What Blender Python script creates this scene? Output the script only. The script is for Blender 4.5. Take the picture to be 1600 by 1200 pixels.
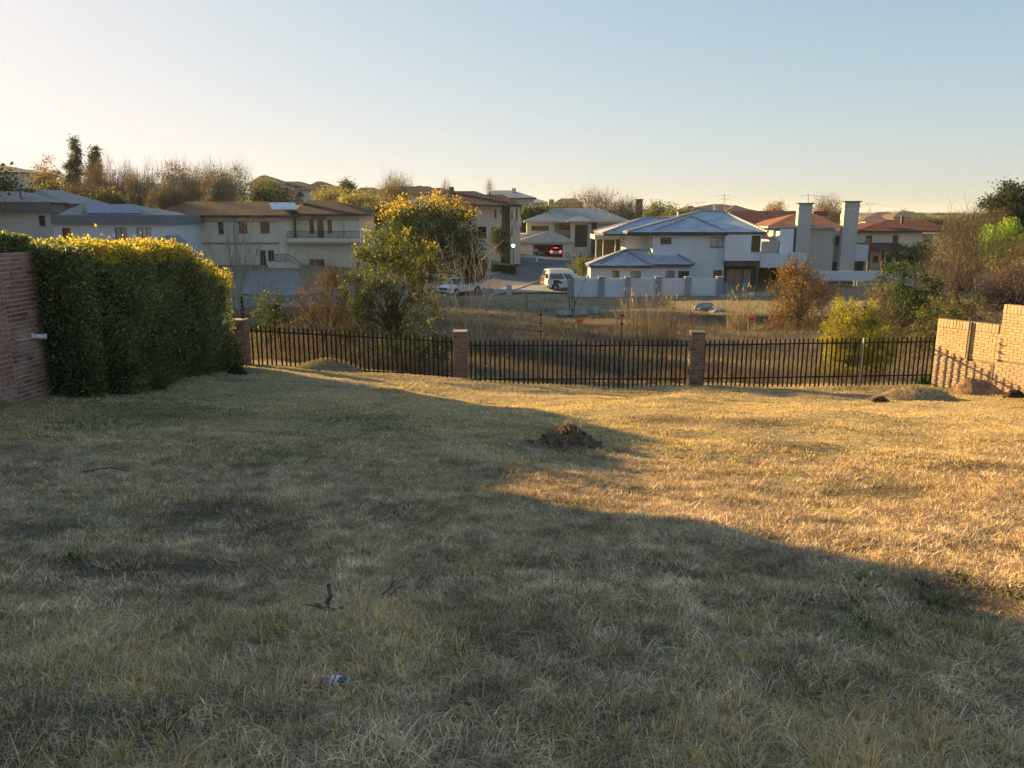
import bpy, bmesh, math, random
import numpy as np

for _o in list(bpy.data.objects):
    bpy.data.objects.remove(_o)
SC = bpy.context.scene
COL = SC.collection
R = math.radians

# ------------------------------------------------------------------ camera
F_PX, PITCH, EYE = 1230.0, R(12.2), 1.6
cam_data = bpy.data.cameras.new('camera')
cam_data.sensor_width = 36.0
cam_data.lens = 36.0 * F_PX / 1600.0
cam_data.clip_start = 0.05
cam_data.clip_end = 20000.0
cam = bpy.data.objects.new('camera', cam_data)
COL.objects.link(cam)
cam.location = (0, 0, EYE)
cam.rotation_euler = (math.pi / 2 - PITCH, 0, 0)
SC.camera = cam

# ------------------------------------------------------------------ sky, sun, exposure
SUN_AZ = (-0.815, 0.58)          # horizontal direction towards the sun
SUN_EL = R(12.4)
world = bpy.data.worlds.new('World')
SC.world = world
world.use_nodes = True
wn = world.node_tree
bg = wn.nodes['Background']
sky = wn.nodes.new('ShaderNodeTexSky')
sky.sky_type = 'NISHITA'
sky.sun_disc = False
sky.sun_elevation = SUN_EL
sky.sun_rotation = math.atan2(SUN_AZ[0], SUN_AZ[1])
sky.altitude = 1500
sky.air_density = 1.0
sky.dust_density = 3.0
sky.ozone_density = 1.4
SKY_K = (3.3, 2.4, 2.2)                             # evens out the glare towards the sun: c / (c + K)
sky_add = wn.nodes.new('ShaderNodeVectorMath'); sky_add.operation = 'ADD'
sky_add.inputs[1].default_value = SKY_K
sky_div = wn.nodes.new('ShaderNodeVectorMath'); sky_div.operation = 'DIVIDE'
sky_mul = wn.nodes.new('ShaderNodeVectorMath'); sky_mul.operation = 'MULTIPLY'
sky_mul.inputs[1].default_value = (5.15, 4.6, 4.6)
wn.links.new(sky.outputs[0], sky_add.inputs[0])
wn.links.new(sky.outputs[0], sky_div.inputs[0])
wn.links.new(sky_add.outputs[0], sky_div.inputs[1])
wn.links.new(sky_div.outputs[0], sky_mul.inputs[0])
wn.links.new(sky_mul.outputs[0], bg.inputs[0])
bg.inputs[1].default_value = 0.06
sun_data = bpy.data.lights.new('sun', 'SUN')
sun_data.energy = 4.8
sun_data.angle = R(0.55)
sun_data.color = (1.0, 0.65, 0.245)
sun = bpy.data.objects.new('sun', sun_data)
COL.objects.link(sun)
from mathutils import Vector, Matrix
_n = math.hypot(*SUN_AZ)
_sd = Vector((SUN_AZ[0] / _n * math.cos(SUN_EL), SUN_AZ[1] / _n * math.cos(SUN_EL), math.sin(SUN_EL)))
sun.rotation_euler = _sd.to_track_quat('Z', 'Y').to_euler()
sun.location = (-40, 30, 40)
SC.view_settings.view_transform = 'Standard'
SC.view_settings.look = 'None'
SC.view_settings.exposure = 2.0
SC.view_settings.gamma = 1.0
SC.view_settings.use_curve_mapping = False
SC.render.engine = 'CYCLES'
cy = SC.cycles
cy.use_denoising = True
try:
    cy.denoiser = 'OPENIMAGEDENOISE'
except Exception:
    pass
cy.max_bounces = 6
cy.diffuse_bounces = 3
cy.glossy_bounces = 2
cy.transmission_bounces = 3
cy.transparent_max_bounces = 6
cy.caustics_reflective = False
cy.caustics_refractive = False
cy.sample_clamp_indirect = 6.0

# ------------------------------------------------------------------ picture geometry
CT, ST = math.cos(PITCH), math.sin(PITCH)

def P(u, v, Y):
    """point on the sight line of photo pixel (u, v) at forward distance Y"""
    a, b = (u - 800.0) / F_PX, (600.0 - v) / F_PX
    t = Y / (CT + b * ST)
    return Vector((a * t, Y, EYE + (b * CT - ST) * t))

def X(u, Y):
    return (u - 800.0) / F_PX * Y / 1.0152

def Z(v, Y):
    return P(800, v, Y).z

# ------------------------------------------------------------------ noise
def vnoise(x, y, seed=0):
    x = np.asarray(x, float); y = np.asarray(y, float)
    xi = np.floor(x).astype(np.int64); yi = np.floor(y).astype(np.int64)
    fx, fy = x - xi, y - yi
    fx = fx * fx * (3 - 2 * fx); fy = fy * fy * (3 - 2 * fy)
    def h(i, j):
        n = (i * 374761393 + j * 668265263 + seed * 974634777) & 0xffffffff
        n = ((n ^ (n >> 13)) * 1274126177) & 0xffffffff
        return ((n ^ (n >> 16)) & 0xffff) / 65535.0
    return ((h(xi, yi) * (1 - fx) + h(xi + 1, yi) * fx) * (1 - fy)
            + (h(xi, yi + 1) * (1 - fx) + h(xi + 1, yi + 1) * fx) * fy)

def fbm(x, y, seed=0, octv=4):
    s, a, n = 0, 0.5, 0
    for k in range(octv):
        s = s + a * vnoise(np.asarray(x) * 2 ** k, np.asarray(y) * 2 ** k, seed + k * 17); n += a; a *= 0.5
    return s / n

def sstep(a, b, x):
    t = np.clip((np.asarray(x, float) - a) / (b - a), 0, 1)
    return t * t * (3 - 2 * t)

# ------------------------------------------------------------------ terrain height
def lawn_h(x, y):
    x = np.asarray(x, float); y = np.asarray(y, float)
    s = sstep(3.0, -9.0, x)
    yy = np.where(y < 0, np.maximum(y, -14), y)
    z = yy * (-0.146 + 0.033 * s)
    b = (fbm(x * .35 + 5, y * .35, 3, 3) - .5) * .22 + (fbm(x * 1.4, y * 1.4 + 9, 8, 3) - .5) * .10
    return z + b * sstep(0.5, 4, np.hypot(x, y) + 0.6)

_CP = []
for _x in (-40, -20, -8, -3, 2, 8, 12, 20, 40):
    for _y in (22.0, 25.0):
        _CP.append((_x, _y, float(np.clip(_x, -9, 14) * 0 + _y * (-0.146 + 0.033 * sstep(3, -9, _x)))))
for _u, _v, _Y in [
        (390, 530, 31), (600, 545, 31), (900, 560, 31), (1300, 562, 31), (1500, 560, 29), (1700, 555, 30),
        (1000, 530, 38), (1300, 532, 38), (400, 500, 44), (700, 500, 50), (905, 512, 47), (1180, 512, 47), (1500, 500, 45),
        (400, 478, 58), (800, 480, 64), (1100, 482, 62), (1400, 480, 60), (1700, 480, 55), (200, 480, 55), (-150, 480, 50),
        (400, 458, 68), (430, 422, 79), (150, 440, 72), (-150, 440, 66), (560, 425, 80),
        (720, 463, 79), (800, 459, 78), (870, 455, 80), (950, 465, 76), (1150, 463, 76), (1190, 461, 78), (1330, 456, 80), (1450, 450, 82), (1650, 445, 80),
        (800, 433, 97), (835, 418, 107), (880, 408, 113), (760, 402, 108), (760, 412, 103), (860, 403, 121), (940, 405, 121), (1000, 415, 100),
        (300, 390, 92), (100, 400, 90), (550, 390, 95), (1100, 420, 95), (1350, 425, 95), (1500, 430, 92), (1700, 425, 90),
        (-200, 345, 130), (50, 338, 135), (250, 338, 135), (400, 340, 140), (550, 338, 150), (700, 346, 150), (900, 358, 165), (1100, 355, 180), (1400, 356, 180), (1550, 352, 150), (1750, 352, 150),
        (-200, 290, 260), (0, 292, 260), (200, 300, 260), (420, 302, 260), (600, 310, 260), (780, 318, 260), (950, 332, 300), (1100, 337, 330), (1400, 341, 330), (1600, 339, 330), (1800, 339, 330),
        (0, 305, 600), (400, 318, 600), (800, 330, 700), (1200, 335, 800), (1600, 335, 800),
        (0, 331, 3000), (800, 332, 3000), (1600, 332, 3000), (0, 333, 9000), (800, 333, 9000), (1600, 333, 9000)]:
    _p = P(_u, _v, _Y)
    _CP.append((_p.x, _p.y, _p.z))
_CP = np.array(_CP)

def _ab(x, y):
    yy = np.maximum(y, 20.0)
    return np.clip(x / yy, -0.95, 0.95) * 2.2, np.log(yy) * 1.6

_ca, _cb = _ab(_CP[:, 0], _CP[:, 1])
_K = np.hypot(_ca[:, None] - _ca[None], _cb[:, None] - _cb[None])
_n = len(_CP)
_A = np.zeros((_n + 3, _n + 3)); _A[:_n, :_n] = _K + np.eye(_n) * 1e-3
_A[:_n, _n] = 1; _A[:_n, _n + 1] = _ca; _A[:_n, _n + 2] = _cb
_A[_n:, :_n] = _A[:_n, _n:].T
_W = np.linalg.solve(_A, np.concatenate([_CP[:, 2] / np.maximum(_CP[:, 1], 20), np.zeros(3)]))

def valley_h(x, y):
    x = np.asarray(x, float).ravel(); y = np.asarray(y, float).ravel()
    out = np.empty(len(x))
    for i in range(0, len(x), 40000):
        a, b = _ab(x[i:i + 40000], y[i:i + 40000])
        k = np.hypot(a[:, None] - _ca[None], b[:, None] - _cb[None])
        out[i:i + 40000] = (k @ _W[:_n] + _W[_n] + _W[_n + 1] * a + _W[_n + 2] * b) * np.maximum(y[i:i + 40000], 20)
    return out

def G(x, y):
    x = np.asarray(x, float); y = np.asarray(y, float)
    sh = np.broadcast(x, y).shape
    x, y = np.broadcast_to(x, sh).ravel(), np.broadcast_to(y, sh).ravel()
    w = sstep(22.5, 27.0, y)
    z = lawn_h(x, y) * (1 - w)
    m = w > 0
    if m.any():
        rough = (fbm(x[m] * .25, y[m] * .25, 21, 4) - .5) * .5 * sstep(75, 55, y[m])
        z[m] += w[m] * (valley_h(x[m], y[m]) + rough)
    return z.reshape(sh) if sh else float(z[0])

def g1(x, y):
    return float(G(np.array([x]), np.array([y]))[0])

def hit(u, v):
    """where the sight line of a photo pixel meets the lawn"""
    lo, hi = 1.0, 24.0
    for _ in range(40):
        m = (lo + hi) / 2
        p = P(u, v, m)
        if p.z > g1(p.x, p.y): lo = m
        else: hi = m
    p = P(u, v, lo)
    return Vector((p.x, p.y, g1(p.x, p.y)))

# ------------------------------------------------------------------ materials
MATS = {}
def nodes_of(name):
    m = bpy.data.materials.new(name); m.use_nodes = True
    nt = m.node_tree
    return m, nt, nt.nodes['Principled BSDF']

def mat(name, col, rough=0.8, noise=0.12, scale=3.0, bump=0.0, bscale=40.0, metal=0.0, spec=0.3, streak=0.0, emit=None):
    """plain surface with two scales of colour wear and optional fine relief"""
    if name in MATS: return MATS[name]
    m, nt, b = nodes_of(name)
    N, L = nt.nodes, nt.links
    tc = N.new('ShaderNodeTexCoord')
    n1 = N.new('ShaderNodeTexNoise'); n1.inputs['Scale'].default_value = scale; n1.inputs['Detail'].default_value = 6
    mp = N.new('ShaderNodeMapping')
    if streak: mp.inputs['Scale'].default_value = (1, 1, 1 - streak)
    L.new(tc.outputs['Object'], mp.inputs[0]); L.new(mp.outputs[0], n1.inputs['Vector'])
    mr = N.new('ShaderNodeMapRange')
    mr.inputs['From Min'].default_value = .25; mr.inputs['From Max'].default_value = .75
    mr.inputs['To Min'].default_value = 1 - noise * 1.4; mr.inputs['To Max'].default_value = 1 + noise
    L.new(n1.outputs[0], mr.inputs['Value'])
    mx = N.new('ShaderNodeMix'); mx.data_type = 'RGBA'; mx.blend_type = 'MULTIPLY'
    mx.inputs[0].default_value = 1.0
    mx.inputs[6].default_value = (*col, 1)
    L.new(mr.outputs[0], mx.inputs[7])
    L.new(mx.outputs[2], b.inputs['Base Color'])
    b.inputs['Roughness'].default_value = rough
    b.inputs['Metallic'].default_value = metal
    b.inputs['Specular IOR Level'].default_value = spec
    if bump:
        n2 = N.new('ShaderNodeTexNoise'); n2.inputs['Scale'].default_value = bscale; n2.inputs['Detail'].default_value = 4
        L.new(tc.outputs['Object'], n2.inputs['Vector'])
        bp = N.new('ShaderNodeBump'); bp.inputs['Strength'].default_value = bump; bp.inputs['Distance'].default_value = .02
        L.new(n2.outputs[0], bp.inputs['Height']); L.new(bp.outputs[0], b.inputs['Normal'])
    if emit:
        b.inputs['Emission Color'].default_value = (*emit[:3], 1); b.inputs['Emission Strength'].default_value = emit[3]
    MATS[name] = m
    return m

def attr_mat(name, rough=0.75, trans=0.0, tcol=1.3, noise=0.25, scale=6.0, bump=0.0, bscale=30.0, spec=0.2, obj_rand=0.0):
    """surface coloured by the mesh's own colour attribute; leaves also let light through"""
    if name in MATS: return MATS[name]
    m, nt, b = nodes_of(name)
    N, L = nt.nodes, nt.links
    at = N.new('ShaderNodeAttribute'); at.attribute_name = 'col'
    tc = N.new('ShaderNodeTexCoord')
    n1 = N.new('ShaderNodeTexNoise'); n1.inputs['Scale'].default_value = scale; n1.inputs['Detail'].default_value = 5
    L.new(tc.outputs['Object'], n1.inputs['Vector'])
    mr = N.new('ShaderNodeMapRange')
    mr.inputs['From Min'].default_value = .25; mr.inputs['From Max'].default_value = .75
    mr.inputs['To Min'].default_value = 1 - noise; mr.inputs['To Max'].default_value = 1 + noise
    L.new(n1.outputs[0], mr.inputs['Value'])
    mx = N.new('ShaderNodeMix'); mx.data_type = 'RGBA'; mx.blend_type = 'MULTIPLY'; mx.inputs[0].default_value = 1
    L.new(at.outputs['Color'], mx.inputs[6]); L.new(mr.outputs[0], mx.inputs[7])
    L.new(mx.outputs[2], b.inputs['Base Color'])
    b.inputs['Roughness'].default_value = rough
    b.inputs['Specular IOR Level'].default_value = spec
    if bump:
        n2 = N.new('ShaderNodeTexNoise'); n2.inputs['Scale'].default_value = bscale; n2.inputs['Detail'].default_value = 6
        L.new(tc.outputs['Object'], n2.inputs['Vector'])
        bp = N.new('ShaderNodeBump'); bp.inputs['Strength'].default_value = bump; bp.inputs['Distance'].default_value = .03
        L.new(n2.outputs[0], bp.inputs['Height']); L.new(bp.outputs[0], b.inputs['Normal'])
    if trans:
        tr = N.new('ShaderNodeBsdfTranslucent')
        m2 = N.new('ShaderNodeMix'); m2.data_type = 'RGBA'; m2.blend_type = 'MULTIPLY'; m2.inputs[0].default_value = 1
        L.new(mx.outputs[2], m2.inputs[6]); m2.inputs[7].default_value = (tcol, tcol, tcol * .55, 1)
        L.new(m2.outputs[2], tr.inputs[0])
        ms = N.new('ShaderNodeMixShader'); ms.inputs[0].default_value = trans
        L.new(b.outputs[0], ms.inputs[1]); L.new(tr.outputs[0], ms.inputs[2])
        L.new(ms.outputs[0], N['Material Output'].inputs[0])
    MATS[name] = m
    return m

# ------------------------------------------------------------------ objects
def tag(o, label=None, cat=None, group=None, kind=None):
    if label: o['label'] = label
    if cat: o['category'] = cat
    if group: o['group'] = group
    if kind: o['kind'] = kind
    return o

def thing(name, label, cat, loc, group=None):
    o = bpy.data.objects.new(name, None)
    o.empty_display_size = 0.2
    o.location = loc
    COL.objects.link(o)
    return tag(o, label, cat, group)

def obj(name, me, parent=None, loc=None):
    o = bpy.data.objects.new(name, me)
    COL.objects.link(o)
    if parent is not None: o.parent = parent
    if loc is not None: o.location = loc
    return o

def wloc(o):
    v = Vector((0, 0, 0))
    while o is not None:
        v = v + o.location; o = o.parent
    return v

class MB:
    """collects shapes in world coordinates; build() links them as one mesh object"""
    def __init__(s): s.v, s.f, s.uvw = [], [], None
    def face(s, pts):
        n = len(s.v); s.v += [tuple(p) for p in pts]; s.f.append(tuple(range(n, n + len(pts)))); return s
    def box(s, x0, x1, y0, y1, z0, z1):
        n = len(s.v)
        s.v += [(x0, y0, z0), (x1, y0, z0), (x1, y1, z0), (x0, y1, z0), (x0, y0, z1), (x1, y0, z1), (x1, y1, z1), (x0, y1, z1)]
        s.f += [tuple(n + i for i in q) for q in ((0, 3, 2, 1), (4, 5, 6, 7), (0, 1, 5, 4), (1, 2, 6, 5), (2, 3, 7, 6), (3, 0, 4, 7))]
        return s
    def tube(s, p0, p1, r0, r1=None, n=8, caps=True):
        r1 = r0 if r1 is None else r1
        p0, p1 = Vector(p0), Vector(p1)
        d = (p1 - p0).normalized()
        a = d.orthogonal().normalized(); b = d.cross(a)
        k = len(s.v)
        for i in range(n):
            t = 2 * math.pi * i / n
            q = a * math.cos(t) + b * math.sin(t)
            s.v.append(tuple(p0 + q * r0)); s.v.append(tuple(p1 + q * r1))
        for i in range(n):
            j = (i + 1) % n
            s.f.append((k + 2 * i, k + 2 * j, k + 2 * j + 1, k + 2 * i + 1))
        if caps:
            s.f.append(tuple(k + 2 * i for i in range(n))[::-1]); s.f.append(tuple(k + 2 * i + 1 for i in range(n)))
        return s
    def bar(s, p0, p1, w, t):
        """square bar between two points"""
        p0, p1 = Vector(p0), Vector(p1)
        d = (p1 - p0).normalized()
        up = Vector((0, 0, 1)) if abs(d.z) < .9 else Vector((0, 1, 0))
        a = d.cross(up).normalized(); b = a.cross(d)
        k = len(s.v)
        for p in (p0, p1):
            for i, j in ((-1, -1), (1, -1), (1, 1), (-1, 1)):
                s.v.append(tuple(p + a * (i * w / 2) + b * (j * t / 2)))
        s.f += [tuple(k + i for i in q) for q in ((0, 1, 2, 3), (4, 7, 6, 5), (0, 4, 5, 1), (1, 5, 6, 2), (2, 6, 7, 3), (3, 7, 4, 0))]
        return s
    def prism(s, poly, d):
        """polygon (3-D points) extruded by vector d"""
        k = len(s.v); n = len(poly); d = Vector(d)
        s.v += [tuple(p) for p in poly] + [tuple(Vector(p) + d) for p in poly]
        s.f.append(tuple(range(k, k + n))[::-1]); s.f.append(tuple(range(k + n, k + 2 * n)))
        for i in range(n):
            j = (i + 1) % n
            s.f.append((k + i, k + j, k + n + j, k + n + i))
        return s
    def mesh(s, name, m, off=(0, 0, 0), smooth=False):
        me = bpy.data.meshes.new(name)
        ox, oy, oz = off
        me.from_pydata([(x - ox, y - oy, z - oz) for x, y, z in s.v], [], s.f)
        bm = bmesh.new(); bm.from_mesh(me)
        bmesh.ops.recalc_face_normals(bm, faces=bm.faces[:]); bm.to_mesh(me); bm.free()
        me.materials.append(m)
        if smooth: me.polygons.foreach_set('use_smooth', [True] * len(me.polygons))
        return me
    def build(s, name, m, parent=None, smooth=False):
        off = wloc(parent) if parent is not None else (0, 0, 0)
        return obj(name, s.mesh(name, m, off, smooth), parent)

def np_mesh(name, V, faces, m, col=None, smooth=False):
    """mesh from numpy arrays; faces: list of (k-by-n int arrays), one per polygon size"""
    me = bpy.data.meshes.new(name)
    V = np.asarray(V, np.float32)
    me.vertices.add(len(V)); me.vertices.foreach_set('co', V.ravel())
    idx = np.concatenate([f.ravel() for f in faces]).astype(np.int32)
    tot = np.concatenate([np.full(len(f), f.shape[1], np.int32) for f in faces])
    st = np.concatenate([[0], np.cumsum(tot)[:-1]]).astype(np.int32)
    me.loops.add(len(idx)); me.loops.foreach_set('vertex_index', idx)
    me.polygons.add(len(tot)); me.polygons.foreach_set('loop_start', st)
    try: me.polygons.foreach_set('loop_total', tot)
    except Exception: pass
    if smooth: me.polygons.foreach_set('use_smooth', np.ones(len(tot), bool))
    if col is not None:
        ca = me.color_attributes.new('col', 'FLOAT_COLOR', 'POINT')
        c4 = np.ones((len(V), 4), np.float32); c4[:, :3] = col
        ca.data.foreach_set('color', c4.ravel())
    me.update(calc_edges=True); me.validate()
    me.materials.append(m)
    return me

def copy_tree(o, parent=None):
    c = o.copy(); COL.objects.link(c)
    if parent is not None: c.parent = parent
    for ch in list(o.children): copy_tree(ch, c)
    return c
# =================================================================== ground, roads
def geo(a, step, f, end):
    out, x, s = [], a, step
    sgn = 1 if end > a else -1
    while (end - x) * sgn > 0:
        s *= f; x += s * sgn; out.append(x)
    return out

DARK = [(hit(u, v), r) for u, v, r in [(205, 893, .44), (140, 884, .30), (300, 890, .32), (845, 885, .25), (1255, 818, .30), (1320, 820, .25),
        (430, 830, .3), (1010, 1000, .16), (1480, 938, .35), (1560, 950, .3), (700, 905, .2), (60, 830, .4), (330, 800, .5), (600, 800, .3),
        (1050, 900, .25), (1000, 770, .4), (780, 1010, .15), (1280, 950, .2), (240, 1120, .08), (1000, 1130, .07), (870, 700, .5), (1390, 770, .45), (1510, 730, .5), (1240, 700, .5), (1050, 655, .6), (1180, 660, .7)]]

def ground_color(x, y):
    n1 = fbm(x * .5, y * .5, 31, 4); n2 = fbm(x * 2.3, y * 2.3, 37, 3); n3 = fbm(x * .07, y * .07, 41, 3)
    c = np.zeros((len(x), 3))
    lawn = np.stack([.26 + .10 * n2, .205 + .08 * n2, .125 + .05 * n2], 1)
    lawn *= (.75 + .5 * n1)[:, None]
    gm = sstep(.52, .68, fbm(x * .6 + 30, y * .6, 51, 3))[:, None] * .45
    lawn = lawn * (1 - gm) + np.array([.085, .095, .04]) * gm
    for p, r in DARK:
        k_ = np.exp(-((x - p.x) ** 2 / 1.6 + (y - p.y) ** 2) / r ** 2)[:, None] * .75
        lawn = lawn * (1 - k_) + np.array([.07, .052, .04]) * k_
    veld = np.stack([.12 + .06 * n2, .098 + .045 * n2, .074 + .035 * n2], 1) * (.6 + .8 * n1)[:, None]
    verge = np.stack([.22 + .07 * n2, .182 + .06 * n2, .12 + .03 * n2], 1) * (.8 + .4 * n1)[:, None]
    far = np.stack([.11 + .05 * n3, .105 + .06 * n3, .065 + .03 * n3], 1)
    w = sstep(22.0, 23.5, y)[:, None]
    c = lawn * (1 - w) + veld * w
    w = (sstep(52, 60, y))[:, None]
    c = c * (1 - w) + verge * w
    w = sstep(125, 170, y)[:, None]
    c = c * (1 - w) + far * w
    return c

xs = sorted(geo(-11, .17, 1.115, -7000)) + list(np.arange(-11, 14.01, .23)) + geo(14, .17, 1.115, 7000)
ys = sorted(geo(-6, .17, 1.2, -600)) + list(np.arange(-6, 26.01, .23)) + list(np.arange(26.7, 130, 1.0)) + geo(130, .8, 1.08, 9500)
xs, ys = np.array(xs), np.array(ys)
gx, gy = np.meshgrid(xs, ys)
gz = G(gx, gy)
V = np.stack([gx.ravel(), gy.ravel(), gz.ravel()], 1)
nx, ny = len(xs), len(ys)
ii = np.arange(nx * ny).reshape(ny, nx)
Fq = np.stack([ii[:-1, :-1].ravel(), ii[:-1, 1:].ravel(), ii[1:, 1:].ravel(), ii[1:, :-1].ravel()], 1)
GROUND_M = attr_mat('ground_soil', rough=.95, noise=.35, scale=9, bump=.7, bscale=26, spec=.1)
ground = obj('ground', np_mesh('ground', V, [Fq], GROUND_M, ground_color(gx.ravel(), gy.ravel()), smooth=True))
tag(ground, kind='structure')

def drape(name, rows, m, lift=.05, ncol=9, sub=6):
    """strip laid on the terrain; rows of (u left, u right, Y)"""
    rr = []
    for (a0, b0, y0), (a1, b1, y1) in zip(rows[:-1], rows[1:]):
        for k in range(sub):
            t = k / sub
            rr.append((X(a0, y0) * (1 - t) + X(a1, y1) * t, X(b0, y0) * (1 - t) + X(b1, y1) * t, y0 * (1 - t) + y1 * t))
    a, b, y = rows[-1]; rr.append((X(a, y), X(b, y), y))
    vs = []
    for l, r, y in rr:
        for c in range(ncol):
            vs.append((l + (r - l) * c / (ncol - 1), y))
    vs = np.array(vs)
    z = G(vs[:, 0], vs[:, 1]) + lift
    n = np.arange(len(rr) * ncol).reshape(len(rr), ncol)
    q = np.stack([n[:-1, :-1].ravel(), n[:-1, 1:].ravel(), n[1:, 1:].ravel(), n[1:, :-1].ravel()], 1)
    return obj(name, np_mesh(name, np.column_stack([vs, z]), [q], m, smooth=True))

ASPHALT = mat('asphalt', (.12, .125, .135), .85, .22, .6, .25, 60)
PAVE = mat('paving', (.25, .25, .26), .85, .2, 1.2, .3, 12)
CONC = mat('concrete', (.33, .32, .30), .85, .15, 1.5, .2, 30)
SANDY = mat('sandy_verge', (.24, .19, .13), .95, .2, 1.0, .3, 20)

def road_strip(name, pts, w, m, lift):
    """pts: centre line (x, y); strip of constant width on the terrain"""
    pts = [Vector((p[0], p[1])) for p in pts]
    fine = []
    for i in range(len(pts) - 1):
        p0 = pts[max(i - 1, 0)]; p1 = pts[i]; p2 = pts[i + 1]; p3 = pts[min(i + 2, len(pts) - 1)]
        for k in range(10):
            t = k / 10
            fine.append(.5 * ((2 * p1) + (p2 - p0) * t + (2 * p0 - 5 * p1 + 4 * p2 - p3) * t * t + (3 * p1 - p0 - 3 * p2 + p3) * t ** 3))
    fine.append(pts[-1])
    vs, edges = [], []
    for i, p in enumerate(fine):
        d = (fine[min(i + 1, len(fine) - 1)] - fine[max(i - 1, 0)]).normalized()
        nrm = Vector((-d.y, d.x))
        for c in range(7):
            q = p + nrm * (w * (c / 6 - .5)); vs.append((q.x, q.y))
        edges.append((p + nrm * (w / 2 + .08), p - nrm * (w / 2 + .08)))
    vs = np.array(vs); z = G(vs[:, 0], vs[:, 1]) + lift
    n = np.arange(len(fine) * 7).reshape(-1, 7)
    q = np.stack([n[:-1, :-1].ravel(), n[:-1, 1:].ravel(), n[1:, 1:].ravel(), n[1:, :-1].ravel()], 1)
    o = obj(name, np_mesh(name, np.column_stack([vs, z]), [q], m, smooth=True))
    return o, edges

st_pts = [(X(-400, 48), 48), (X(60, 54), 54), (X(400, 60), 60), (X(600, 70), 70), (X(740, 80), 80), (X(795, 91), 91), (X(838, 103), 103), (X(850, 111), 111)]
road, redges = road_strip('road', st_pts, 6.4, ASPHALT, .07)
tag(road, kind='structure')
cross, cedges = road_strip('road', [(X(560, 109), 109), (X(720, 110.5), 110.5), (X(850, 113), 113), (X(1000, 114), 114), (X(1200, 112), 112)], 6.0, ASPHALT, .10)
tag(cross, kind='structure')

def kerb(name, pts):
    m = MB()
    for p, q in zip(pts[:-1], pts[1:]):
        m.bar((p.x, p.y, g1(p.x, p.y) + .10), (q.x, q.y, g1(q.x, q.y) + .10), .16, .18)
    o = m.build(name, CONC); tag(o, kind='structure')
    return o
kerb('kerb', [e[1] for e in redges[12:62]])
kerb('kerb', [e[0] for e in redges[12:60]])
dw = drape('driveway', [(826, 902, 120.3), (822, 905, 117), (815, 915, 115.5)], CONC, .13); tag(dw, kind='structure')
dw = drape('driveway', [(770, 902, 78.0), (775, 905, 82), (800, 912, 86)], PAVE, .12); tag(dw, kind='structure')
dw = drape('driveway', [(372, 478, 66.0), (376, 470, 72), (384, 462, 78.6)], PAVE, .09); tag(dw, kind='structure')
vg = drape('verge', [(752, 812, 99.0), (748, 824, 103), (744, 836, 107)], SANDY, .06); tag(vg, kind='structure')

# =================================================================== grass
rng = np.random.default_rng(7)

def blades(x, y, z, h, w, az, lean, curl, col, tri=False):
    """grass blades: base at (x, y, z), height h, leaning by lean*h along az with the tip curling over"""
    n = len(x)
    dx, dy = np.cos(az), np.sin(az)
    ox, oy = -dy, dx
    tw = rng.uniform(0, math.pi, n)
    ox, oy = np.cos(tw), np.sin(tw)
    B = np.stack([x, y, z], 1); S = np.stack([ox, oy, np.zeros(n)], 1) * (w / 2)[:, None]
    D = np.stack([dx, dy, np.zeros(n)], 1)
    up = np.array([0, 0, 1.0])
    M = B + D * (lean * h * .45)[:, None] + up * (h * .62)[:, None]
    T = B + D * (lean * h * (1 + curl * .4))[:, None] + up * (h * (1 - curl * .35))[:, None]
    if tri:
        V = np.stack([B - S, B + S, T], 1).reshape(-1, 3)
        F = [np.arange(n * 3).reshape(n, 3)]
        return V, F, np.repeat(col, 3, 0)
    V = np.stack([B - S, B + S, M + S * .8, M - S * .8, T], 1).reshape(-1, 3)
    k = (np.arange(n) * 5)[:, None]
    F = [k + np.array([[0, 1, 2, 3]]), k + np.array([[3, 2, 4]])]
    return V, F, np.repeat(col, 5, 0)

def join(parts):
    Vs, Fs, Cs, off = [], {}, [], 0
    for V, F, C in parts:
        Vs.append(V); Cs.append(C)
        for f in F: Fs.setdefault(f.shape[1], []).append(f + off)
        off += len(V)
    return np.concatenate(Vs), [np.concatenate(f) for f in Fs.values()], np.concatenate(Cs)

GREEN = [(hit(u, v), r) for u, v, r in [(410, 720, .7), (118, 866, .10), (1010, 965, .16), (568, 925, .07), (720, 1095, .10), (1425, 965, .25), (1500, 1005, .22),
        (1020, 850, .4), (1280, 700, .7), (560, 655, .8), (200, 650, 1.3), (640, 800, .4), (1140, 745, .6), (1350, 905, .25), (880, 960, .2), (780, 1085, .1), (1330, 1000, .2), (440, 1000, .12)]]

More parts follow.
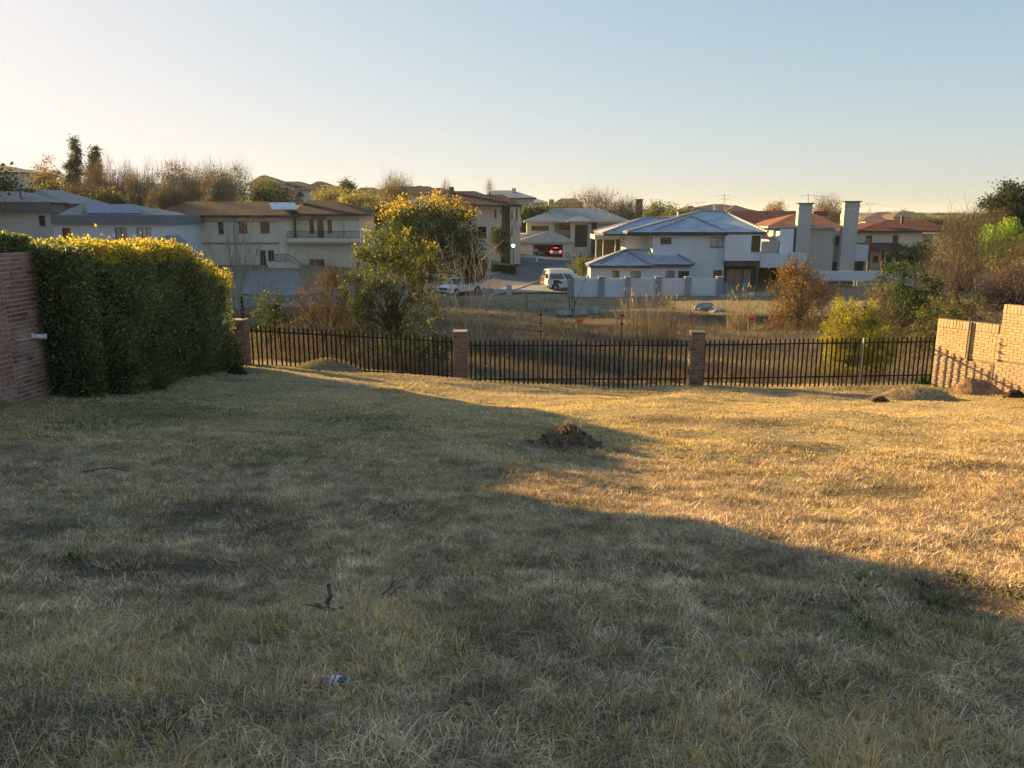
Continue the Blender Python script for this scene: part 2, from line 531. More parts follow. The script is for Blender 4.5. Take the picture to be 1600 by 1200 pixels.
def grass_color(x, y, n):
    base = np.array([[.64, .50, .33], [.70, .53, .26], [.54, .42, .28], [.40, .29, .18], [.80, .67, .49], [.62, .44, .21]])
    i = rng.choice(6, n, p=[.26, .26, .18, .12, .08, .10])
    c = base[i]
    n1 = fbm(x * .45 + 3, y * .45, 61, 4); n2 = fbm(x * 1.7, y * 1.7, 67, 3); n3 = fbm(x * 5, y * 5, 71, 2)
    c = c * (.86 + .40 * n1 + .45 * (n2 - .35))[:, None] * rng.uniform(.6, 1.3, n)[:, None]
    gf = sstep(.53, .70, fbm(x * .55 + 30, y * .8, 51, 3)) * .22 + sstep(.58, .72, n3) * .10 + .22 * sstep(5.5, 8, y) * sstep(16, 12, y) * sstep(.40, .6, fbm(x * .9 + 13, y * 1.5, 57, 3))
    dk = np.zeros(n)
    for p, r in GREEN:
        gf = np.maximum(gf, .75 * np.exp(-((x - p.x) ** 2 + ((y - p.y) / 1.3) ** 2) / r ** 2))
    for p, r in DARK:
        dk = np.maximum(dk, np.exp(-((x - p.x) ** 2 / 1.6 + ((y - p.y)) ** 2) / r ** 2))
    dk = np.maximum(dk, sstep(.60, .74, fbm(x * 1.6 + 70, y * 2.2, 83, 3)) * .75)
    green = rng.random(n) < gf
    gcol = np.array([.15, .18, .055]) * rng.uniform(.6, 1.5, n)[:, None] + np.array([.06, .03, .0]) * rng.random(n)[:, None]
    c = np.where(green[:, None], gcol, c)
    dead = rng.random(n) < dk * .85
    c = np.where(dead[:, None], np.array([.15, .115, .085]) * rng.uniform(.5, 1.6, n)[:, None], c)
    return c, green, dk

def field(y0, y1, dens, hmin, hmax, wmin, wmax, tri, padx=1.2, lying=.38):
    out = []
    nb = 24
    ye = np.linspace(y0, y1, nb + 1)
    xx, yy = [], []
    for a, b in zip(ye[:-1], ye[1:]):
        m = (a + b) / 2
        half = .66 * m + padx
        lo, hi = max(-half, -8.4), min(half, 13.5)
        k = int((hi - lo) * (b - a) * dens(m))
        xx.append(rng.uniform(lo, hi, k)); yy.append(rng.uniform(a, b, k))
    x, y = np.concatenate(xx), np.concatenate(yy)
    # clumping: pull blades towards tuft centres
    cell = .15
    cxi, cyi = np.floor(x / cell), np.floor(y / cell)
    jx = vnoise(cxi * 7.3 + .5, cyi * 3.1 + .5, 5); jy = vnoise(cxi * 2.9 + .5, cyi * 8.7 + .5, 6)
    tx, ty = (cxi + jx) * cell, (cyi + jy) * cell
    pull = np.where(rng.random(len(x)) < .62, rng.uniform(.3, .85, len(x)), 0)
    x, y = x + (tx - x) * pull, y + (ty - y) * pull
    ok = inside_lot(x, y)
    x, y, tx, ty = x[ok], y[ok], tx[ok], ty[ok]
    n = len(x)
    c, green, dk = grass_color(x, y, n)
    keep = rng.random(n) > dk * .45
    x, y, tx, ty, c, green = x[keep], y[keep], tx[keep], ty[keep], c[keep], green[keep]
    n = len(x)
    tall = fbm(x * .8 + 11, y * .8, 91, 3) * 1.1 + .25 + .5 * (vnoise(x * 4, y * 4, 95) - .4)
    tuft_h = .55 + .9 * vnoise(np.floor(tx / .15) * 5.7 + .5, np.floor(ty / .15) * 9.1 + .5, 12)
    h = rng.uniform(hmin, hmax, n) * np.clip(tall, .35, 1.5) * tuft_h
    lie = rng.random(n) < lying
    patch = fbm(x * 1.3, y * 1.3, 97, 2) * 12
    out_az = np.arctan2(y - ty, x - tx)
    az = np.where(lie, patch + rng.normal(0, 1.1, n), out_az + rng.normal(0, .9, n))
    lean = np.where(lie, rng.uniform(1.5, 4.2, n), rng.uniform(.1, .9, n))
    hh = np.where(lie, h * .5, h)
    curl = rng.uniform(0, 1, n)
    w = rng.uniform(wmin, wmax, n)
    w = np.where(green, w * 1.25, w)
    z = G(x, y) - .004
    return blades(x, y, z, hh, w, az, lean, curl, c, tri)

# the plot's side walls (x as a function of y)
WL = lambda y: -8.05 + .10 * (y - 13.5)
RW0 = Vector((11.77, 21.5)); RWD = Vector((.51, -.86)).normalized()
def inside_lot(x, y):
    return (x > WL(y) + .1) & (x < RW0.x + (RW0.y - y) * (RWD.x / -RWD.y) - .05)

GRASS_M = attr_mat('dry_grass', rough=.7, trans=.30, tcol=1.15, noise=.18, scale=14, spec=.15)
near = field(1.25, 4.0, lambda Y: 7500, .035, .095, .0019, .0043, False, lying=.5, padx=.8)
mid = field(4.0, 8.5, lambda Y: 9000 * (4.0 / Y) ** 1.3, .025, .062, .0032, .0066, True, lying=.5)
far_ = field(8.5, 22.3, lambda Y: 4200 * (8.5 / Y) ** 1.1, .022, .06, .006, .012, True, lying=.5)
V, F, C = join([near, mid, far_])
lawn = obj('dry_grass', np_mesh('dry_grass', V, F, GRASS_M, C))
tag(lawn, 'dry straw coloured lawn grass covering the whole sloping plot', 'grass', kind='stuff')
GRASS_TRIS = sum(len(f) * (f.shape[1] - 2) for f in F)

# matted thatch under the standing blades: tangled straw mats laid out by geometry nodes
def thatch_mat():
    m, nt, b = nodes_of('thatch'); N, L = nt.nodes, nt.links
    at = N.new('ShaderNodeAttribute'); at.attribute_name = 'col'
    ge = N.new('ShaderNodeNewGeometry')
    def nz(scale, detail, lo, hi, a, c):
        n = N.new('ShaderNodeTexNoise'); n.inputs['Scale'].default_value = scale; n.inputs['Detail'].default_value = detail
        L.new(ge.outputs['Position'], n.inputs['Vector'])
        r = N.new('ShaderNodeMapRange'); r.inputs['From Min'].default_value = lo; r.inputs['From Max'].default_value = hi
        r.inputs['To Min'].default_value = a; r.inputs['To Max'].default_value = c
        L.new(n.outputs[0], r.inputs['Value']); return r.outputs[0]
    v = N.new('ShaderNodeMath'); v.operation = 'MULTIPLY'
    L.new(nz(1.5, 6, .32, .68, .66, 1.2), v.inputs[0]); L.new(nz(6.0, 4, .32, .68, .62, 1.3), v.inputs[1])
    mx = N.new('ShaderNodeMix'); mx.data_type = 'RGBA'; mx.blend_type = 'MULTIPLY'; mx.inputs[0].default_value = 1
    L.new(at.outputs['Color'], mx.inputs[6]); L.new(v.outputs[0], mx.inputs[7])
    gx = N.new('ShaderNodeMix'); gx.data_type = 'RGBA'; gx.blend_type = 'MULTIPLY'
    L.new(nz(1.9, 5, .56, .72, 0, .32), gx.inputs[0]); L.new(mx.outputs[2], gx.inputs[6]); gx.inputs[7].default_value = (.42, .58, .26, 1)
    L.new(gx.outputs[2], b.inputs['Base Color']); b.inputs['Roughness'].default_value = .8; b.inputs['Specular IOR Level'].default_value = .12
    return m
THATCH_M = thatch_mat()
mats_col = bpy.data.collections.new('straw_mats')
for k in range(10):
    n = 190
    r_ = .13 * rng.random(n) ** .6; a_ = rng.uniform(0, 6.3, n)
    x_, y_ = np.cos(a_) * r_, np.sin(a_) * r_
    cb_ = np.array([[.84, .645, .43], [.88, .65, .36], [.72, .53, .36], [.47, .33, .21], [.95, .78, .58], [.30, .21, .14]])[rng.integers(0, 6, n)] * rng.uniform(.7, 1.08, n)[:, None]
    hgt = rng.uniform(.008, .034, n) * (1 + .8 * (rng.random(n) < .15))
    up_ = rng.random(n) < .34                       # part of each mat stands up as a tuft
    hgt = np.where(up_, rng.uniform(.025, .06, n), hgt)
    lean_ = np.where(up_, rng.uniform(.15, 1.0, n), rng.uniform(1.0, 3.4, n))
    az_ = np.where(up_, a_ + rng.normal(0, .8, n), rng.normal(k * .9, 1.3, n))
    d_ = blades(x_, y_, rng.uniform(-.006, .010, n), hgt, rng.uniform(.0018, .0038, n), az_, lean_, rng.random(n), cb_)
    mats_col.objects.link(bpy.data.objects.new('straw_mat', np_mesh('straw_mat', d_[0], d_[1], THATCH_M, d_[2])))
xx, yy = [], []
for a_, b_ in zip(np.arange(1.2, 11.0, .35), np.arange(1.55, 11.35, .35)):
    m_ = (a_ + b_) / 2; half = .66 * m_ + .9
    lo, hi = max(-half, -8.2), min(half, 13)
    k = int((hi - lo) * .35 * 62 * min(1, 5.0 / m_) ** .7 * (1 - max(0, (m_ - 7.0) / 4.2)))
    xx.append(rng.uniform(lo, hi, k)); yy.append(rng.uniform(a_, b_, k))
xx, yy = np.concatenate(xx), np.concatenate(yy)
ok = inside_lot(xx, yy); xx, yy = xx[ok], yy[ok]
kill = np.zeros(len(xx))
for p, r in DARK: kill = np.maximum(kill, np.exp(-((xx - p.x) ** 2 / 1.6 + (yy - p.y) ** 2) / r ** 2))
ok = rng.random(len(xx)) > kill * 1.1; xx, yy = xx[ok], yy[ok]
e_ = .25
zx = (G(xx + e_, yy) - G(xx - e_, yy)) / (2 * e_); zy = (G(xx, yy + e_) - G(xx, yy - e_)) / (2 * e_)
rots = np.zeros((len(xx), 3), np.float32)
for i in range(len(xx)):
    nrm_ = Vector((-zx[i], -zy[i], 1)).normalized()
    q_ = Vector((0, 0, 1)).rotation_difference(nrm_).to_matrix() @ Matrix.Rotation(rng.uniform(0, 6.283), 3, 'Z')
    e3 = q_.to_euler(); rots[i] = (e3.x, e3.y, e3.z)
pm_ = bpy.data.meshes.new('thatch'); pm_.vertices.add(len(xx))
pm_.vertices.foreach_set('co', np.column_stack([xx, yy, G(xx, yy)]).astype(np.float32).ravel())
at_ = pm_.attributes.new('rot', 'FLOAT_VECTOR', 'POINT'); at_.data.foreach_set('vector', rots.ravel())
thatch = obj('grass_thatch', pm_)
ng = bpy.data.node_groups.new('scatter_straw', 'GeometryNodeTree')
ng.interface.new_socket('Geometry', in_out='INPUT', socket_type='NodeSocketGeometry'); ng.interface.new_socket('Geometry', in_out='OUTPUT', socket_type='NodeSocketGeometry')
gi, go_ = ng.nodes.new('NodeGroupInput'), ng.nodes.new('NodeGroupOutput')
ip = ng.nodes.new('GeometryNodeInstanceOnPoints'); ci_ = ng.nodes.new('GeometryNodeCollectionInfo')
ci_.inputs['Collection'].default_value = mats_col; ci_.inputs['Separate Children'].default_value = True; ci_.inputs['Reset Children'].default_value = True
na_ = ng.nodes.new('GeometryNodeInputNamedAttribute'); na_.data_type = 'FLOAT_VECTOR'; na_.inputs['Name'].default_value = 'rot'
rs_ = ng.nodes.new('FunctionNodeRandomValue'); rs_.data_type = 'FLOAT'; rs_.inputs[2].default_value = .75; rs_.inputs[3].default_value = 1.35
ip.inputs['Pick Instance'].default_value = True
ng.links.new(gi.outputs[0], ip.inputs['Points']); ng.links.new(ci_.outputs[0], ip.inputs['Instance'])
ng.links.new(na_.outputs[0], ip.inputs['Rotation']); ng.links.new(rs_.outputs[1], ip.inputs['Scale']); ng.links.new(ip.outputs[0], go_.inputs[0])
md_ = thatch.modifiers.new('scatter', 'NODES'); md_.node_group = ng
tag(thatch, 'matted dead straw lying between the standing lawn blades', 'thatch', kind='stuff')

# rough veld beyond the fence
n = 110000
yy = 22.6 + (64 - 22.6) * rng.random(n) ** 1.15
xx = (rng.random(n) - .5) * 2 * (.68 * yy + 2)
keep = (fbm(xx * .5, yy * .5, 131, 3) > .40) | (rng.random(n) < .25)
xx, yy = xx[keep], yy[keep]; n = len(xx)
base = np.array([[.40, .32, .22], [.48, .39, .28], [.30, .235, .165], [.19, .165, .10], [.23, .17, .13]])
cc = base[rng.integers(0, 5, n)] * rng.uniform(.4, 1.0, n)[:, None] * (.15 + 1.2 * fbm(xx * .3, yy * .3, 137, 3))[:, None]
hh = rng.uniform(.10, .42, n) * (.4 + fbm(xx * .4, yy * .4, 139, 3)) * np.where(yy > 48, .5, 1)
V, F, C = blades(xx, yy, G(xx, yy) - .02, hh, rng.uniform(.012, .03, n) * (yy / 30), rng.uniform(0, 6.3, n), rng.uniform(.1, 1.2, n), rng.random(n), cc, True)
veld = obj('veld_grass', np_mesh('veld_grass', V, F, GRASS_M, C))
tag(veld, 'rough brown veld grass and weeds on the vacant ground beyond the palisade fence', 'grass', kind='stuff')

# dead weeds standing in the veld, darker and taller than the grass
n = 70000
yy = 22.9 + (55 - 22.9) * rng.random(n) ** 1.3
xx = (rng.random(n) - .5) * 2 * (.66 * yy + 1)
dn = fbm(xx * .33 + 9, yy * .33, 151, 3)
keep = rng.random(n) < sstep(.36, .60, dn)
xx, yy = xx[keep], yy[keep]; n = len(xx)
base = np.array([[.13, .10, .085], [.19, .145, .115], [.09, .072, .06], [.16, .14, .08]])
cc = base[rng.integers(0, 4, n)] * rng.uniform(.6, 1.3, n)[:, None]
V, F, C = blades(xx, yy, G(xx, yy) - .03, rng.uniform(.14, .46, n) * (.5 + vnoise(xx * .6, yy * .6, 153)), rng.uniform(.008, .02, n) * (yy / 28), rng.uniform(0, 6.3, n), rng.uniform(.1, 1.4, n), rng.random(n), cc)
brush = obj('dead_weeds', np_mesh('dead_weeds', V, F, GRASS_M, C))
tag(brush, 'tangle of dead grey brown weeds on the vacant ground beyond the fence', 'weeds', kind='stuff')

n = 42000
yy = rng.uniform(50, 80, n); xx = rng.uniform(-32, 52, n)
keep = (rng.random(n) < .35 + fbm(xx * .25, yy * .25, 161, 3)) & ~((xx < X(905, 79)) & (xx > X(640, 79)) & (yy > 72)) & ~((xx < X(480, 60)) & (yy > 54))
xx, yy = xx[keep], yy[keep]; n = len(xx)
base = np.array([[.30, .24, .155], [.24, .195, .125], [.16, .165, .085], [.36, .29, .19]])
cc = base[rng.integers(0, 4, n)] * rng.uniform(.6, 1.2, n)[:, None] * (.4 + fbm(xx * .2, yy * .2, 163, 3))[:, None]
V, F, C = blades(xx, yy, G(xx, yy) - .02, rng.uniform(.06, .2, n), rng.uniform(.03, .07, n), rng.uniform(0, 6.3, n), rng.uniform(.2, 1.6, n), rng.random(n), cc, True)
vgr = obj('verge_grass', np_mesh('verge_grass', V, F, GRASS_M, C))
tag(vgr, 'short dry grass on the open verge in front of the pale grey house', 'grass', kind='stuff')
# =================================================================== foliage helpers
def unit(v): return v / np.maximum(np.linalg.norm(v, axis=1, keepdims=True), 1e-9)

def leaf_quads(p, size, col, rg, aspect=.55, droop=0.0, nrm=None, spread=1.0):
    """one diamond leaf per point"""
    n = len(p)
    a = unit(rg.normal(size=(n, 3)) + np.array([0, 0, -droop]))
    if nrm is not None: a = unit(a * spread + nrm)
    b = unit(np.cross(a, unit(rg.normal(size=(n, 3)))))
    s = np.asarray(size)[:, None]
    V = np.stack([p, p + a * s * .5 + b * s * aspect * .5, p + a * s, p + a * s * .5 - b * s * aspect * .5], 1).reshape(-1, 3)
    return V, [np.arange(n * 4).reshape(n, 4)], np.repeat(col, 4, 0)

def seg_tubes(segs, col, sides=3):
    """segs: (n, 8) p0 p1 r0 r1 as tapered prisms"""
    s = np.asarray(segs, float)
    n = len(s)
    p0, p1, r0, r1 = s[:, :3], s[:, 3:6], s[:, 6], s[:, 7]
    d = unit(p1 - p0)
    ref = np.where(np.abs(d[:, 2:3]) < .9, np.array([[0, 0, 1.]]), np.array([[1., 0, 0]]))
    a = unit(np.cross(d, ref)); b = np.cross(d, a)
    ring0, ring1 = [], []
    for k in range(sides):
        t = 2 * math.pi * k / sides
        q = a * math.cos(t) + b * math.sin(t)
        ring0.append(p0 + q * r0[:, None]); ring1.append(p1 + q * r1[:, None])
    V = np.stack(ring0 + ring1, 1).reshape(-1, 3)
    k = (np.arange(n) * 2 * sides)[:, None]
    F = [k + np.array([[i, (i + 1) % sides, sides + (i + 1) % sides, sides + i]]) for i in range(sides)]
    col = np.asarray(col, float)
    C = np.repeat(col if col.ndim == 2 else np.tile(col, (n, 1)), 2 * sides, 0)
    return V, F, C

def grow(p, d, length, r, depth, rg, out, spread=.5, up=.15, nseg=3, kids=(2, 4), taper=.62, tips=None, rmin=.003):
    """branching skeleton: appends (p0 p1 r0 r1) segments"""
    p = np.array(p, float); d = np.array(d, float)
    step = length / nseg
    pts = [p]
    for k in range(nseg):
        d = d + rg.normal(0, .12, 3) + np.array([0, 0, up * .3]); d /= np.linalg.norm(d)
        q = p + d * step
        ra, rb = r * (1 - .45 * k / nseg), r * (1 - .45 * (k + 1) / nseg)
        out.append((*p, *q, max(ra, rmin), max(rb, rmin * .7)))
        p = q; pts.append(p)
    if depth == 0:
        if tips is not None: tips.append(p)
        return
    for _ in range(rg.integers(kids[0], kids[1] + 1)):
        k = rg.integers(1, len(pts))
        nd = d + rg.normal(0, spread, 3) + np.array([0, 0, up]); nd /= np.linalg.norm(nd)
        grow(pts[k], nd, length * taper * rg.uniform(.75, 1.2), r * .55, depth - 1, rg, out, spread, up, nseg, kids, taper, tips, rmin)

LEAF_M = attr_mat('leaf', rough=.6, trans=.36, tcol=1.6, noise=.2, scale=3, spec=.28)
DULL_LEAF_M = attr_mat('dry_leaf', rough=.8, trans=.30, tcol=1.2, noise=.2, scale=3, spec=.1)
BARK_M = attr_mat('bark', rough=.9, noise=.3, scale=8, spec=.1)

def part_np(name, data, m, parent, smooth=False):
    V, F, C = data
    off = np.array(wloc(parent)) if parent is not None else np.zeros(3)
    return obj(name, np_mesh(name, V - off, F, m, C, smooth), parent)

# =================================================================== bricks
def brick_mat(name, cols, rough=.9, smear=None, smear_amt=.0):
    """each brick picks its own tone; fine speckle, stains and mortar smears on top"""
    m, nt, b = nodes_of(name)
    N, L = nt.nodes, nt.links
    oi = N.new('ShaderNodeObjectInfo')
    at = N.new('ShaderNodeAttribute'); at.attribute_name = 'rnd'
    ad = N.new('ShaderNodeMath'); ad.operation = 'ADD'
    L.new(oi.outputs['Random'], ad.inputs[0]); L.new(at.outputs['Fac'], ad.inputs[1])
    fr = N.new('ShaderNodeMath'); fr.operation = 'FRACT'; L.new(ad.outputs[0], fr.inputs[0])
    rp = N.new('ShaderNodeValToRGB'); rp.color_ramp.interpolation = 'LINEAR'
    e = rp.color_ramp.elements
    e[0].color = (*cols[0], 1); e[1].color = (*cols[-1], 1)
    for i, c in enumerate(cols[1:-1]):
        k = e.new((i + 1) / (len(cols) - 1)); k.color = (*c, 1)
    L.new(fr.outputs[0], rp.inputs[0])
    ge = N.new('ShaderNodeNewGeometry')
    n1 = N.new('ShaderNodeTexNoise'); n1.inputs['Scale'].default_value = 22; n1.inputs['Detail'].default_value = 6
    L.new(ge.outputs['Position'], n1.inputs['Vector'])
    mr = N.new('ShaderNodeMapRange'); mr.inputs['From Min'].default_value = .3; mr.inputs['From Max'].default_value = .7
    mr.inputs['To Min'].default_value = .7; mr.inputs['To Max'].default_value = 1.25
    L.new(n1.outputs[0], mr.inputs['Value'])
    mx = N.new('ShaderNodeMix'); mx.data_type = 'RGBA'; mx.blend_type = 'MULTIPLY'; mx.inputs[0].default_value = 1
    L.new(rp.outputs[0], mx.inputs[6]); L.new(mr.outputs[0], mx.inputs[7])
    last = mx.outputs[2]
    if smear:
        n2 = N.new('ShaderNodeTexNoise'); n2.inputs['Scale'].default_value = 2.2; n2.inputs['Detail'].default_value = 8
        L.new(ge.outputs['Position'], n2.inputs['Vector'])
        m2 = N.new('ShaderNodeMapRange'); m2.inputs['From Min'].default_value = .45; m2.inputs['From Max'].default_value = .7
        m2.inputs['To Max'].default_value = smear_amt
        L.new(n2.outputs[0], m2.inputs['Value'])
        m3 = N.new('ShaderNodeMix'); m3.data_type = 'RGBA'; L.new(m2.outputs[0], m3.inputs[0])
        L.new(last, m3.inputs[6]); m3.inputs[7].default_value = (*smear, 1)
        last = m3.outputs[2]
    L.new(last, b.inputs['Base Color'])
    b.inputs['Roughness'].default_value = rough; b.inputs['Specular IOR Level'].default_value = .15
    bp = N.new('ShaderNodeBump'); bp.inputs['Strength'].default_value = .5; bp.inputs['Distance'].default_value = .006
    n4 = N.new('ShaderNodeTexNoise'); n4.inputs['Scale'].default_value = 90; L.new(ge.outputs['Position'], n4.inputs['Vector'])
    L.new(n4.outputs[0], bp.inputs['Height']); L.new(bp.outputs[0], b.inputs['Normal'])
    return m

def brick_box(sx, sy, sz, m, name='brick', ch=.006):
    """brick with worn (chamfered) edges, centred"""
    bm = bmesh.new(); bmesh.ops.create_cube(bm, size=1)
    bmesh.ops.scale(bm, vec=(sx, sy, sz), verts=bm.verts[:])
    bmesh.ops.bevel(bm, geom=bm.edges[:], offset=ch, segments=1, affect='EDGES')
    me = bpy.data.meshes.new(name); bm.to_mesh(me); bm.free(); me.materials.append(m)
    return me

BR_L = brick_mat('weathered_red_brick', [(.25, .12, .10), (.33, .17, .14), (.155, .078, .07), (.37, .21, .175), (.27, .13, .11)], smear=(.45, .36, .34), smear_amt=.6)
BR_R = brick_mat('orange_face_brick', [(.54, .385, .24), (.61, .45, .29), (.48, .335, .205), (.58, .42, .265), (.52, .37, .23)])
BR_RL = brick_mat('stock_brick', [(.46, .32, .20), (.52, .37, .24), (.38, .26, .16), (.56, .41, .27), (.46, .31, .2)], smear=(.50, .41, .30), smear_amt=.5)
BR_P = brick_mat('brown_pillar_brick', [(.17, .12, .095), (.22, .155, .125), (.13, .095, .078), (.25, .18, .145), (.19, .135, .11)])
MORTAR = mat('mortar', (.33, .29, .26), .95, .2, 4, .4, 50)
MORTAR_L = mat('old_mortar', (.60, .52, .49), .95, .3, 3, .5, 50)
MORTAR_D = mat('raked_mortar', (.30, .21, .14), .95, .2, 4, .4, 50)
COURSE, PITCHB, BL, BH = .086, .233, .218, .070

def oriented_core(p0, p1, th, z0, z1):
    """upright slab along p0-p1"""
    d = (p1 - p0).normalized(); nrm = Vector((-d.y, d.x))
    m = MB(); a, b = nrm * (th / 2), -nrm * (th / 2)
    m.prism([(*(p0 + a), z0), (*(p1 + a), z0), (*(p1 + b), z0), (*(p0 + b), z0)], (0, 0, z1 - z0))
    return m

def lay_bricks(parent, p0, p1, z0, z1, side, th, me_full, me_half, name='brick', rnd=random.Random(1), top_soldier=None, skip=None, COURSE=COURSE, PITCHB=PITCHB):
    """courses of separate bricks on one face of a wall; bricks stand 9 mm proud of the mortar"""
    d = (p1 - p0).normalized(); nrm = Vector((-d.y, d.x)) * side
    L = (p1 - p0).length
    ang = math.atan2(d.y, d.x)
    base = wloc(parent)
    n = 0
    k = int((z1 - z0) / COURSE)
    for c in range(k):
        z = z1 - (c + .5) * COURSE - (.235 if top_soldier else 0)
        if z < z0: break
        s = 0.0
        first = True
        while s < L - .03:
            half = (first and c % 2 == 1)
            first = False
            ln = PITCHB / 2 if half else PITCHB
            if s + ln > L + .02:
                half = True; ln = PITCHB / 2
                if s + ln > L + .03: break
            mid = s + ln / 2
            s += ln
            if skip and skip(mid, z): continue
            q = p0 + d * mid + nrm * (th / 2 - .04 + rnd.uniform(.006, .012))
            o = bpy.data.objects.new(name, me_half if half else me_full)
            o.parent = parent; COL.objects.link(o)
            o.location = (q.x - base.x, q.y - base.y, z - base.z)
            o.rotation_euler = (rnd.uniform(-.02, .02), rnd.uniform(-.02, .02), ang + rnd.uniform(-.02, .02))
            n += 1
    if top_soldier:
        s = .043
        while s < L - .03:
            if not (skip and skip(s, z1 - .12)):
                q = p0 + d * s + nrm * (th / 2 - .04 + rnd.uniform(.006, .014))
                o = bpy.data.objects.new(name, top_soldier); o.parent = parent; COL.objects.link(o)
                o.location = (q.x - base.x, q.y - base.y, z1 - .113 - base.z); o.rotation_euler = (0, 0, ang)
                n += 1
            s += .086
    return n

def stuff_bricks(parent, p0, p1, z0, z1, side, th, m, name='brick_courses'):
    """the bricks past the ones picked apart, joined into one part"""
    d = (p1 - p0).normalized(); nrm = Vector((-d.y, d.x)) * side
    L = (p1 - p0).length; mb = MB(); rnd = random.Random(4)
    for c in range(int((z1 - z0) / COURSE)):
        z = z1 - (c + .5) * COURSE
        s = -PITCHB / 2 if c % 2 else 0
        while s < L:
            a, b = max(s, 0), min(s + BL, L)
            if b - a > .03:
                q0 = p0 + d * a + nrm * (th / 2 - .03); q1 = p0 + d * b + nrm * (th / 2 - .03)
                o = nrm * (.038 + rnd.uniform(0, .006))
                mb.prism([(*q0, z - BH / 2), (*q1, z - BH / 2), (*(q1 + o), z - BH / 2), (*(q0 + o), z - BH / 2)], (0, 0, BH))
            s += PITCHB
    o = mb.build(name, m, parent); o['kind'] = 'stuff'
    return o

# ---- wall on the hedge side: low stretch in view, higher stretch up the slope out of view
LW = lambda y: Vector((WL(y) - .11, y))
LTOP = .98
lw = thing('brick_wall', 'weathered dull red brick wall with pale mortar, cut by the picture edge beside the hedge', 'wall', (*LW(13.3), g1(WL(13.3), 13.3)))
oriented_core(LW(12.63), LW(18.2), .21, -3.2, LTOP - .004).build('mortar', MORTAR_L, lw)
oriented_core(LW(18.203), LW(20.2), .21, -3.2, -.9).build('mortar', MORTAR_L, lw)
bl, bh = brick_box(.174, .08, .060, BR_L), brick_box(.080, .08, .060, BR_L)
NL = lay_bricks(lw, LW(12.64), LW(13.75), -1.78, LTOP, -1, .22, bl, bh, COURSE=.0745, PITCHB=.188)
stuff_bricks(lw, LW(13.76), LW(18.2), -2.4, LTOP, -1, .22, BR_L)
up_wall = thing('brick_wall', 'taller red brick wall stepping up the slope outside the picture', 'wall', (*LW(9), g1(WL(9), 9)))
oriented_core(LW(12.01), LW(12.62), .21, -2.6, 2.30).build('mortar', MORTAR_L, up_wall)
oriented_core(LW(1.5), LW(12.0), .21, -2.6, 2.54).build('mortar', MORTAR_L, up_wall)
stuff_bricks(up_wall, LW(7.0), LW(12.62), -1.7, 2.30, -1, .22, BR_L)

# white conduit box and cable on that wall
PVC = mat('white_plastic', (.72, .73, .74), .45, .06, 5)
pb = P(66, 526, 13.15); pb.x = WL(13.15) + .07
pipe = thing('conduit_fitting', 'short white plastic pipe fitting sticking out of the brick wall beside the hedge', 'pipe', pb)
m = MB(); m.tube(pb + Vector((-.06, -.02, .01)), pb + Vector((.12, .05, -.005)), .042, n=14)
m.build('sleeve', PVC, pipe, True)
m = MB(); m.tube(pb + Vector((.105, .044, -.004)), pb + Vector((.135, .056, -.007)), .048, n=14)
m.build('collar', PVC, pipe, True)
m = MB(); m.tube(pb + Vector((-.07, -.022, .01)), pb + Vector((-.04, -.012, .008)), .048, n=14)
m.build('collar', PVC, pipe, True)
cb = MB(); prev = None
for k in range(13):
    t = k / 12; y = 12.66 + (13.12 - 12.66) * t
    q = Vector((WL(y) + .035, y, P(0, 533, 12.4).z + (pb.z - P(0, 533, 12.4).z) * t - .03 * math.sin(math.pi * t)))
    if prev is not None: cb.tube(prev, q, .008, n=6)
    prev = q
cab = cb.build('wall_cable', PVC); tag(cab, 'thin pale cable sagging along the weathered brick wall to the pipe fitting', 'cable')

# ---- sunlit wall on the far side of the plot
def rwp(s): return Vector((RW0.x, RW0.y)) + RWD * s
ATOP, BTOP = Z(497, 21.5), Z(475, 20.12)
SOLD = brick_box(.075, .08, BL, BR_R)
br, brh = brick_box(.178, .08, .062, BR_R, ch=.004), brick_box(.083, .08, .062, BR_R, ch=.004)
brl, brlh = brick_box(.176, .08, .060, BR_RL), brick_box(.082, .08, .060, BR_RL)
zmid = Z(563, 20.7)
rw = thing('brick_wall', 'sunlit orange face brick wall with upright cap bricks and a dark shadow strip, joining the fence', 'wall', (*rwp(.8), g1(*rwp(.8))))
oriented_core(rwp(0), rwp(.90), .21, zmid, ATOP - .004).build('mortar', MORTAR_D, rw)
SB = Vector((.86, .51)) * .062
oriented_core(rwp(.903) + SB, rwp(1.64) + SB, .21, zmid, ATOP - .006).build('mortar', MORTAR_D, rw)
oriented_core(rwp(.0), rwp(1.64), .212, -4.0, zmid - .003).build('footing', MORTAR, rw)
lay_bricks(rw, rwp(0), rwp(.90), zmid + .02, ATOP, -1, .22, br, brh, top_soldier=SOLD, COURSE=.0745, PITCHB=.19)
lay_bricks(rw, rwp(.905) + SB, rwp(1.64) + SB, zmid + .02, ATOP, -1, .22, br, brh, top_soldier=SOLD, COURSE=.0745, PITCHB=.19)
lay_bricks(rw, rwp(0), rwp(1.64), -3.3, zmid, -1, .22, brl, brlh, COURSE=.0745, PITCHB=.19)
rw2 = thing('brick_wall', 'higher stretch of sunlit orange brick wall running out of the picture edge', 'wall', (*rwp(2.2), g1(*rwp(2.2))))
oriented_core(rwp(1.643) + SB * .9, rwp(5.5) + SB * .9, .21, zmid + .1, BTOP - .004).build('mortar', MORTAR_D, rw2)
oriented_core(rwp(1.643), rwp(5.5), .212, -4.0, zmid + .097).build('footing', MORTAR, rw2)
lay_bricks(rw2, rwp(1.645) + SB * .9, rwp(2.75) + SB * .9, zmid + .12, BTOP, -1, .22, br, brh, top_soldier=SOLD, COURSE=.0745, PITCHB=.19)
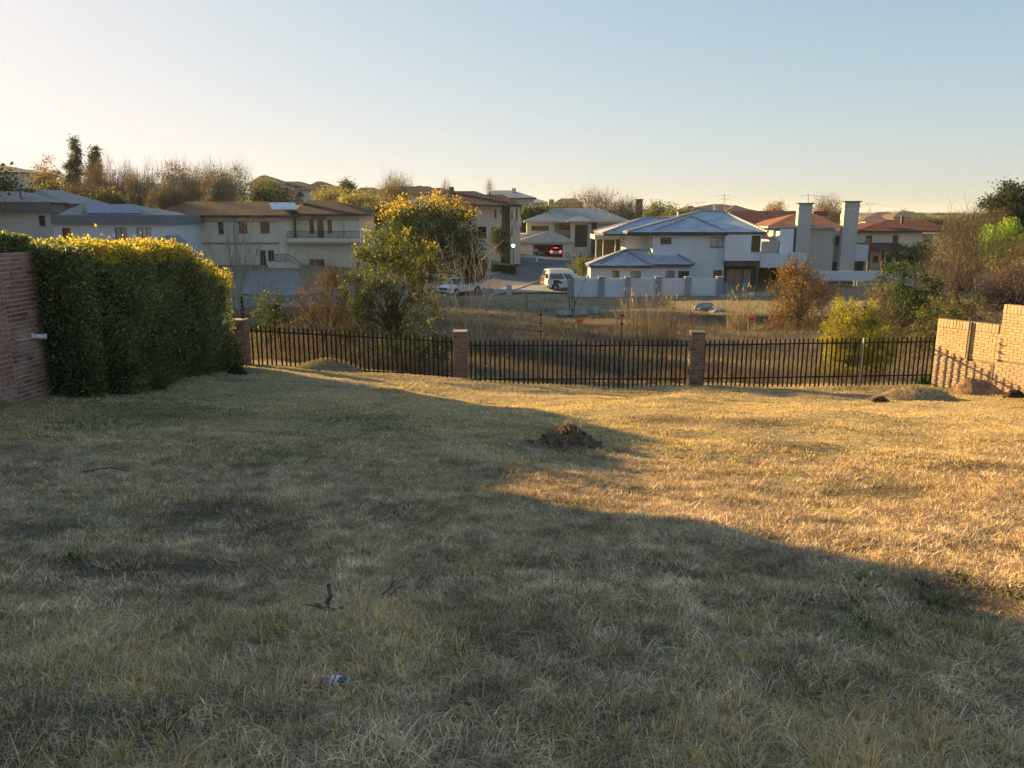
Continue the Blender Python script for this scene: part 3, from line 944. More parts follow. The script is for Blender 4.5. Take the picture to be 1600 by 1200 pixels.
lay_bricks(rw2, rwp(1.645), rwp(2.75), -3.2, zmid + .1, -1, .22, brl, brlh, COURSE=.0745, PITCHB=.19)
stuff_bricks(rw2, rwp(2.77) + SB * .9, rwp(5.5) + SB * .9, zmid + .12, BTOP, -1, .22, BR_R)

# ---- fence pillars and palisade panels
FY = lambda u: 21.2 + (u - 375) / (1470 - 375) * .45
def fx(u, v=560): return P(u, v, FY(u)).x
PW = .372
pb_full, pb_half = brick_box(PW * .595, PW * .29, BH, BR_P), brick_box(PW * .39, PW * .29, BH, BR_P)
def pillar(u, vtop, label):
    Y = FY(u); x = fx(u); zt = Z(vtop, Y); zg = g1(x, Y)
    t = thing('fence_pillar', label, 'pillar', (x, Y + PW / 2, zg), 'brick pillars of the palisade fence')
    base = wloc(t); rnd = random.Random(int(u))
    MB().box(x - PW / 2 + .01, x + PW / 2 - .01, Y + .01, Y + PW - .01, zg - .5, zt - .006).build('mortar', MORTAR_D, t)
    c = 0; z = zt - COURSE / 2 - .0
    while z > zg - .12:
        for face in range(4):
            # pinwheel bond: one long and one short brick on each face
            lay = [(-.205, pb_full), (.305, pb_half)] if (c + face) % 2 == 0 else [(.205, pb_full), (-.305, pb_half)]
            for off, me in lay:
                if face in (1, 3) and me is pb_half: continue
                ang = face * math.pi / 2
                dx, dy = math.cos(ang), math.sin(ang)
                nx_, ny_ = dy, -dx
                r = PW / 2 - PW * .145 + rnd.uniform(.001, .005)
                px, py = x + dx * off * PW + nx_ * r, Y + PW / 2 + dy * off * PW + ny_ * r
                o = bpy.data.objects.new('brick', me); o.parent = t; COL.objects.link(o)
                o.location = (px - base.x, py - base.y, z - base.z); o.rotation_euler = (0, 0, ang + rnd.uniform(-.02, .02))
        z -= COURSE; c += 1
    MB().box(x - PW / 2 - .006, x + PW / 2 + .006, Y - .006, Y + PW + .006, zt - .004, zt + .018).build('cap', MORTAR, t)
    return t
pillar(375, 501, 'brown brick fence pillar at the end of the hedge')
pillar(719, 519, 'brown brick fence pillar in front of the leafy tree where the fence slope ends')
pillar(1090, 519.5, 'brown brick fence pillar in front of the pale house, in open ground')

IRON = mat('black_iron', (.034, .026, .024), .55, .3, 4, .2, 60, .3)
PALE_H = 1.42
def pale_mesh():
    """rolled W-section pale with a split spiked head"""
    m = MB(); w, d, th = .046, .016, .005
    pr = [(-w / 2, 0), (-w / 6, d), (w / 6, d), (w / 2, 0)]
    back = [(x, y + th) for x, y in pr][::-1]
    poly = pr + back
    m.prism([(x, y, -PALE_H) for x, y in poly], (0, 0, PALE_H - .07))
    for cx in (-w / 3, 0, w / 3):
        h = .07 if cx == 0 else .045
        yy = d if cx == 0 else d / 2
        b = [(cx - w / 7, yy - .003, -.07), (cx + w / 7, yy - .003, -.07), (cx + w / 7, yy + .006, -.07), (cx - w / 7, yy + .006, -.07)]
        tip = (cx * 1.25, yy, -.07 + h)
        for i in range(4): m.face([b[i], b[(i + 1) % 4], tip])
    return m.mesh('pale', IRON)
PALE = pale_mesh()
def panel(u0, u1, vt0, vt1, n, label, stays=()):
    x0, x1 = fx(u0, 525), fx(u1, 525)
    Y0, Y1 = FY(u0) + PW / 2, FY(u1) + PW / 2
    zt = lambda t: Z(vt0, Y0) * (1 - t) + Z(vt1, Y1) * t
    t0 = thing('palisade_fence', label, 'fence', ((x0 + x1) / 2, (Y0 + Y1) / 2, g1((x0 + x1) / 2, Y0)), 'palisade panels between brick pillars')
    base = wloc(t0); rnd = random.Random(n)
    for k in range(n):
        t = (k + .5) / n
        x, y = x0 + (x1 - x0) * t, Y0 + (Y1 - Y0) * t
        o = bpy.data.objects.new('pale', PALE); o.parent = t0; COL.objects.link(o)
        o.location = (x - base.x + rnd.uniform(-.006, .006), y - base.y - .02, zt(t) - base.z + rnd.uniform(-.012, .012))
        o.rotation_euler = (0, rnd.uniform(-.014, .014), rnd.uniform(-.1, .1))
    for dz in (.195, 1.15):
        m = MB()
        for k in range(8):
            a, b = k / 8, (k + 1) / 8
            pa = Vector((x0 + (x1 - x0) * a, Y0 + (Y1 - Y0) * a + .018, zt(a) - dz)); pb_ = Vector((x0 + (x1 - x0) * b, Y0 + (Y1 - Y0) * b + .018, zt(b) - dz))
            m.bar(pa, pb_, .03, .04)
        m.build('rail', IRON, t0)
    return t0
panel(387, 708, 505.5, 523.5, 44, 'sloping black palisade panel stepping down from the hedge, shrubs behind it')
panel(731, 1079, 529, 529, 46, 'black palisade panel between two brown brick pillars, open veld behind it')
panel(1101, 1470, 528.5, 523, 50, 'black palisade panel ending at the sunlit brick wall, yellow bush behind it')

GALV = mat('galvanised_steel', (.42, .42, .42), .5, .15, 6, 0, 40, .6)
DARKP = mat('dark_post', (.025, .025, .027), .6, .2, 6)
def stay(name, label, u, v0, v1, r, m_, insul, yo=.28, mi=None):
    Y = FY(u) + yo; a, b = P(u, v0, Y), P(u, v1, Y)
    b = Vector((a.x, a.y, min(b.z, g1(a.x, Y) - .1)))
    t = thing(name, label, 'post', (a.x, a.y, g1(a.x, Y)))
    m = MB(); m.tube(b, a, r, r * .9, n=8); m.build('shaft', m_, t)
    for z in insul:
        m = MB(); q = P(u, z, Y); q.x = a.x
        m.tube(q + Vector((-.055, -.01, 0)), q + Vector((.055, -.01, 0)), .018, n=8); m.tube(q + Vector((-.03, -.01, 0)), q + Vector((-.02, -.01, 0)), .028, n=8); m.tube(q + Vector((.02, -.01, 0)), q + Vector((.03, -.01, 0)), .028, n=8)
        m.build('insulator', mi or DARKP, t)
    return t
stay('electric_fence_post', 'thin dark electric fence post with insulators above the pillar by the hedge', 377, 462, 503, .022, DARKP, (466, 472, 478, 484, 490, 496), .15)
stay('electric_fence_post', 'tall thin dark post behind the fence, nearest the middle of the bare ground', 844, 485, 600, .02, DARKP, (492, 505, 518))
stay('electric_fence_post', 'tall thin dark post behind the fence at the foot of the reed clump', 972, 486, 600, .018, DARKP, (493, 506))
stay('steel_post', 'plain pale steel post standing against the fence beside the yellow bush', 1350, 528, 600, .026, GALV, (), -.10)
stay('electric_fence_post', 'slim grey rod rising behind the fence above the yellow bush', 1352, 470, 600, .011, DARKP, (480, 492, 504), .35)

# =================================================================== the hedge
rg = np.random.default_rng(11)
def hedge_top(y):
    return np.interp(y, [13.4, 14.2, 15.5, 17.5, 18.3, 19.0, 19.8, 20.7], [.97, 1.02, .99, .90, .68, .48, .22, -.05]) + (vnoise(y * 2.3, y * 0 + 3, 3) - .5) * .16
def hedge_face(y, z):
    return -7.15 - .01 * (y - 13.5) - .35 * sstep(19.8, 20.8, y) + (fbm(y * 1.0, z * 1.0, 19, 3) - .5) * .9 - .30 * sstep(14.3, 13.5, y) - sstep(.0, .5, z - hedge_top(y) + .45) * .25
n = 62000
y = rg.uniform(13.25, 20.75, n); bot = G(np.full(n, -7.4), y)
tt = rg.random(n); z = bot - .05 + (hedge_top(y) - bot + .05) * tt
x = hedge_face(y, z) - rg.normal(.06, .10, n) + (rg.random(n) < .04) * rg.uniform(.0, .22, n)
nf = np.tile(np.array([[.8, -.25, .25]]), (n, 1))
# top surface
n2 = 17000
y2 = rg.uniform(13.25, 20.75, n2); x2 = rg.uniform(-8.75, -7.25, n2)
z2 = hedge_top(y2) - np.abs(rg.normal(0, .07, n2)) - ((x2 + 8.0) / 1.0) ** 2 * .12 + rg.exponential(.035, n2) + (vnoise(x2 * 3, y2 * 3, 8) - .5) * .16
# foliage leaning over the low wall
n5 = 12000
y5 = rg.uniform(12.72, 13.7, n5); x5 = rg.uniform(-8.95, -8.22, n5); z5 = .82 + rg.random(n5) ** .7 * (.36 + .16 * vnoise(y5 * 3, x5 * 3, 15)) * sstep(12.68, 12.85, y5)
# far end
n3 = 5000
z3 = rg.random(n3); x3 = rg.uniform(-8.7, -7.35, n3); y3 = 20.72 - np.abs(rg.normal(0, .08, n3)) + (fbm(x3 * 2, z3 * 4, 5, 2) - .5) * .4
z3 = -2.5 + z3 * (2.7)
n4 = 9000
x4 = rg.uniform(-8.25, -7.0, n4); y4 = 13.36 - np.abs(rg.normal(0, .07, n4)) + (fbm(x4 * 2, x4 * 0 + 7, 6, 2) - .5) * .3; z4 = -1.75 + rg.random(n4) * 2.85
px = np.concatenate([np.stack([x, y, z], 1), np.stack([x2, y2, z2], 1), np.stack([x3, y3, z3], 1), np.stack([x4, y4, z4], 1), np.stack([x5, y5, z5], 1)])
nn = np.concatenate([nf, np.tile([[.15, 0, .9]], (n2, 1)), np.tile([[.2, .8, .2]], (n3, 1)), np.tile([[.3, -.8, .2]], (n4, 1)), np.tile([[.2, 0, .8]], (n5, 1))])
N_ = len(px)
pal = np.array([[.095, .135, .06], [.135, .17, .075], [.19, .215, .10], [.062, .095, .045], [.30, .28, .15]])
cl = pal[rg.choice(5, N_, p=[.3, .28, .18, .16, .08])] * rg.uniform(.7, 1.35, N_)[:, None]
clump = fbm(px[:, 1] * 1.6, px[:, 2] * 1.6 + px[:, 0], 43, 3)
cl *= (.6 + .8 * clump)[:, None]
dead = (rg.random(N_) < .045 + .20 * sstep(.58, .72, fbm(px[:, 1] * .9 + 4, px[:, 2] * .9, 47, 2)))
cl[dead] = np.array([.12, .085, .045]) * rg.uniform(.6, 1.3, dead.sum())[:, None]
sun_gold = (px[:, 2] > hedge_top(px[:, 1]) - .30) & (rg.random(N_) < .75) & (px[:, 1] > 13.95)
cl[sun_gold] = np.array([.46, .36, .05]) * rg.uniform(.6, 1.3, sun_gold.sum())[:, None]  # top leaves coloured gold to carry the sunlight on the hedge
hedge = thing('hedge', 'tall clipped dark green hedge with golden sunlit top against the brick wall', 'hedge', (-7.9, 17, g1(-7.9, 17)))
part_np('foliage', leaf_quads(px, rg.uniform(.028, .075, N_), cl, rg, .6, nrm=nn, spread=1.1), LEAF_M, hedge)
# twiggy inner mass
ysg = np.linspace(13.45, 20.55, 40); mb = MB(); rows = []
for yy_ in ysg:
    zb = g1(-7.6, yy_) - .1; zt_ = float(hedge_top(np.array([yy_]))[0]) - .22
    sec = []
    for k in range(9):
        zz = zb + (zt_ - zb) * k / 8
        sec.append((float(hedge_face(np.array([yy_]), np.array([zz]))[0]) - .22, yy_, zz))
    sec += [(-8.3, yy_, zt_), (-8.75, yy_, zt_ - .15), (-8.75, yy_, zb)]
    rows.append(sec)
for a, b in zip(rows[:-1], rows[1:]):
    for k in range(len(a) - 1): mb.face([a[k], a[k + 1], b[k + 1], b[k]])
mb.face(rows[0]); mb.face(rows[-1])
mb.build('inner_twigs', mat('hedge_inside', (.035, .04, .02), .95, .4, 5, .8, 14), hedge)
segs = []
for k in range(26):
    yy_ = 13.5 + k * .275 + random.Random(k).uniform(-.1, .1)
    x0 = -7.55; z0 = g1(x0, yy_)
    grow((x0, yy_, z0 - .05), (random.Random(k + 50).uniform(-.1, .3), random.Random(k + 90).uniform(-.3, .3), 1), .9, .02, 1, rg, segs, .4, .2)
part_np('stems', seg_tubes(segs, (.06, .045, .03), 4), BARK_M, hedge)['kind'] = 'stuff'

# shoots standing up from the hedge top
segs = []
for k in range(60):
    yy_ = rg.uniform(13.5, 20.6); xx_ = rg.uniform(-8.3, -7.4)
    z0 = float(hedge_top(np.array([yy_]))[0]) - .1
    p0 = np.array([xx_, yy_, z0]); p1 = p0 + np.array([rg.normal(0, .05), rg.normal(0, .05), rg.uniform(.05, .18)])
    segs.append((*p0, *p1, .005, .003))
S = np.array(segs)
part_np('shoots', seg_tubes(segs, (.10, .08, .03)), BARK_M, hedge)['kind'] = 'stuff'
tt = rg.random((60, 16)); pp = (S[:, None, :3] * (1 - tt[..., None]) + S[:, None, 3:6] * tt[..., None]).reshape(-1, 3)
part_np('sun_gold_leaves', leaf_quads(pp, rg.uniform(.03, .06, len(pp)), np.array([.45, .36, .05]) * rg.uniform(.6, 1.3, len(pp))[:, None], rg, .55), LEAF_M, hedge)  # shoot leaves share the painted sunlit gold of the hedge top

def tuft(name, label, cat, u, v, r, h, nb, cols, group=None, w=(.004, .009), lean=(.2, 1.0), loc=None):
    """low plant: a clump of arching leaves"""
    p = loc or hit(u, v)
    nb = int(nb)
    a = rg.uniform(0, 6.3, nb); rr = r * rg.random(nb) ** .7
    x, y = p.x + np.cos(a) * rr, p.y + np.sin(a) * rr
    cols = np.array(cols)
    c = cols[rg.integers(0, len(cols), nb)] * rg.uniform(.7, 1.3, nb)[:, None]
    V, F, C = blades(x, y, G(x, y) - .01, h * rg.uniform(.5, 1.1, nb), rg.uniform(*w, nb), a + rg.normal(0, .5, nb), rg.uniform(*lean, nb), rg.random(nb), c)
    o = obj(name, np_mesh(name, V - np.array(p), F, LEAF_M, C), None, p)
    return tag(o, label, cat, group)

FERN = [(.04, .065, .03), (.05, .085, .035), (.03, .05, .025)]
tuft('fern', 'dark feathery plant growing out of the hedge foot next to the brick wall', 'plant', 150, 614, .55, .85, 900, FERN, w=(.010, .022), lean=(.3, 1.2))
tuft('fern', 'brighter green low plant at the middle of the hedge foot', 'plant', 225, 606, .40, .35, 500, [(.07, .12, .03), (.06, .10, .03)], w=(.01, .02), lean=(.3, 1.3))

# =================================================================== earth mounds and clods
SOIL = attr_mat('bare_soil', rough=.95, noise=.35, scale=12, bump=.9, bscale=22, spec=.05)
def mound(name, label, u, v, rx, ry, h, cols, seed, grassy=0, gcol=None, rough=.25):
    p = hit(u, v); c = Vector((p.x, p.y + ry * .8, 0))
    na, nr = 40, 14
    vs, cs = [], []
    for i in range(nr + 1):
        r = i / nr
        for k in range(na):
            a = 2 * math.pi * k / na
            x, y = c.x + math.cos(a) * rx * r, c.y + math.sin(a) * ry * r
            vs.append((x, y, r))
    vs = np.array(vs)
    f = (1 - vs[:, 2] ** 2.3) ** 1.35 * (1 + rough * 2 * (fbm(vs[:, 0] * 5, vs[:, 1] * 5, seed, 4) - .5)) + rough * .5 * (fbm(vs[:, 0] * 14, vs[:, 1] * 14, seed + 3, 3) - .5) * (vs[:, 2] < .98)
    z = G(vs[:, 0], vs[:, 1]) + h * f - .03 * (vs[:, 2] > .97)
    V = np.column_stack([vs[:, 0], vs[:, 1], z])
    n = np.arange((nr + 1) * na).reshape(nr + 1, na); n2 = np.roll(n, -1, 1)
    q = np.stack([n[:-1].ravel(), n[1:].ravel(), n2[1:].ravel(), n2[:-1].ravel()], 1)[na:]
    tri = np.stack([n[1], n2[1], np.full(na, n[0, 0])], 1)
    cols = np.array(cols)
    cc = cols[rg.integers(0, len(cols), len(V))] * (.6 + .8 * fbm(V[:, 0] * 6, V[:, 1] * 6, seed + 9, 3))[:, None]
    t = thing(name, label, 'mound', (c.x, c.y, g1(c.x, c.y)))
    part_np('soil', (V, [q, tri], cc), SOIL, t, True)
    # loose clods lying on and around the heap
    nc = int(26 + 60 * rough); oc, of, occ = [], [], []
    for i in range(nc):
        a, rr_ = rg.uniform(0, 6.3), rg.uniform(.2, 1.18)
        x_, y_ = c.x + math.cos(a) * rx * rr_, c.y + math.sin(a) * ry * rr_
        z_ = g1(x_, y_) + h * max(0, (1 - rr_ ** 2.3)) ** 1.35 if rr_ < 1 else g1(x_, y_)
        s_ = rg.uniform(.008, .03) * (1.3 if rough > .5 else .9)
        k0 = len(oc) * 6
        oc.append(np.array([[1, 0, 0], [-1, 0, 0], [0, 1, 0], [0, -1, 0], [0, 0, 1], [0, 0, -1]]) * rg.uniform(.6, 1.3, (6, 1)) * s_ + np.array([x_, y_, z_ + s_ * .4]))
        of.append(np.array([[0, 2, 4], [2, 1, 4], [1, 3, 4], [3, 0, 4], [2, 0, 5], [1, 2, 5], [3, 1, 5], [0, 3, 5]]) + k0)
        occ.append(np.tile(cols[rg.integers(0, len(cols))] * rg.uniform(.6, 1.1), (6, 1)))
    o = part_np('loose_clods', (np.concatenate(oc), [np.concatenate(of)], np.concatenate(occ)), SOIL, t); o['kind'] = 'stuff'
    if grassy:
        k = rg.integers(0, len(V), grassy); k = k[vs[k, 2] < .97]
        b = V[k] + rg.normal(0, .03, (len(k), 3)) * np.array([1, 1, 0])
        gc = np.array(gcol)[rg.integers(0, len(gcol), len(k))] * rg.uniform(.6, 1.3, len(k))[:, None]
        d = blades(b[:, 0], b[:, 1], b[:, 2] - .01, rg.uniform(.03, .09, len(k)), rg.uniform(.004, .009, len(k)), rg.uniform(0, 6.3, len(k)), rg.uniform(.2, 1.5, len(k)), rg.random(len(k)), gc)
        o = part_np('grass', d, GRASS_M, t); o['kind'] = 'stuff'
    return t
STRAW = [(.55, .45, .28), (.48, .38, .22), (.16, .19, .07), (.36, .28, .17)]
mound('earth_mound', 'low grass covered mound beside the sloping fence panel', 510, 579, 1.0, .7, .24, [(.24, .19, .12), (.28, .22, .13)], 3, 2600, STRAW, .15)
mound('earth_mound', 'crumbly dark soil heap alone in the middle of the lawn', 890, 699, .46, .36, .20, [(.12, .085, .055), (.17, .12, .08), (.085, .06, .042)], 5, 450, STRAW, .6)
mound('earth_mound', 'smooth grassy mound near the sunlit wall with its near side in shade', 1446, 627, 1.1, .75, .30, [(.25, .185, .11), (.29, .22, .13)], 7, 1500, STRAW, .12)
mound('earth_mound', 'bare reddish soil heap against the sunlit brick wall', 1538, 617, .75, .55, .34, [(.24, .155, .09), (.27, .18, .105), (.20, .13, .08)], 9, 200, [(.10, .14, .04), (.3, .25, .12)], .3)
CLOD = [(.045, .034, .028), (.06, .045, .034), (.035, .027, .022)]
mound('dirt_clod', 'small black heap of clods on the lawn at the end of the hedge', 368, 585, .24, .2, .16, CLOD, 11, 60, [(.05, .04, .03)], .9)
mound('dirt_clod', 'small dark heap of clods in front of the smooth grassy mound', 1380, 629, .19, .16, .10, CLOD, 13, 40, [(.07, .055, .035)], .9)
mound('dirt_clod', 'dark clods at the foot of the wall by the picture edge', 1592, 622, .28, .2, .14, CLOD, 15, 60, [(.07, .055, .035)], .9)
# =================================================================== houses
GLASS = mat('window_glass', (.03, .035, .042), .06, .1, 1, spec=.7)
GLASS_C = mat('curtained_glass', (.30, .31, .32), .12, .25, 2.5, spec=.6, streak=.8)
GLASS_B = mat('bright_glass', (.42, .47, .50), .10, .15, 1, spec=.7)
DARKIN = mat('dark_opening', (.012, .012, .013), .9, .1, 1)
FR_DARK = mat('charcoal_aluminium', (.045, .048, .055), .5, .1, 5, 0, 40, .2)
FR_BROWN = mat('brown_timber', (.07, .04, .028), .7, .2, 5)
FR_WHITE = mat('white_aluminium', (.6, .6, .6), .5, .06, 5)
W_BLUE = mat('pale_grey_plaster', (.56, .61, .70), .9, .07, .7, .08, 30, streak=.6)
W_GREY = mat('mid_grey_plaster', (.24, .28, .34), .9, .08, .7, .08, 30)
W_DGREY = mat('dark_plaster', (.085, .078, .075), .9, .1, .7, .08, 30)
W_CREAM = mat('cream_plaster', (.64, .585, .485), .9, .08, .6, .08, 30, streak=.6)
W_BEIGE = mat('beige_plaster', (.52, .46, .42), .9, .09, .6, .08, 30, streak=.6)
W_TAUPE = mat('taupe_plaster', (.42, .425, .43), .9, .08, .6, .08, 30, streak=.6)
W_WHITE = mat('white_plaster', (.60, .65, .72), .9, .06, .6, .05, 30, streak=.6)
BAND = mat('plaster_band', (.30, .255, .20), .9, .1, 1)

def tile_mat(name, col, rough=.6, rows=3.0):
    """roof tiles: courses and pans as relief with a tone of their own"""
    m, nt, b = nodes_of(name)
    N, L = nt.nodes, nt.links
    tc = N.new('ShaderNodeTexCoord')
    w1 = N.new('ShaderNodeTexWave'); w1.bands_direction = 'Z'; w1.inputs['Scale'].default_value = rows; w1.inputs['Distortion'].default_value = .3
    w2 = N.new('ShaderNodeTexWave'); w2.bands_direction = 'X'; w2.inputs['Scale'].default_value = 1.6; w2.inputs['Distortion'].default_value = .2
    n1 = N.new('ShaderNodeTexNoise'); n1.inputs['Scale'].default_value = 1.1; n1.inputs['Detail'].default_value = 8
    for k in (w1, w2, n1): L.new(tc.outputs['Object'], k.inputs['Vector'])
    ad = N.new('ShaderNodeMath'); ad.operation = 'MULTIPLY_ADD'; ad.inputs[1].default_value = .6
    L.new(w1.outputs['Fac'], ad.inputs[0]); L.new(w2.outputs['Fac'], ad.inputs[2])
    bp = N.new('ShaderNodeBump'); bp.inputs['Strength'].default_value = .55; bp.inputs['Distance'].default_value = .06
    L.new(ad.outputs[0], bp.inputs['Height']); L.new(bp.outputs[0], b.inputs['Normal'])
    mr = N.new('ShaderNodeMapRange'); mr.inputs['From Min'].default_value = .3; mr.inputs['From Max'].default_value = .7
    mr.inputs['To Min'].default_value = .75; mr.inputs['To Max'].default_value = 1.2
    L.new(n1.outputs[0], mr.inputs['Value'])
    mx = N.new('ShaderNodeMix'); mx.data_type = 'RGBA'; mx.blend_type = 'MULTIPLY'; mx.inputs[0].default_value = 1
    mx.inputs[6].default_value = (*col, 1); L.new(mr.outputs[0], mx.inputs[7])
    L.new(mx.outputs[2], b.inputs['Base Color'])
    b.inputs['Roughness'].default_value = rough; b.inputs['Specular IOR Level'].default_value = .35 if rough < .6 else .12
    MATS[name] = m
    return m
RF_GREY = tile_mat('grey_roof_tile', (.38, .44, .55), .5)
RF_SLATE = tile_mat('slate_roof', (.20, .235, .275), .5)
RF_DARK = tile_mat('dark_roof', (.12, .15, .18), .5)
RF_BROWN = tile_mat('brown_roof_tile', (.062, .04, .043), .85)
RF_RED = tile_mat('red_roof_tile', (.145, .058, .05), .85)
RF_ORANGE = tile_mat('orange_roof_tile', (.24, .115, .08), .85)
RF_PINK = tile_mat('faded_roof_tile', (.17, .12, .11), .85)
FASCIA = mat('fascia_dark', (.04, .042, .048), .6, .1, 3)
FASCIA_L = mat('fascia_light', (.42, .41, .39), .7, .1, 3)
SOLAR = mat('solar_panel', (.07, .13, .30), .4, .1, 1, spec=.25)
SOLAR_B = mat('solar_panel_bright', (.42, .50, .60), .10, .1, 1, spec=.9)

class House:
    def __init__(s, name, label, cat, u, Y, vbase, group=None):
        s.root = thing(name, label, cat, (X(u, Y), Y, Z(vbase, Y)), group)
        s.zb = Z(vbase, Y)
    def wall(s, u0, u1, v0, v1, Y, depth, m, holes=(), name='wall', thick=.22):
        """solid block seen from the front; holes = (u0, u1, v0, v1, kind) cut as real openings with frame and pane"""
        x0, x1, z1, z0 = X(u0, Y), X(u1, Y), Z(v0, Y), (Z(v1, Y) if v1 is not None else s.zb - .8)
        hs = [(X(h[0], Y), X(h[1], Y), Z(h[3], Y), Z(h[2], Y), h[4] if len(h) > 4 else 'dark') for h in holes]
        mb = MB()
        xsx = sorted({x0, x1, *[h[0] for h in hs], *[h[1] for h in hs]}); zsx = sorted({z0, z1, *[h[2] for h in hs], *[h[3] for h in hs]})
        for a, b in zip(xsx[:-1], xsx[1:]):
            for c, d in zip(zsx[:-1], zsx[1:]):
                mx_, mz_ = (a + b) / 2, (c + d) / 2
                if mx_ < x0 or mx_ > x1 or mz_ < z0 or mz_ > z1: continue
                if any(h[0] < mx_ < h[1] and h[2] < mz_ < h[3] for h in hs): continue
                mb.face([(a, Y, c), (b, Y, c), (b, Y, d), (a, Y, d)])
        for a, b, c, d, k in hs:
            e = Y + thick
            mb.face([(a, Y, c), (a, e, c), (a, e, d), (a, Y, d)]); mb.face([(b, Y, c), (b, Y, d), (b, e, d), (b, e, c)])
            mb.face([(a, Y, c), (b, Y, c), (b, e, c), (a, e, c)]); mb.face([(a, Y, d), (a, e, d), (b, e, d), (b, Y, d)])
        yb = Y + depth
        mb.face([(x0, Y, z0), (x0, Y, z1), (x0, yb, z1), (x0, yb, z0)]); mb.face([(x1, Y, z0), (x1, yb, z0), (x1, yb, z1), (x1, Y, z1)])
        mb.face([(x0, yb, z0), (x0, yb, z1), (x1, yb, z1), (x1, yb, z0)]); mb.face([(x0, Y, z1), (x1, Y, z1), (x1, yb, z1), (x0, yb, z1)])
        o = mb.build(name, m, s.root)
        # keep outward normals of the open shell
        for a, b, c, d, k in hs: s.window(a, b, c, d, Y + thick * .55, k)
        return o
    def window(s, a, b, c, d, y, kind):
        if kind == 'void':
            MB().box(a, b, y + .25, y + .3, c, d).build('opening', DARKIN, s.root); return
        fm, pm, nx_, nz_, nm = {'dark': (FR_DARK, GLASS, 1, 1, 'window'), 'pair': (FR_DARK, GLASS, 2, 1, 'window'), 'split': (FR_DARK, GLASS, 2, 2, 'window'), 'curt': (FR_DARK, GLASS_C, 2, 1, 'window'),
                           'bright': (FR_DARK, GLASS_B, 3, 1, 'window'), 'brown': (FR_BROWN, GLASS, 2, 1, 'window'), 'white': (FR_WHITE, GLASS, 2, 1, 'window'), 'strip': (FR_DARK, GLASS, 2, 1, 'window'),
                           'door': (FR_DARK, GLASS, 1, 1, 'door'), 'doors': (FR_DARK, GLASS_C, 3, 1, 'door'), 'bdoor': (FR_BROWN, GLASS, 2, 1, 'door'), 'tall': (FR_DARK, GLASS, 3, 3, 'window'), 'open': (FR_DARK, GLASS_B, 2, 1, 'window')}[kind]
        f = .06
        m = MB()
        m.box(a, a + f, y - .03, y + .04, c, d).box(b - f, b, y - .03, y + .04, c, d)
        m.box(a + f, b - f, y - .029, y + .039, c, c + f).box(a + f, b - f, y - .029, y + .039, d - f, d)
        for k in range(1, nx_):
            xm = a + (b - a) * k / nx_; m.box(xm - .03, xm + .03, y - .027, y + .037, c + f, d - f)
        for k in range(1, nz_):
            zm = c + (d - c) * k / nz_; m.box(a + f, b - f, y - .025, y + .035, zm - .03, zm + .03)
        w = m.build(nm, fm, s.root)
        for i in range(nx_):
            for j in range(nz_):
                xa, xb = a + (b - a) * i / nx_ + .03, a + (b - a) * (i + 1) / nx_ - .03
                za, zb = c + (d - c) * j / nz_ + .03, c + (d - c) * (j + 1) / nz_ - .03
                p = MB().face([(xa, y + .01, za), (xb, y + .01, za), (xb, y + .012, zb), (xa, y + .012, zb)]).build('pane', pm, w)
        if nm == 'window' and kind not in ('tall', 'bright'):
            MB().box(a - .06, b + .06, y - .16, y - .035, c - .08, c - .002).build('sill', m_sill, s.root)
    def box(s, name, u0, u1, v0, v1, Y, depth, m, sub=None):
        return MB().box(X(u0, Y), X(u1, Y), Y, Y + depth, Z(v1, Y), Z(v0, Y)).build(name, m, sub or s.root)
    def hip(s, u0, u1, ve, Y0, depth, ur0, ur1, vr, m, over=.35, fas=FASCIA, name='roof', dy=.5, caps=None, fh=.2):
        """hip roof; eave rectangle u0..u1 at height ve on the plane Y0, ridge ur0..ur1 at height vr on the middle plane"""
        x0, x1, ya, yb, ze = X(u0, Y0), X(u1, Y0), Y0 - over, Y0 + depth + over, Z(ve, Y0)
        ym = Y0 + depth * dy
        zr = Z(vr, ym); ra, rb = X(ur0, ym), X(ur1, ym)
        m1 = MB()
        A, B, C, D = (x0, ya, ze), (x1, ya, ze), (x1, yb, ze), (x0, yb, ze)
        E, F_ = (ra, ym, zr), (rb, ym, zr)
        if ur1 - ur0 > .5:
            m1.face([A, B, F_, E]); m1.face([B, C, F_]); m1.face([C, D, E, F_]); m1.face([D, A, E])
        else:
            for p, q in ((A, B), (B, C), (C, D), (D, A)): m1.face([p, q, E])
        m1.face([D, C, B, A])
        rf = m1.build(name, m, s.root)
        i = .03
        m2 = MB(); m2.box(x0 + i, x1 - i, ya + i, yb - i, ze - fh, ze - .004)
        m2.build('fascia', fas, rf)
        if caps is not None:
            m3 = MB()
            for p, q in ((A, E), (B, F_), (E, F_), (C, F_), (D, E)):
                p, q = Vector(p), Vector(q); L_ = (q - p).length
                if L_ < .3: continue
                k = max(2, int(L_ / .42))
                for t in range(k):
                    a, b = p.lerp(q, t / k), p.lerp(q, (t + 1.06) / k)
                    m3.tube(a + Vector((0, 0, .04)), b + Vector((0, 0, .02)), .15, .115, 7)
            o = m3.build('ridge_tiles', caps, rf); o['kind'] = 'stuff'
        return rf
    def ridge(s, u0, u1, ve, Y0, depth, uap, vap, m, over=.35, fas=FASCIA, back=None, caps=None, dyf=None):
        """projecting hip: apex at (uap, vap) set back from the eave, ridge running away from the viewer"""
        x0, x1, ya, ze = X(u0, Y0), X(u1, Y0), Y0 - over, Z(ve, Y0)
        yf = Y0 + (dyf if dyf is not None else (x1 - x0) / 2)
        yb = Y0 + depth
        E = (X(uap, yf), yf, Z(vap, yf)); F_ = (X(uap, yf), yb, Z(vap, yf))
        A, B, C, D = (x0, ya, ze), (x1, ya, ze), (x1, yb, ze), (x0, yb, ze)
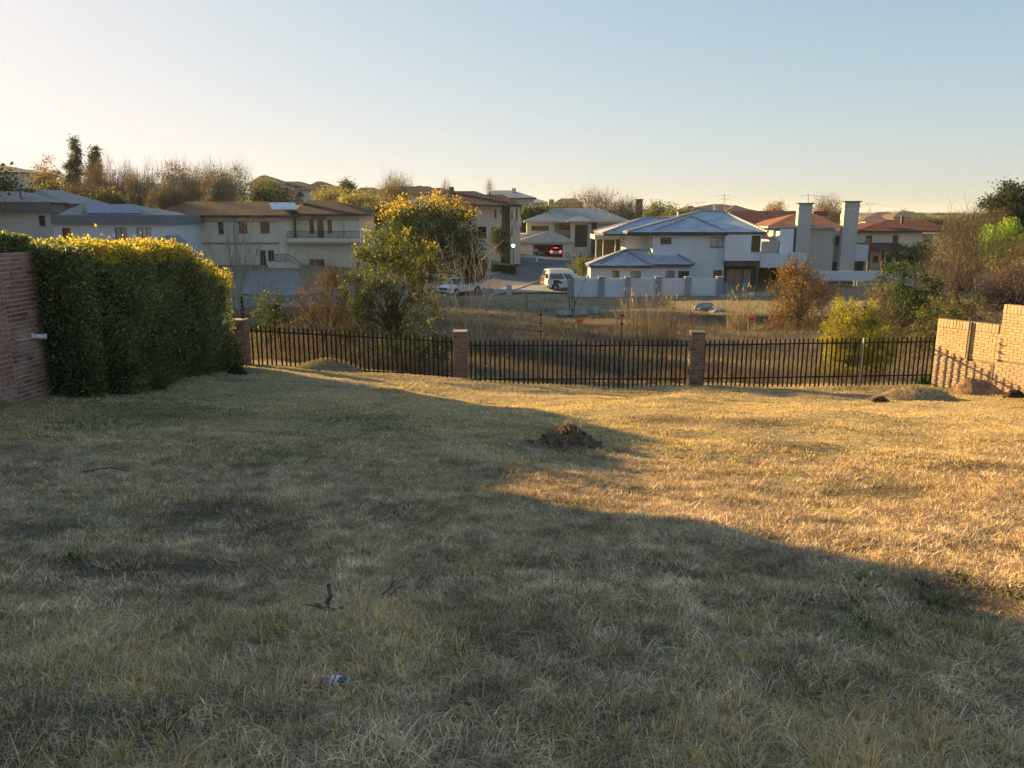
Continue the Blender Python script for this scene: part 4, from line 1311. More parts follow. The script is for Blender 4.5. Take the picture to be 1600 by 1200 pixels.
        m1 = MB().face([A, B, E]).face([B, C, F_, E]).face([D, A, E, F_]).face([C, D, F_])
        m1.face([D, C, B, A])
        rf = m1.build('roof', m, s.root)
        MB().box(x0 + .03, x1 - .03, ya + .03, yb, ze - .2, ze - .004).build('fascia', fas, rf)
        if caps is not None:
            m3 = MB()
            for p, q in ((A, E), (B, E), (E, F_)):
                p, q = Vector(p), Vector(q); L_ = (q - p).length
                k = max(2, int(L_ / .42))
                for t in range(k):
                    a, b = p.lerp(q, t / k), p.lerp(q, (t + 1.06) / k)
                    m3.tube(a + Vector((0, 0, .04)), b + Vector((0, 0, .02)), .15, .115, 7)
            o = m3.build('ridge_tiles', caps, rf); o['kind'] = 'stuff'
        return rf
    def railing(s, name, u0, u1, v0, v1, Y, m, n, top=.05, sub=None):
        x0, x1, z1, z0 = X(u0, Y), X(u1, Y), Z(v0, Y), Z(v1, Y)
        mb = MB().box(x0, x1, Y - .03, Y + .03, z1 - top, z1).box(x0, x1, Y - .025, Y + .025, z0, z0 + .04)
        rl = mb.build(name, m, sub or s.root)
        for k in range(n + 1):
            x = x0 + (x1 - x0) * k / n
            MB().box(x - .02, x + .02, Y - .02, Y + .02, z0 + .042, z1 - top - .002).build('baluster', m, rl)
        return rl
m_sill = mat('window_sill', (.24, .24, .24), .8, .1, 3)

# ---------------- H5: pale grey double storey with grey tiled hips, garden wall in front
h = House('house', 'pale grey double storey house with grey hipped tile roofs behind a garden wall', 'house', 1060, 80, 465)
CAP = mat('ridge_tile', (.23, .25, .285), .5, .12, 4)
h.wall(1020, 1133, 366, None, 81.5, 8.5, W_BLUE, [(1032, 1049, 371, 381, 'dark'), (1110, 1132, 370.5, 386.5, 'open'), (1117, 1131, 422, 433, 'dark')])
h.wall(1133.3, 1189, 364, 407.5, 80.8, 9.0, W_BLUE, [(1174, 1188, 368, 393, 'split')], name='upper_wall')
h.wall(980, 1019.7, 366, None, 84.5, 6, W_BLUE)
h.wall(1134, 1187, 407.8, None, 83.8, 5.8, W_DGREY, [(1138, 1178, 420, 460, 'doors')], name='porch_wall')
h.box('column', 1184, 1188, 407.6, 462, 81.0, .5, W_DGREY)
h.box('pelmet', 1134, 1183.6, 407.6, 416, 81.0, .4, W_DGREY)
h.hip(941, 1120, 365, 84.2, 9.0, 1006, 1070, 341, RF_GREY, caps=CAP)
h.hip(978, 1197, 362.5, 81.0, 12.5, 1093, 1126, 330.5, RF_GREY, caps=CAP)
h.ridge(1013, 1137, 364.5, 81.1, 6.5, 1078, 338, RF_GREY, caps=CAP, dyf=3.9)
h.wall(923.5, 1081, 416, None, 80.0, 4.2, W_BLUE, [(958, 969, 423, 435.5, 'dark'), (987, 1003, 424, 433.5, 'curt'), (1042, 1056, 423, 434, 'curt'), (1062, 1079.5, 423, 434, 'pair')], name='wing_wall')
h.box('eave_band', 923.2, 1081.3, 415.6, 419.5, 79.94, .05, mat('eave_band_plaster', (.36, .34, .31), .9))
h.hip(938, 1085, 412.5, 79.9, 5.6, 978, 1046, 391, RF_GREY, caps=CAP, over=.45)
h.ridge(919.5, 1020, 414.5, 79.6, 4.2, 976, 392, RF_GREY, caps=CAP, over=.45, dyf=3.0)
# side porch with flat slab and slim columns
h.box('porch_slab', 929, 980.5, 367, 374, 86.5, 5, W_TAUPE)
for uu in (931, 942, 961): h.box('column', uu, uu + 1.6, 374.2, 418, 86.6, .22, W_TAUPE)
h.wall(931, 981, 374.2, 420, 91, .4, W_DGREY, name='porch_back')
# balcony with glass and white parapet
h.wall(1189.5, 1262, 396.5, 418, 81.4, 6, W_BLUE, name='balcony_parapet')
h.box('glass_balustrade', 1190, 1217, 377, 396, 81.5, .06, mat('balcony_glass', (.34, .37, .40), .08, .1, 1, spec=.7))
h.box('balustrade_post', 1217.2, 1218.4, 376.5, 396.3, 81.5, .1, FR_DARK)
h.wall(1189, 1238, 418.4, None, 86.0, 2, W_DGREY, [(1206, 1222, 421, 452, 'void')], name='undercroft')
ant = P(1115, 325, 90); mb = MB()
mb.tube(P(1117, 336, 90), ant, .04, n=6)
mb.tube(ant, ant + Vector((.08, -.06, .04)), .05, .42, n=14)
mb.build('satellite_dish', FR_WHITE, h.root)
mb = MB(); mb.tube(P(1059, 341, 87), P(1059, 330, 87), .09, n=8); mb.build('vent_pipe', FR_WHITE, h.root)

def tv_aerial(label, u, v0, v1, Y, n):
    t = thing('tv_aerial', label, 'aerial', P(u, v1, Y))
    a, b = P(u, v0, Y), P(u, v1, Y)
    MB().tube(b, a, .035, n=5).build('mast', GALV, t)
    mb = MB()
    for k in range(n):
        z = a - Vector((0, 0, .25 + k * .42)); w = .75 - .12 * k
        mb.tube(z - Vector((w, 0, 0)), z + Vector((w, 0, 0)), .022, n=4)
    mb.build('elements', GALV, t)
tv_aerial('thin rooftop aerial with cross bars on the skyline above the pale grey house', 1132, 302, 332, 92, 2)
tv_aerial('short aerial rod just above the flat topped chimney nearer the red roof', 1263, 302, 318, 89, 1)

gw = House('garden_wall', 'long pale grey garden wall with darker piers in front of the pale grey house', 'wall', 1010, 76, 463.5)
PIER = [(888, 897.5), (937, 946), (979, 987), (1027, 1036), (1074, 1083), (1124, 1134)]
for i, (a, b) in enumerate(PIER):
    gw.box('pier', a, b, 433.5 if i else 438, 468, 75.85, .5, W_GREY)
    MB().box(X(a - 1, 75.85), X(b + 1, 75.85), 75.80, 76.40, Z(433.5 if i else 438, 75.85) + .002, Z(433.5 if i else 438, 75.85) + .08).build('pier_cap', W_GREY, gw.root)
for (a, b), (c, d) in zip(PIER[:-1], PIER[1:]):
    gw.box('wall_panel', b + .15, c - .15, 434.8, 468, 76.0, .23, W_BLUE)
for a in (1136, 1165):
    gw.box('stub_pier', a, a + 6, 442, 463, 76.6, .4, W_GREY)
for k in range(9):
    uu = 1143.5 + k * 2.4
    gw.box('picket', uu, uu + .6, 446, 461, 76.8, .04, GALV)
edg = House('garden_edging', 'low pale concrete edging curving below the dark doors of the grey house', 'edging', 1165, 74.5, 463)
for k in range(9):
    u0 = 1130 + k * 9.5
    edg.box('edging_block', u0, u0 + 9.2, 460.5 - k * .45, 466 - k * .45, 74.5 + k * .05, .3, CONC)

# ---------------- H6: taupe house with two tall chimneys, red tiled roof behind
h = House('house', 'taupe double storey house with two tall square chimneys and orange tiled roof', 'house', 1280, 90, 455)
h.wall(1207, 1240, 356, None, 90.0, 6, W_TAUPE)
h.wall(1217.5, 1239.5, 357.5, 398, 88.5, 1.4, W_WHITE, name='bay')
h.wall(1240.3, 1303, 355, None, 89.4, 8, W_TAUPE, [(1301, 1302.6, 372, 380, 'dark')])
h.wall(1303.3, 1316, 360, None, 90.4, 6, W_TAUPE, [(1304.5, 1312.5, 368, 384, 'split'), (1304, 1313.5, 409, 423, 'pair')])
h.wall(1338, 1358, 383, 408, 89.2, 4, W_BLUE, name='balcony')
h.wall(1338, 1352, 408.4, None, 92, 2, W_DGREY, [(1340, 1352, 409, 424, 'pair')], name='porch_back')
h.box('column', 1354, 1357, 408.3, 424, 89.4, .3, W_TAUPE)
h.railing('balcony_rail', 1338, 1357.5, 373.5, 383, 89.3, GALV, 6)
h.hip(1196, 1312, 353.5, 89.0, 9, 1238, 1270, 334, RF_ORANGE, over=.4, fas=W_TAUPE)
h.hip(1118, 1290, 352, 95, 10, 1140, 1256, 329.5, RF_RED, over=.4, fas=W_TAUPE)
h.box('roof_box', 1267, 1290, 330, 338, 97, 2, mat('roof_box_brick', (.17, .07, .05), .8))
def chimney(H, u0, u1, vt, vb, Y, d, cap, vents):
    c = H.box('chimney', u0, u1, vt, vb, Y, d, W_TAUPE)
    x0, x1, z = X(u0, Y), X(u1, Y), Z(vt, Y)
    MB().box(x0 - .10, x1 + .10, Y - .10, Y + d + .10, z - .48, z - .36).build('string_course', W_TAUPE, c)
    MB().box(x0 - .16, x1 + .16, Y - .16, Y + d + .16, z + .002, z + .14).build('cap', cap, c)
    for k in range(vents):
        xc = x0 + (x1 - x0) * (.27 + .23 * k)
        MB().box(xc - .085, xc + .085, Y - .012, Y + .05, z - .82, z - .58).build('vent', FR_WHITE, c)
    return c
CAPM = mat('chimney_cap', (.13, .10, .085), .9)
chimney(h, 1244, 1265, 319, 424, 88.6, .7, CAPM, 0)
chimney(h, 1315, 1338, 316, 425, 88.6, .7, CAPM, 3)
h.box('flue_pipe', 1311, 1313.5, 334, 345, 90, .2, FR_WHITE)
bw = House('boundary_wall', 'long white boundary wall below the two tall chimneys', 'wall', 1340, 84, 452)
bw.box('wall_panel', 1286, 1384, 423.5, 438.5, 84, .25, W_WHITE)
bw.box('wall_panel', 1386, 1440, 426, 446, 84.1, .25, W_WHITE)
for a in (1296, 1341): bw.box('pier', a, a + 3.2, 438.8, 458, 83.9, .4, W_GREY)
g_ = House('slatted_gate', 'dark slatted gate below the white boundary wall beside the orange leaved bush', 'gate', 1320, 83.8, 455)
for k in range(6): g_.box('slat', 1299.5, 1340.7, 440 + k * 2.3, 441.7 + k * 2.3, 83.85, .06, FR_DARK)
g_.box('sill_block', 1310, 1340, 454, 457, 83.4, .4, CONC)
bw.box('wall_panel', 1344.5, 1384, 438.9, 452, 84.3, .2, W_BEIGE)

# ---------------- H7: cream house with red roof at the far side
h = House('house', 'cream house with dark red hipped roof and lean-to veranda beyond the chimneys', 'house', 1400, 98, 432)
h.wall(1335, 1440, 361, None, 98, 10, W_CREAM, [(1352, 1362, 368, 378, 'dark'), (1394, 1403, 367.5, 378, 'brown')])
h.hip(1332, 1490, 360.5, 97.8, 11, 1382, 1438, 343, RF_RED, over=.5, fas=FR_BROWN)
h.wall(1440.3, 1458, 366, None, 99, 8, W_CREAM, [(1444, 1455, 374, 380, 'void')], name='side_wall')
m1 = MB(); a, b = X(1352, 94.5), X(1424, 94.5)
m1.prism([(a, 94.5, Z(391, 94.5)), (b, 94.5, Z(391, 94.5)), (b, 97.9, Z(379, 97.9)), (a, 97.9, Z(379, 97.9))], (0, 0, -.15))
m1.build('veranda_roof', RF_RED, h.root)
for uu in (1359, 1381, 1403): h.box('veranda_post', uu, uu + 2.6, 391.5, 430, 94.8, .25, FR_BROWN)
h.wall(1354, 1420, 391.8, None, 97.6, .3, W_BEIGE, [(1366, 1375, 400, 410, 'dark'), (1386, 1396, 398, 424, 'bdoor')], name='veranda_back')
h.box('chimney_pot', 1405, 1408, 338, 351, 101, .25, FR_DARK)
h.box('sunlit_strip', 1349, 1377, 346.5, 348.2, 99.2, 1.2, mat('sunlit_strip_orange', (.5, .32, .22), .4, .1, 2))  # thin orange box: a streak of sunlight on the roof, as colour

# ---------------- H4: grey garage house across the junction
h = House('house', 'grey roofed house with open double garage across the road junction', 'house', 890, 121, 404)
h.wall(823, 866, 346, None, 127, 8, W_CREAM, [(830, 857, 353, 360, 'strip')])
h.wall(866.3, 891, 347, None, 128.5, 6.5, W_CREAM, [(873, 890, 352, 358, 'split')])
h.wall(891.3, 920, 347, None, 126, 9, W_CREAM, [(898, 917.5, 351.5, 386, 'tall')])
h.box('entrance_column', 919.8, 923.5, 346.4, 404, 125.4, .5, W_TAUPE)
h.wall(923.8, 932, 350, None, 128.5, 6, W_GREY)
h.wall(932.3, 972, 347.5, None, 126.8, 8, W_CREAM, [(934.5, 970, 351, 369.5, 'bright')])
h.hip(818, 986, 345.5, 126, 12, 868, 934, 325.5, RF_SLATE, over=.6, fas=FASCIA_L)
h.ridge(925, 984, 345.5, 125.2, 6, 953, 334.5, RF_SLATE, fas=FASCIA_L, dyf=3.5)
h.ridge(885, 926, 345, 124.8, 6, 905, 337, RF_SLATE, fas=FASCIA_L, dyf=3.0)
h.wall(811.5, 823, 365, None, 126.5, 5, W_CREAM, name='parapet')
# garage
h.wall(812, 825.5, 378.5, None, 121.0, 6, W_CREAM)
h.wall(886, 896, 378.5, None, 121.0, 6, W_CREAM)
h.box('garage_lintel', 825.7, 885.8, 378.5, 382, 121.0, .4, W_WHITE)
for a, b in ((825.7, 833), (879.5, 885.8)): h.box('garage_jamb', a, b, 382.1, 408, 121.0, .35, W_WHITE)
h.box('garage_back', 826, 886, 378.5, 408, 127.2, .2, mat('garage_inside', (.16, .14, .13), .9))
h.hip(805, 898, 377.2, 120.8, 6.6, 858, 864, 361, RF_SLATE, over=.6, fas=FASCIA_L, dy=.55)
h.box('bin_screen', 932, 972, 383, 408, 123.5, .3, mat('brown_hedge_wall', (.09, .06, .05), .9, .3, 3))
h.box('gate_pier', 790, 797, 388, 408, 120.5, .6, W_CREAM)
h.box('side_gate', 797.2, 811.3, 389, 408, 121.2, .1, FR_DARK)

# ---------------- H3: beige house beside it
h = House('house', 'large beige double storey house with brown hipped roof behind the golden topped tree', 'house', 765, 106, 403)
h.wall(700, 784, 319, None, 106, 10, W_BEIGE, [(716, 742, 328, 346, 'void'), (772.5, 776, 327, 340, 'dark'), (781, 783, 328, 334, 'dark'), (747, 760, 354, 373, 'void'), (768, 771.5, 355, 367, 'dark')])
h.wall(784.3, 797, 321, None, 109, 7, W_BEIGE)
h.wall(797.3, 813, 321, None, 105.2, 9, W_BEIGE, [(799, 801, 329, 342, 'dark'), (806, 808.5, 326, 344, 'dark'), (799, 801, 356, 368, 'dark')])
h.box('balcony_parapet', 718, 744, 340, 346.5, 105.7, .2, W_BEIGE)
h.box('balcony', 808, 814.5, 339, 355, 104.6, 1, W_BEIGE)
h.hip(690, 800, 318.5, 105.5, 12, 700, 743, 298.5, RF_BROWN, over=.7, fas=FASCIA)
h.hip(744, 817, 320, 104.8, 11, 748, 786, 304, RF_BROWN, over=.6, fas=FASCIA)
h.box('chimney', 703, 710, 292, 302, 110, .8, RF_PINK)
h.box('flue_pipe', 765, 767, 299, 306, 108, .2, FR_DARK)

# ---------------- H2: cream house with dark red roofs
h = House('house', 'cream double storey house with dark brown roofs, balcony and outside steps', 'house', 410, 82, 418)
h.wall(250, 436, 337, 420, 82, 9, W_CREAM, [(343, 351, 347, 365, 'dark'), (374.5, 388, 346.5, 364, 'dark'), (408.5, 423, 345.5, 364, 'dark'), (404.5, 414, 391, 416, 'door'), (417.5, 427, 391, 409, 'pair')])
# rounded corner
mb = MB(); r_ = X(452, 82) - X(436, 82); z1, z0 = Z(337, 82), Z(420, 82)
pr = None
for k in range(9):
    a = math.pi / 2 * k / 8
    q = (X(436, 82) + .01 + r_ * math.sin(a), 82 + r_ * (1 - math.cos(a)))
    if pr: mb.face([(*pr, z0), (*q, z0), (*q, z1), (*pr, z1)])
    pr = q
mb.face([(*pr, z0), (pr[0], 91, z0), (pr[0], 91, z1), (*pr, z1)])
mb.build('round_corner', W_CREAM, h.root, True)
for v0, v1 in ((345.6, 347), (378.8, 381.8)):
    h.box('string_course', 250, 436, v0, v1, 81.93, .07, BAND)
for uu in (366, 370.5): h.box('downpipe', uu, uu + 1.5, 337, 418, 81.86, .12, FASCIA_L)
h.hip(243, 462, 336.3, 81.6, 10, 297, 424, 315, RF_BROWN, over=.6, fas=FR_BROWN)
h.wall(464, 563, 335, 420, 84, 9, W_CREAM, [(485, 492, 344, 364.5, 'dark'), (497, 507, 344, 371, 'door'), (513, 520, 344, 364, 'dark')])
h.box('door_canopy', 489, 509, 339.2, 343.5, 83.6, .38, mat('slate_canopy', (.16, .18, .21), .7))
h.box('downpipe', 537, 538.5, 335, 372, 83.86, .12, FASCIA_L)
h.box('string_course', 464, 563, 342.8, 344, 83.93, .07, BAND)
h.hip(458, 577, 334, 83.5, 10, 484, 522, 313, RF_BROWN, over=.6, fas=FR_BROWN)
h.box('balcony_slab', 449, 563, 372, 380, 81.6, 2.38, W_CREAM)
h.box('balcony_band', 449, 563, 378.3, 381.5, 81.54, .055, BAND)
h.railing('balcony_rail', 450, 562, 361, 371.8, 81.8, FR_DARK, 46)
h.wall(450, 563, 380.3, 420, 82.6, 1.3, W_CREAM, name='lower_wall')
h.box('garage_door', 482, 505, 405, 420, 82.5, .09, FR_BROWN)
pv = MB()
for k in range(4):
    a, b = 428 + k * 10, 437.6 + k * 10
    pv = MB(); ya, yb = 82.6, 84.6
    pv.prism([(X(a, ya), ya, Z(328, ya)), (X(b, ya), ya, Z(328, ya)), (X(b - 3, yb), yb, Z(317.3, yb)), (X(a - 3, yb), yb, Z(317.3, yb))], (0, -.03, .06))
    pv.build('solar_panel', SOLAR_B, h.root)
ch = h.box('chimney', 465, 471, 307, 320, 87, .8, mat('chimney_brick', (.30, .17, .10), .9, .3, 6))
MB().prism([P(462, 306.8, 87.2), P(475, 306.8, 87.2), P(469, 297, 87.4)], (0, .6, 0)).build('cowl', FR_DARK, ch)
h.box('low_chimney', 455, 466, 298, 305, 93, 1.2, mat('orange_brick', (.35, .2, .12), .9, .3, 6))
# landing, steps and railing
h.box('landing', 416, 449, 409.5, 420, 80.4, 1.5, W_CREAM)
h.railing('landing_rail', 428, 449, 397, 409, 80.5, FR_DARK, 10)
for k in range(8): h.box('step', 449.2 + k * 3, 452 + k * 3, 410 + k * 1.7, 424, 80.4 , 1.4, W_CREAM)
mb = MB(); mb.bar(P(449, 397, 80.45), P(473, 413, 80.45), .05, .06); mb.bar(P(449, 403, 80.45), P(473, 419, 80.45), .04, .04); mb.build('handrail', FR_DARK, h.root)

# ---------------- H1: pale house with dark flat fascias at the picture edge
h = House('house', 'pale plastered house with dark grey roofs and blue solar panels behind the hedge', 'house', 130, 74, 440)
h.wall(-120, 86, 331, None, 78, 9, W_BLUE, [(-2, 3.5, 339, 366, 'pair'), (65, 75, 337, 353, 'dark')])
h.box('fascia_band', -124, 87, 315.5, 332.5, 77.4, 9.6, FASCIA if False else mat('grey_fascia', (.14, .17, .20), .6, .1, 2))
h.hip(-124, 92, 316, 77.6, 9, -30, 42, 299, RF_DARK, over=.2, fas=FASCIA)
h.ridge(40, 118, 318, 80, 8, 71, 295.5, RF_DARK, fas=FASCIA, dyf=4)
h.wall(86.5, 264, 349, None, 74, 9, W_BLUE, [(99, 113, 356, 373, 'dark'), (181, 200, 355.5, 374, 'curt'), (215, 238, 355.5, 378, 'bright')])
h.box('fascia_band', 84, 267, 336, 350.5, 73.5, 9.7, MATS['grey_fascia'])
h.hip(92, 250, 336.3, 74.2, 8.6, 134, 208, 319, RF_DARK, over=.1, fas=FASCIA)
for k in range(6):
    a, b = 143 + k * 14, 156.4 + k * 14
    ya, yb = 74.6, 77.4
    zo = .10
    MB().prism([(X(a, ya), ya, Z(334.6, ya)), (X(b, ya), ya, Z(334.6, ya)), (X(b - 4 - k * .9, yb), yb, Z(321.2, yb)), (X(a - 4 - k * .9, yb), yb, Z(321.2, yb))], (0, -.04, zo)).build('solar_panel', SOLAR, h.root)
for uu, va, vb, yy_ in ((40, 298, 318, 79), (82, 308, 316, 81), (132, 318, 335, 75.2)):
    h.box('roof_vent', uu, uu + 4, va, vb, yy_, .3, GALV)
mb = MB(); ya = 69.5
mb.prism([(X(228, ya), ya, Z(381, ya)), (X(278, ya), ya, Z(381, ya)), (X(253, ya), ya + 1, Z(369, ya))], (0, 2.5, 0)); mb.build('porch_roof', RF_DARK, h.root)
h.box('porch_wall', 232, 274, 381.2, 440, 70, 2.2, W_BLUE)

# ---------------- skyline houses
def sky_house(label, u0, u1, ve, vbase, Y, depth, r0, r1, vr, rm, wm, extra=None, holes=()):
    h = House('house', label, 'house', (u0 + u1) / 2, Y, vbase, 'houses along the skyline')
    q = (u1 - u0) * .05
    h.wall(u0 + q, u1 - q, ve - .2, None, Y, depth, wm, holes)
    h.hip(u0, u1, ve, Y - .2, depth, r0, r1, vr, rm, over=.5)
    if extra: extra(h)
    return h
sky_house('brown roof on the ridge at the picture edge above the dark tree', -60, 52, 269, 292, 230, 14, -20, 14, 256.5, RF_PINK, W_BEIGE)
sky_house('long low roof beside the brown ridge roof at the picture edge', 20, 75, 272, 292, 250, 10, 34, 62, 265, RF_PINK, W_BEIGE)
sky_house('pointed faded roof just beyond the bare trees above the cream house', 393, 452, 288, 312, 200, 13, 415, 423, 274, RF_PINK, W_BEIGE)
sky_house('low dark brown roof between two pointed roofs above the cream house', 440, 490, 291, 316, 210, 12, 452, 474, 283.5, RF_BROWN, W_BEIGE)
sky_house('pointed purple brown roof right above the brick chimney of the cream house', 474, 538, 296, 318, 195, 12, 500, 508, 283.5, RF_BROWN, W_BEIGE)
sky_house('small dark roof peeping over the pale green bushes', 556, 600, 300, 322, 215, 12, 568, 586, 293, RF_BROWN, W_BEIGE)
sky_house('broad brown roof behind the round bare tree', 575, 700, 304, 326, 190, 14, 612, 672, 291, RF_BROWN, W_CREAM)
sky_house('brown roof with a small chimney right behind the beige house', 640, 720, 300, 322, 210, 12, 662, 690, 293.5, RF_BROWN, W_BEIGE, lambda h: h.box('chimney', 654, 661, 290, 298, 214, 1.5, W_BEIGE))
sky_house('grey roof with square chimney above the brown roof of the beige house', 752, 838, 309, 330, 170, 12, 770, 800, 297.5, RF_SLATE, W_TAUPE, lambda h: h.box('chimney', 800, 806, 294, 304, 174, 1.2, W_TAUPE))
sky_house('grey roof stepping down beside the square chimney house', 810, 862, 317, 336, 190, 12, 826, 838, 310.5, RF_SLATE, W_TAUPE)
sky_house('small pale house with flat towers above the garage house', 846, 868, 322, 336, 180, 8, 853, 860, 318, RF_SLATE, W_CREAM, lambda h: h.box('tower', 857, 865, 311.5, 330, 179, 3, W_TAUPE), [(850, 854, 324, 327, 'dark')])
sky_house('rounded brown roof left of the brown trees above the garage house', 864, 912, 318, 338, 200, 12, 876, 896, 310, RF_PINK, W_CREAM)
sky_house('wide faded roof with two peaks under the rooftop aerial', 1055, 1188, 331, 345, 260, 16, 1110, 1128, 319, RF_PINK, W_BEIGE, lambda h: (h.ridge(1128, 1180, 331, 258, 12, 1146, 320.5, RF_PINK, dyf=6), h.ridge(1060, 1098, 331, 258, 12, 1077, 321, RF_PINK, dyf=5)))
sky_house('faded roof half hidden between the two tall chimneys and red roof', 1340, 1385, 346, 358, 160, 10, 1352, 1372, 338, RF_PINK, W_BEIGE)
sky_house('pinkish far roof right of the second tall chimney', 1352, 1400, 338, 350, 280, 14, 1368, 1384, 331, RF_PINK, W_BEIGE)
sky_house('low far roof with a dark finial above the red roofed cream house', 1390, 1450, 340, 351, 270, 14, 1400, 1420, 330.5, RF_PINK, W_BEIGE)
sky_house('small blue grey roof among far trees beside the dark conifer', 1448, 1486, 349, 356, 210, 10, 1460, 1474, 344.5, RF_DARK, W_WHITE)
tw = House('chimney_tower', 'dark square tower rising over the brown trees behind the grey roof', 'tower', 996, 150, 345)
tw.box('shaft', 992, 1002, 312.5, 350, 150, 1.4, W_DGREY)
tw.box('cap', 990.8, 1003.2, 311, 312.3, 149.8, 1.8, CAPM)
# =================================================================== trees and shrubs
PAL = {
    'dark': [(.022, .040, .016), (.032, .052, .018), (.045, .062, .02), (.018, .03, .013)],
    'olive': [(.055, .070, .024), (.075, .088, .028), (.04, .052, .02), (.10, .10, .032)],
    'mixed': [(.05, .065, .022), (.11, .085, .03), (.07, .075, .026), (.035, .05, .018)],
    'brown': [(.13, .092, .06), (.165, .12, .072), (.095, .07, .05), (.195, .145, .085)],
    'greybrown': [(.12, .098, .072), (.15, .118, .085), (.085, .07, .052), (.17, .135, .09)],
    'rust': [(.32, .20, .085), (.25, .155, .075), (.38, .25, .10), (.19, .13, .08)],
    'yellow': [(.19, .17, .025), (.13, .135, .024), (.24, .20, .03), (.085, .10, .022)],
    'bright': [(.13, .20, .028), (.17, .24, .035), (.09, .15, .025)],
    'pale': [(.15, .135, .06), (.19, .16, .075), (.11, .105, .045)],
    'conifer': [(.020, .030, .018), (.028, .04, .022), (.035, .045, .024)],
}
PAL = {k: [tuple(min(.6, q * (.85 if k == 'rust' else 1.05 if k == 'brown' else 1.5)) for q in c) for c in v] for k, v in PAL.items()}
TR = np.random.default_rng(23)

def crown_points(blobs, Y, nclump, rg, shell=.45):
    """clump centres spread through the crown's blobs (u, v, ru, rv[, depth offset in m, depth radius in m])"""
    vol = np.array([b[2] * b[3] for b in blobs], float); vol /= vol.sum()
    out = []
    for b, w in zip(blobs, vol):
        k = max(3, int(round(nclump * w)))
        dyo = b[4] if len(b) > 4 else 0
        c = P(b[0], b[1], Y + dyo); s = Y / F_PX
        rx, rz = b[2] * s, b[3] * s
        ry = b[5] if len(b) > 5 else min(rx, rz * 1.3)
        d = unit(rg.normal(size=(k, 3))) * (rg.random((k, 1)) ** shell)
        out.append(np.array(c) + d * np.array([rx, ry, rz]))
    return np.concatenate(out)

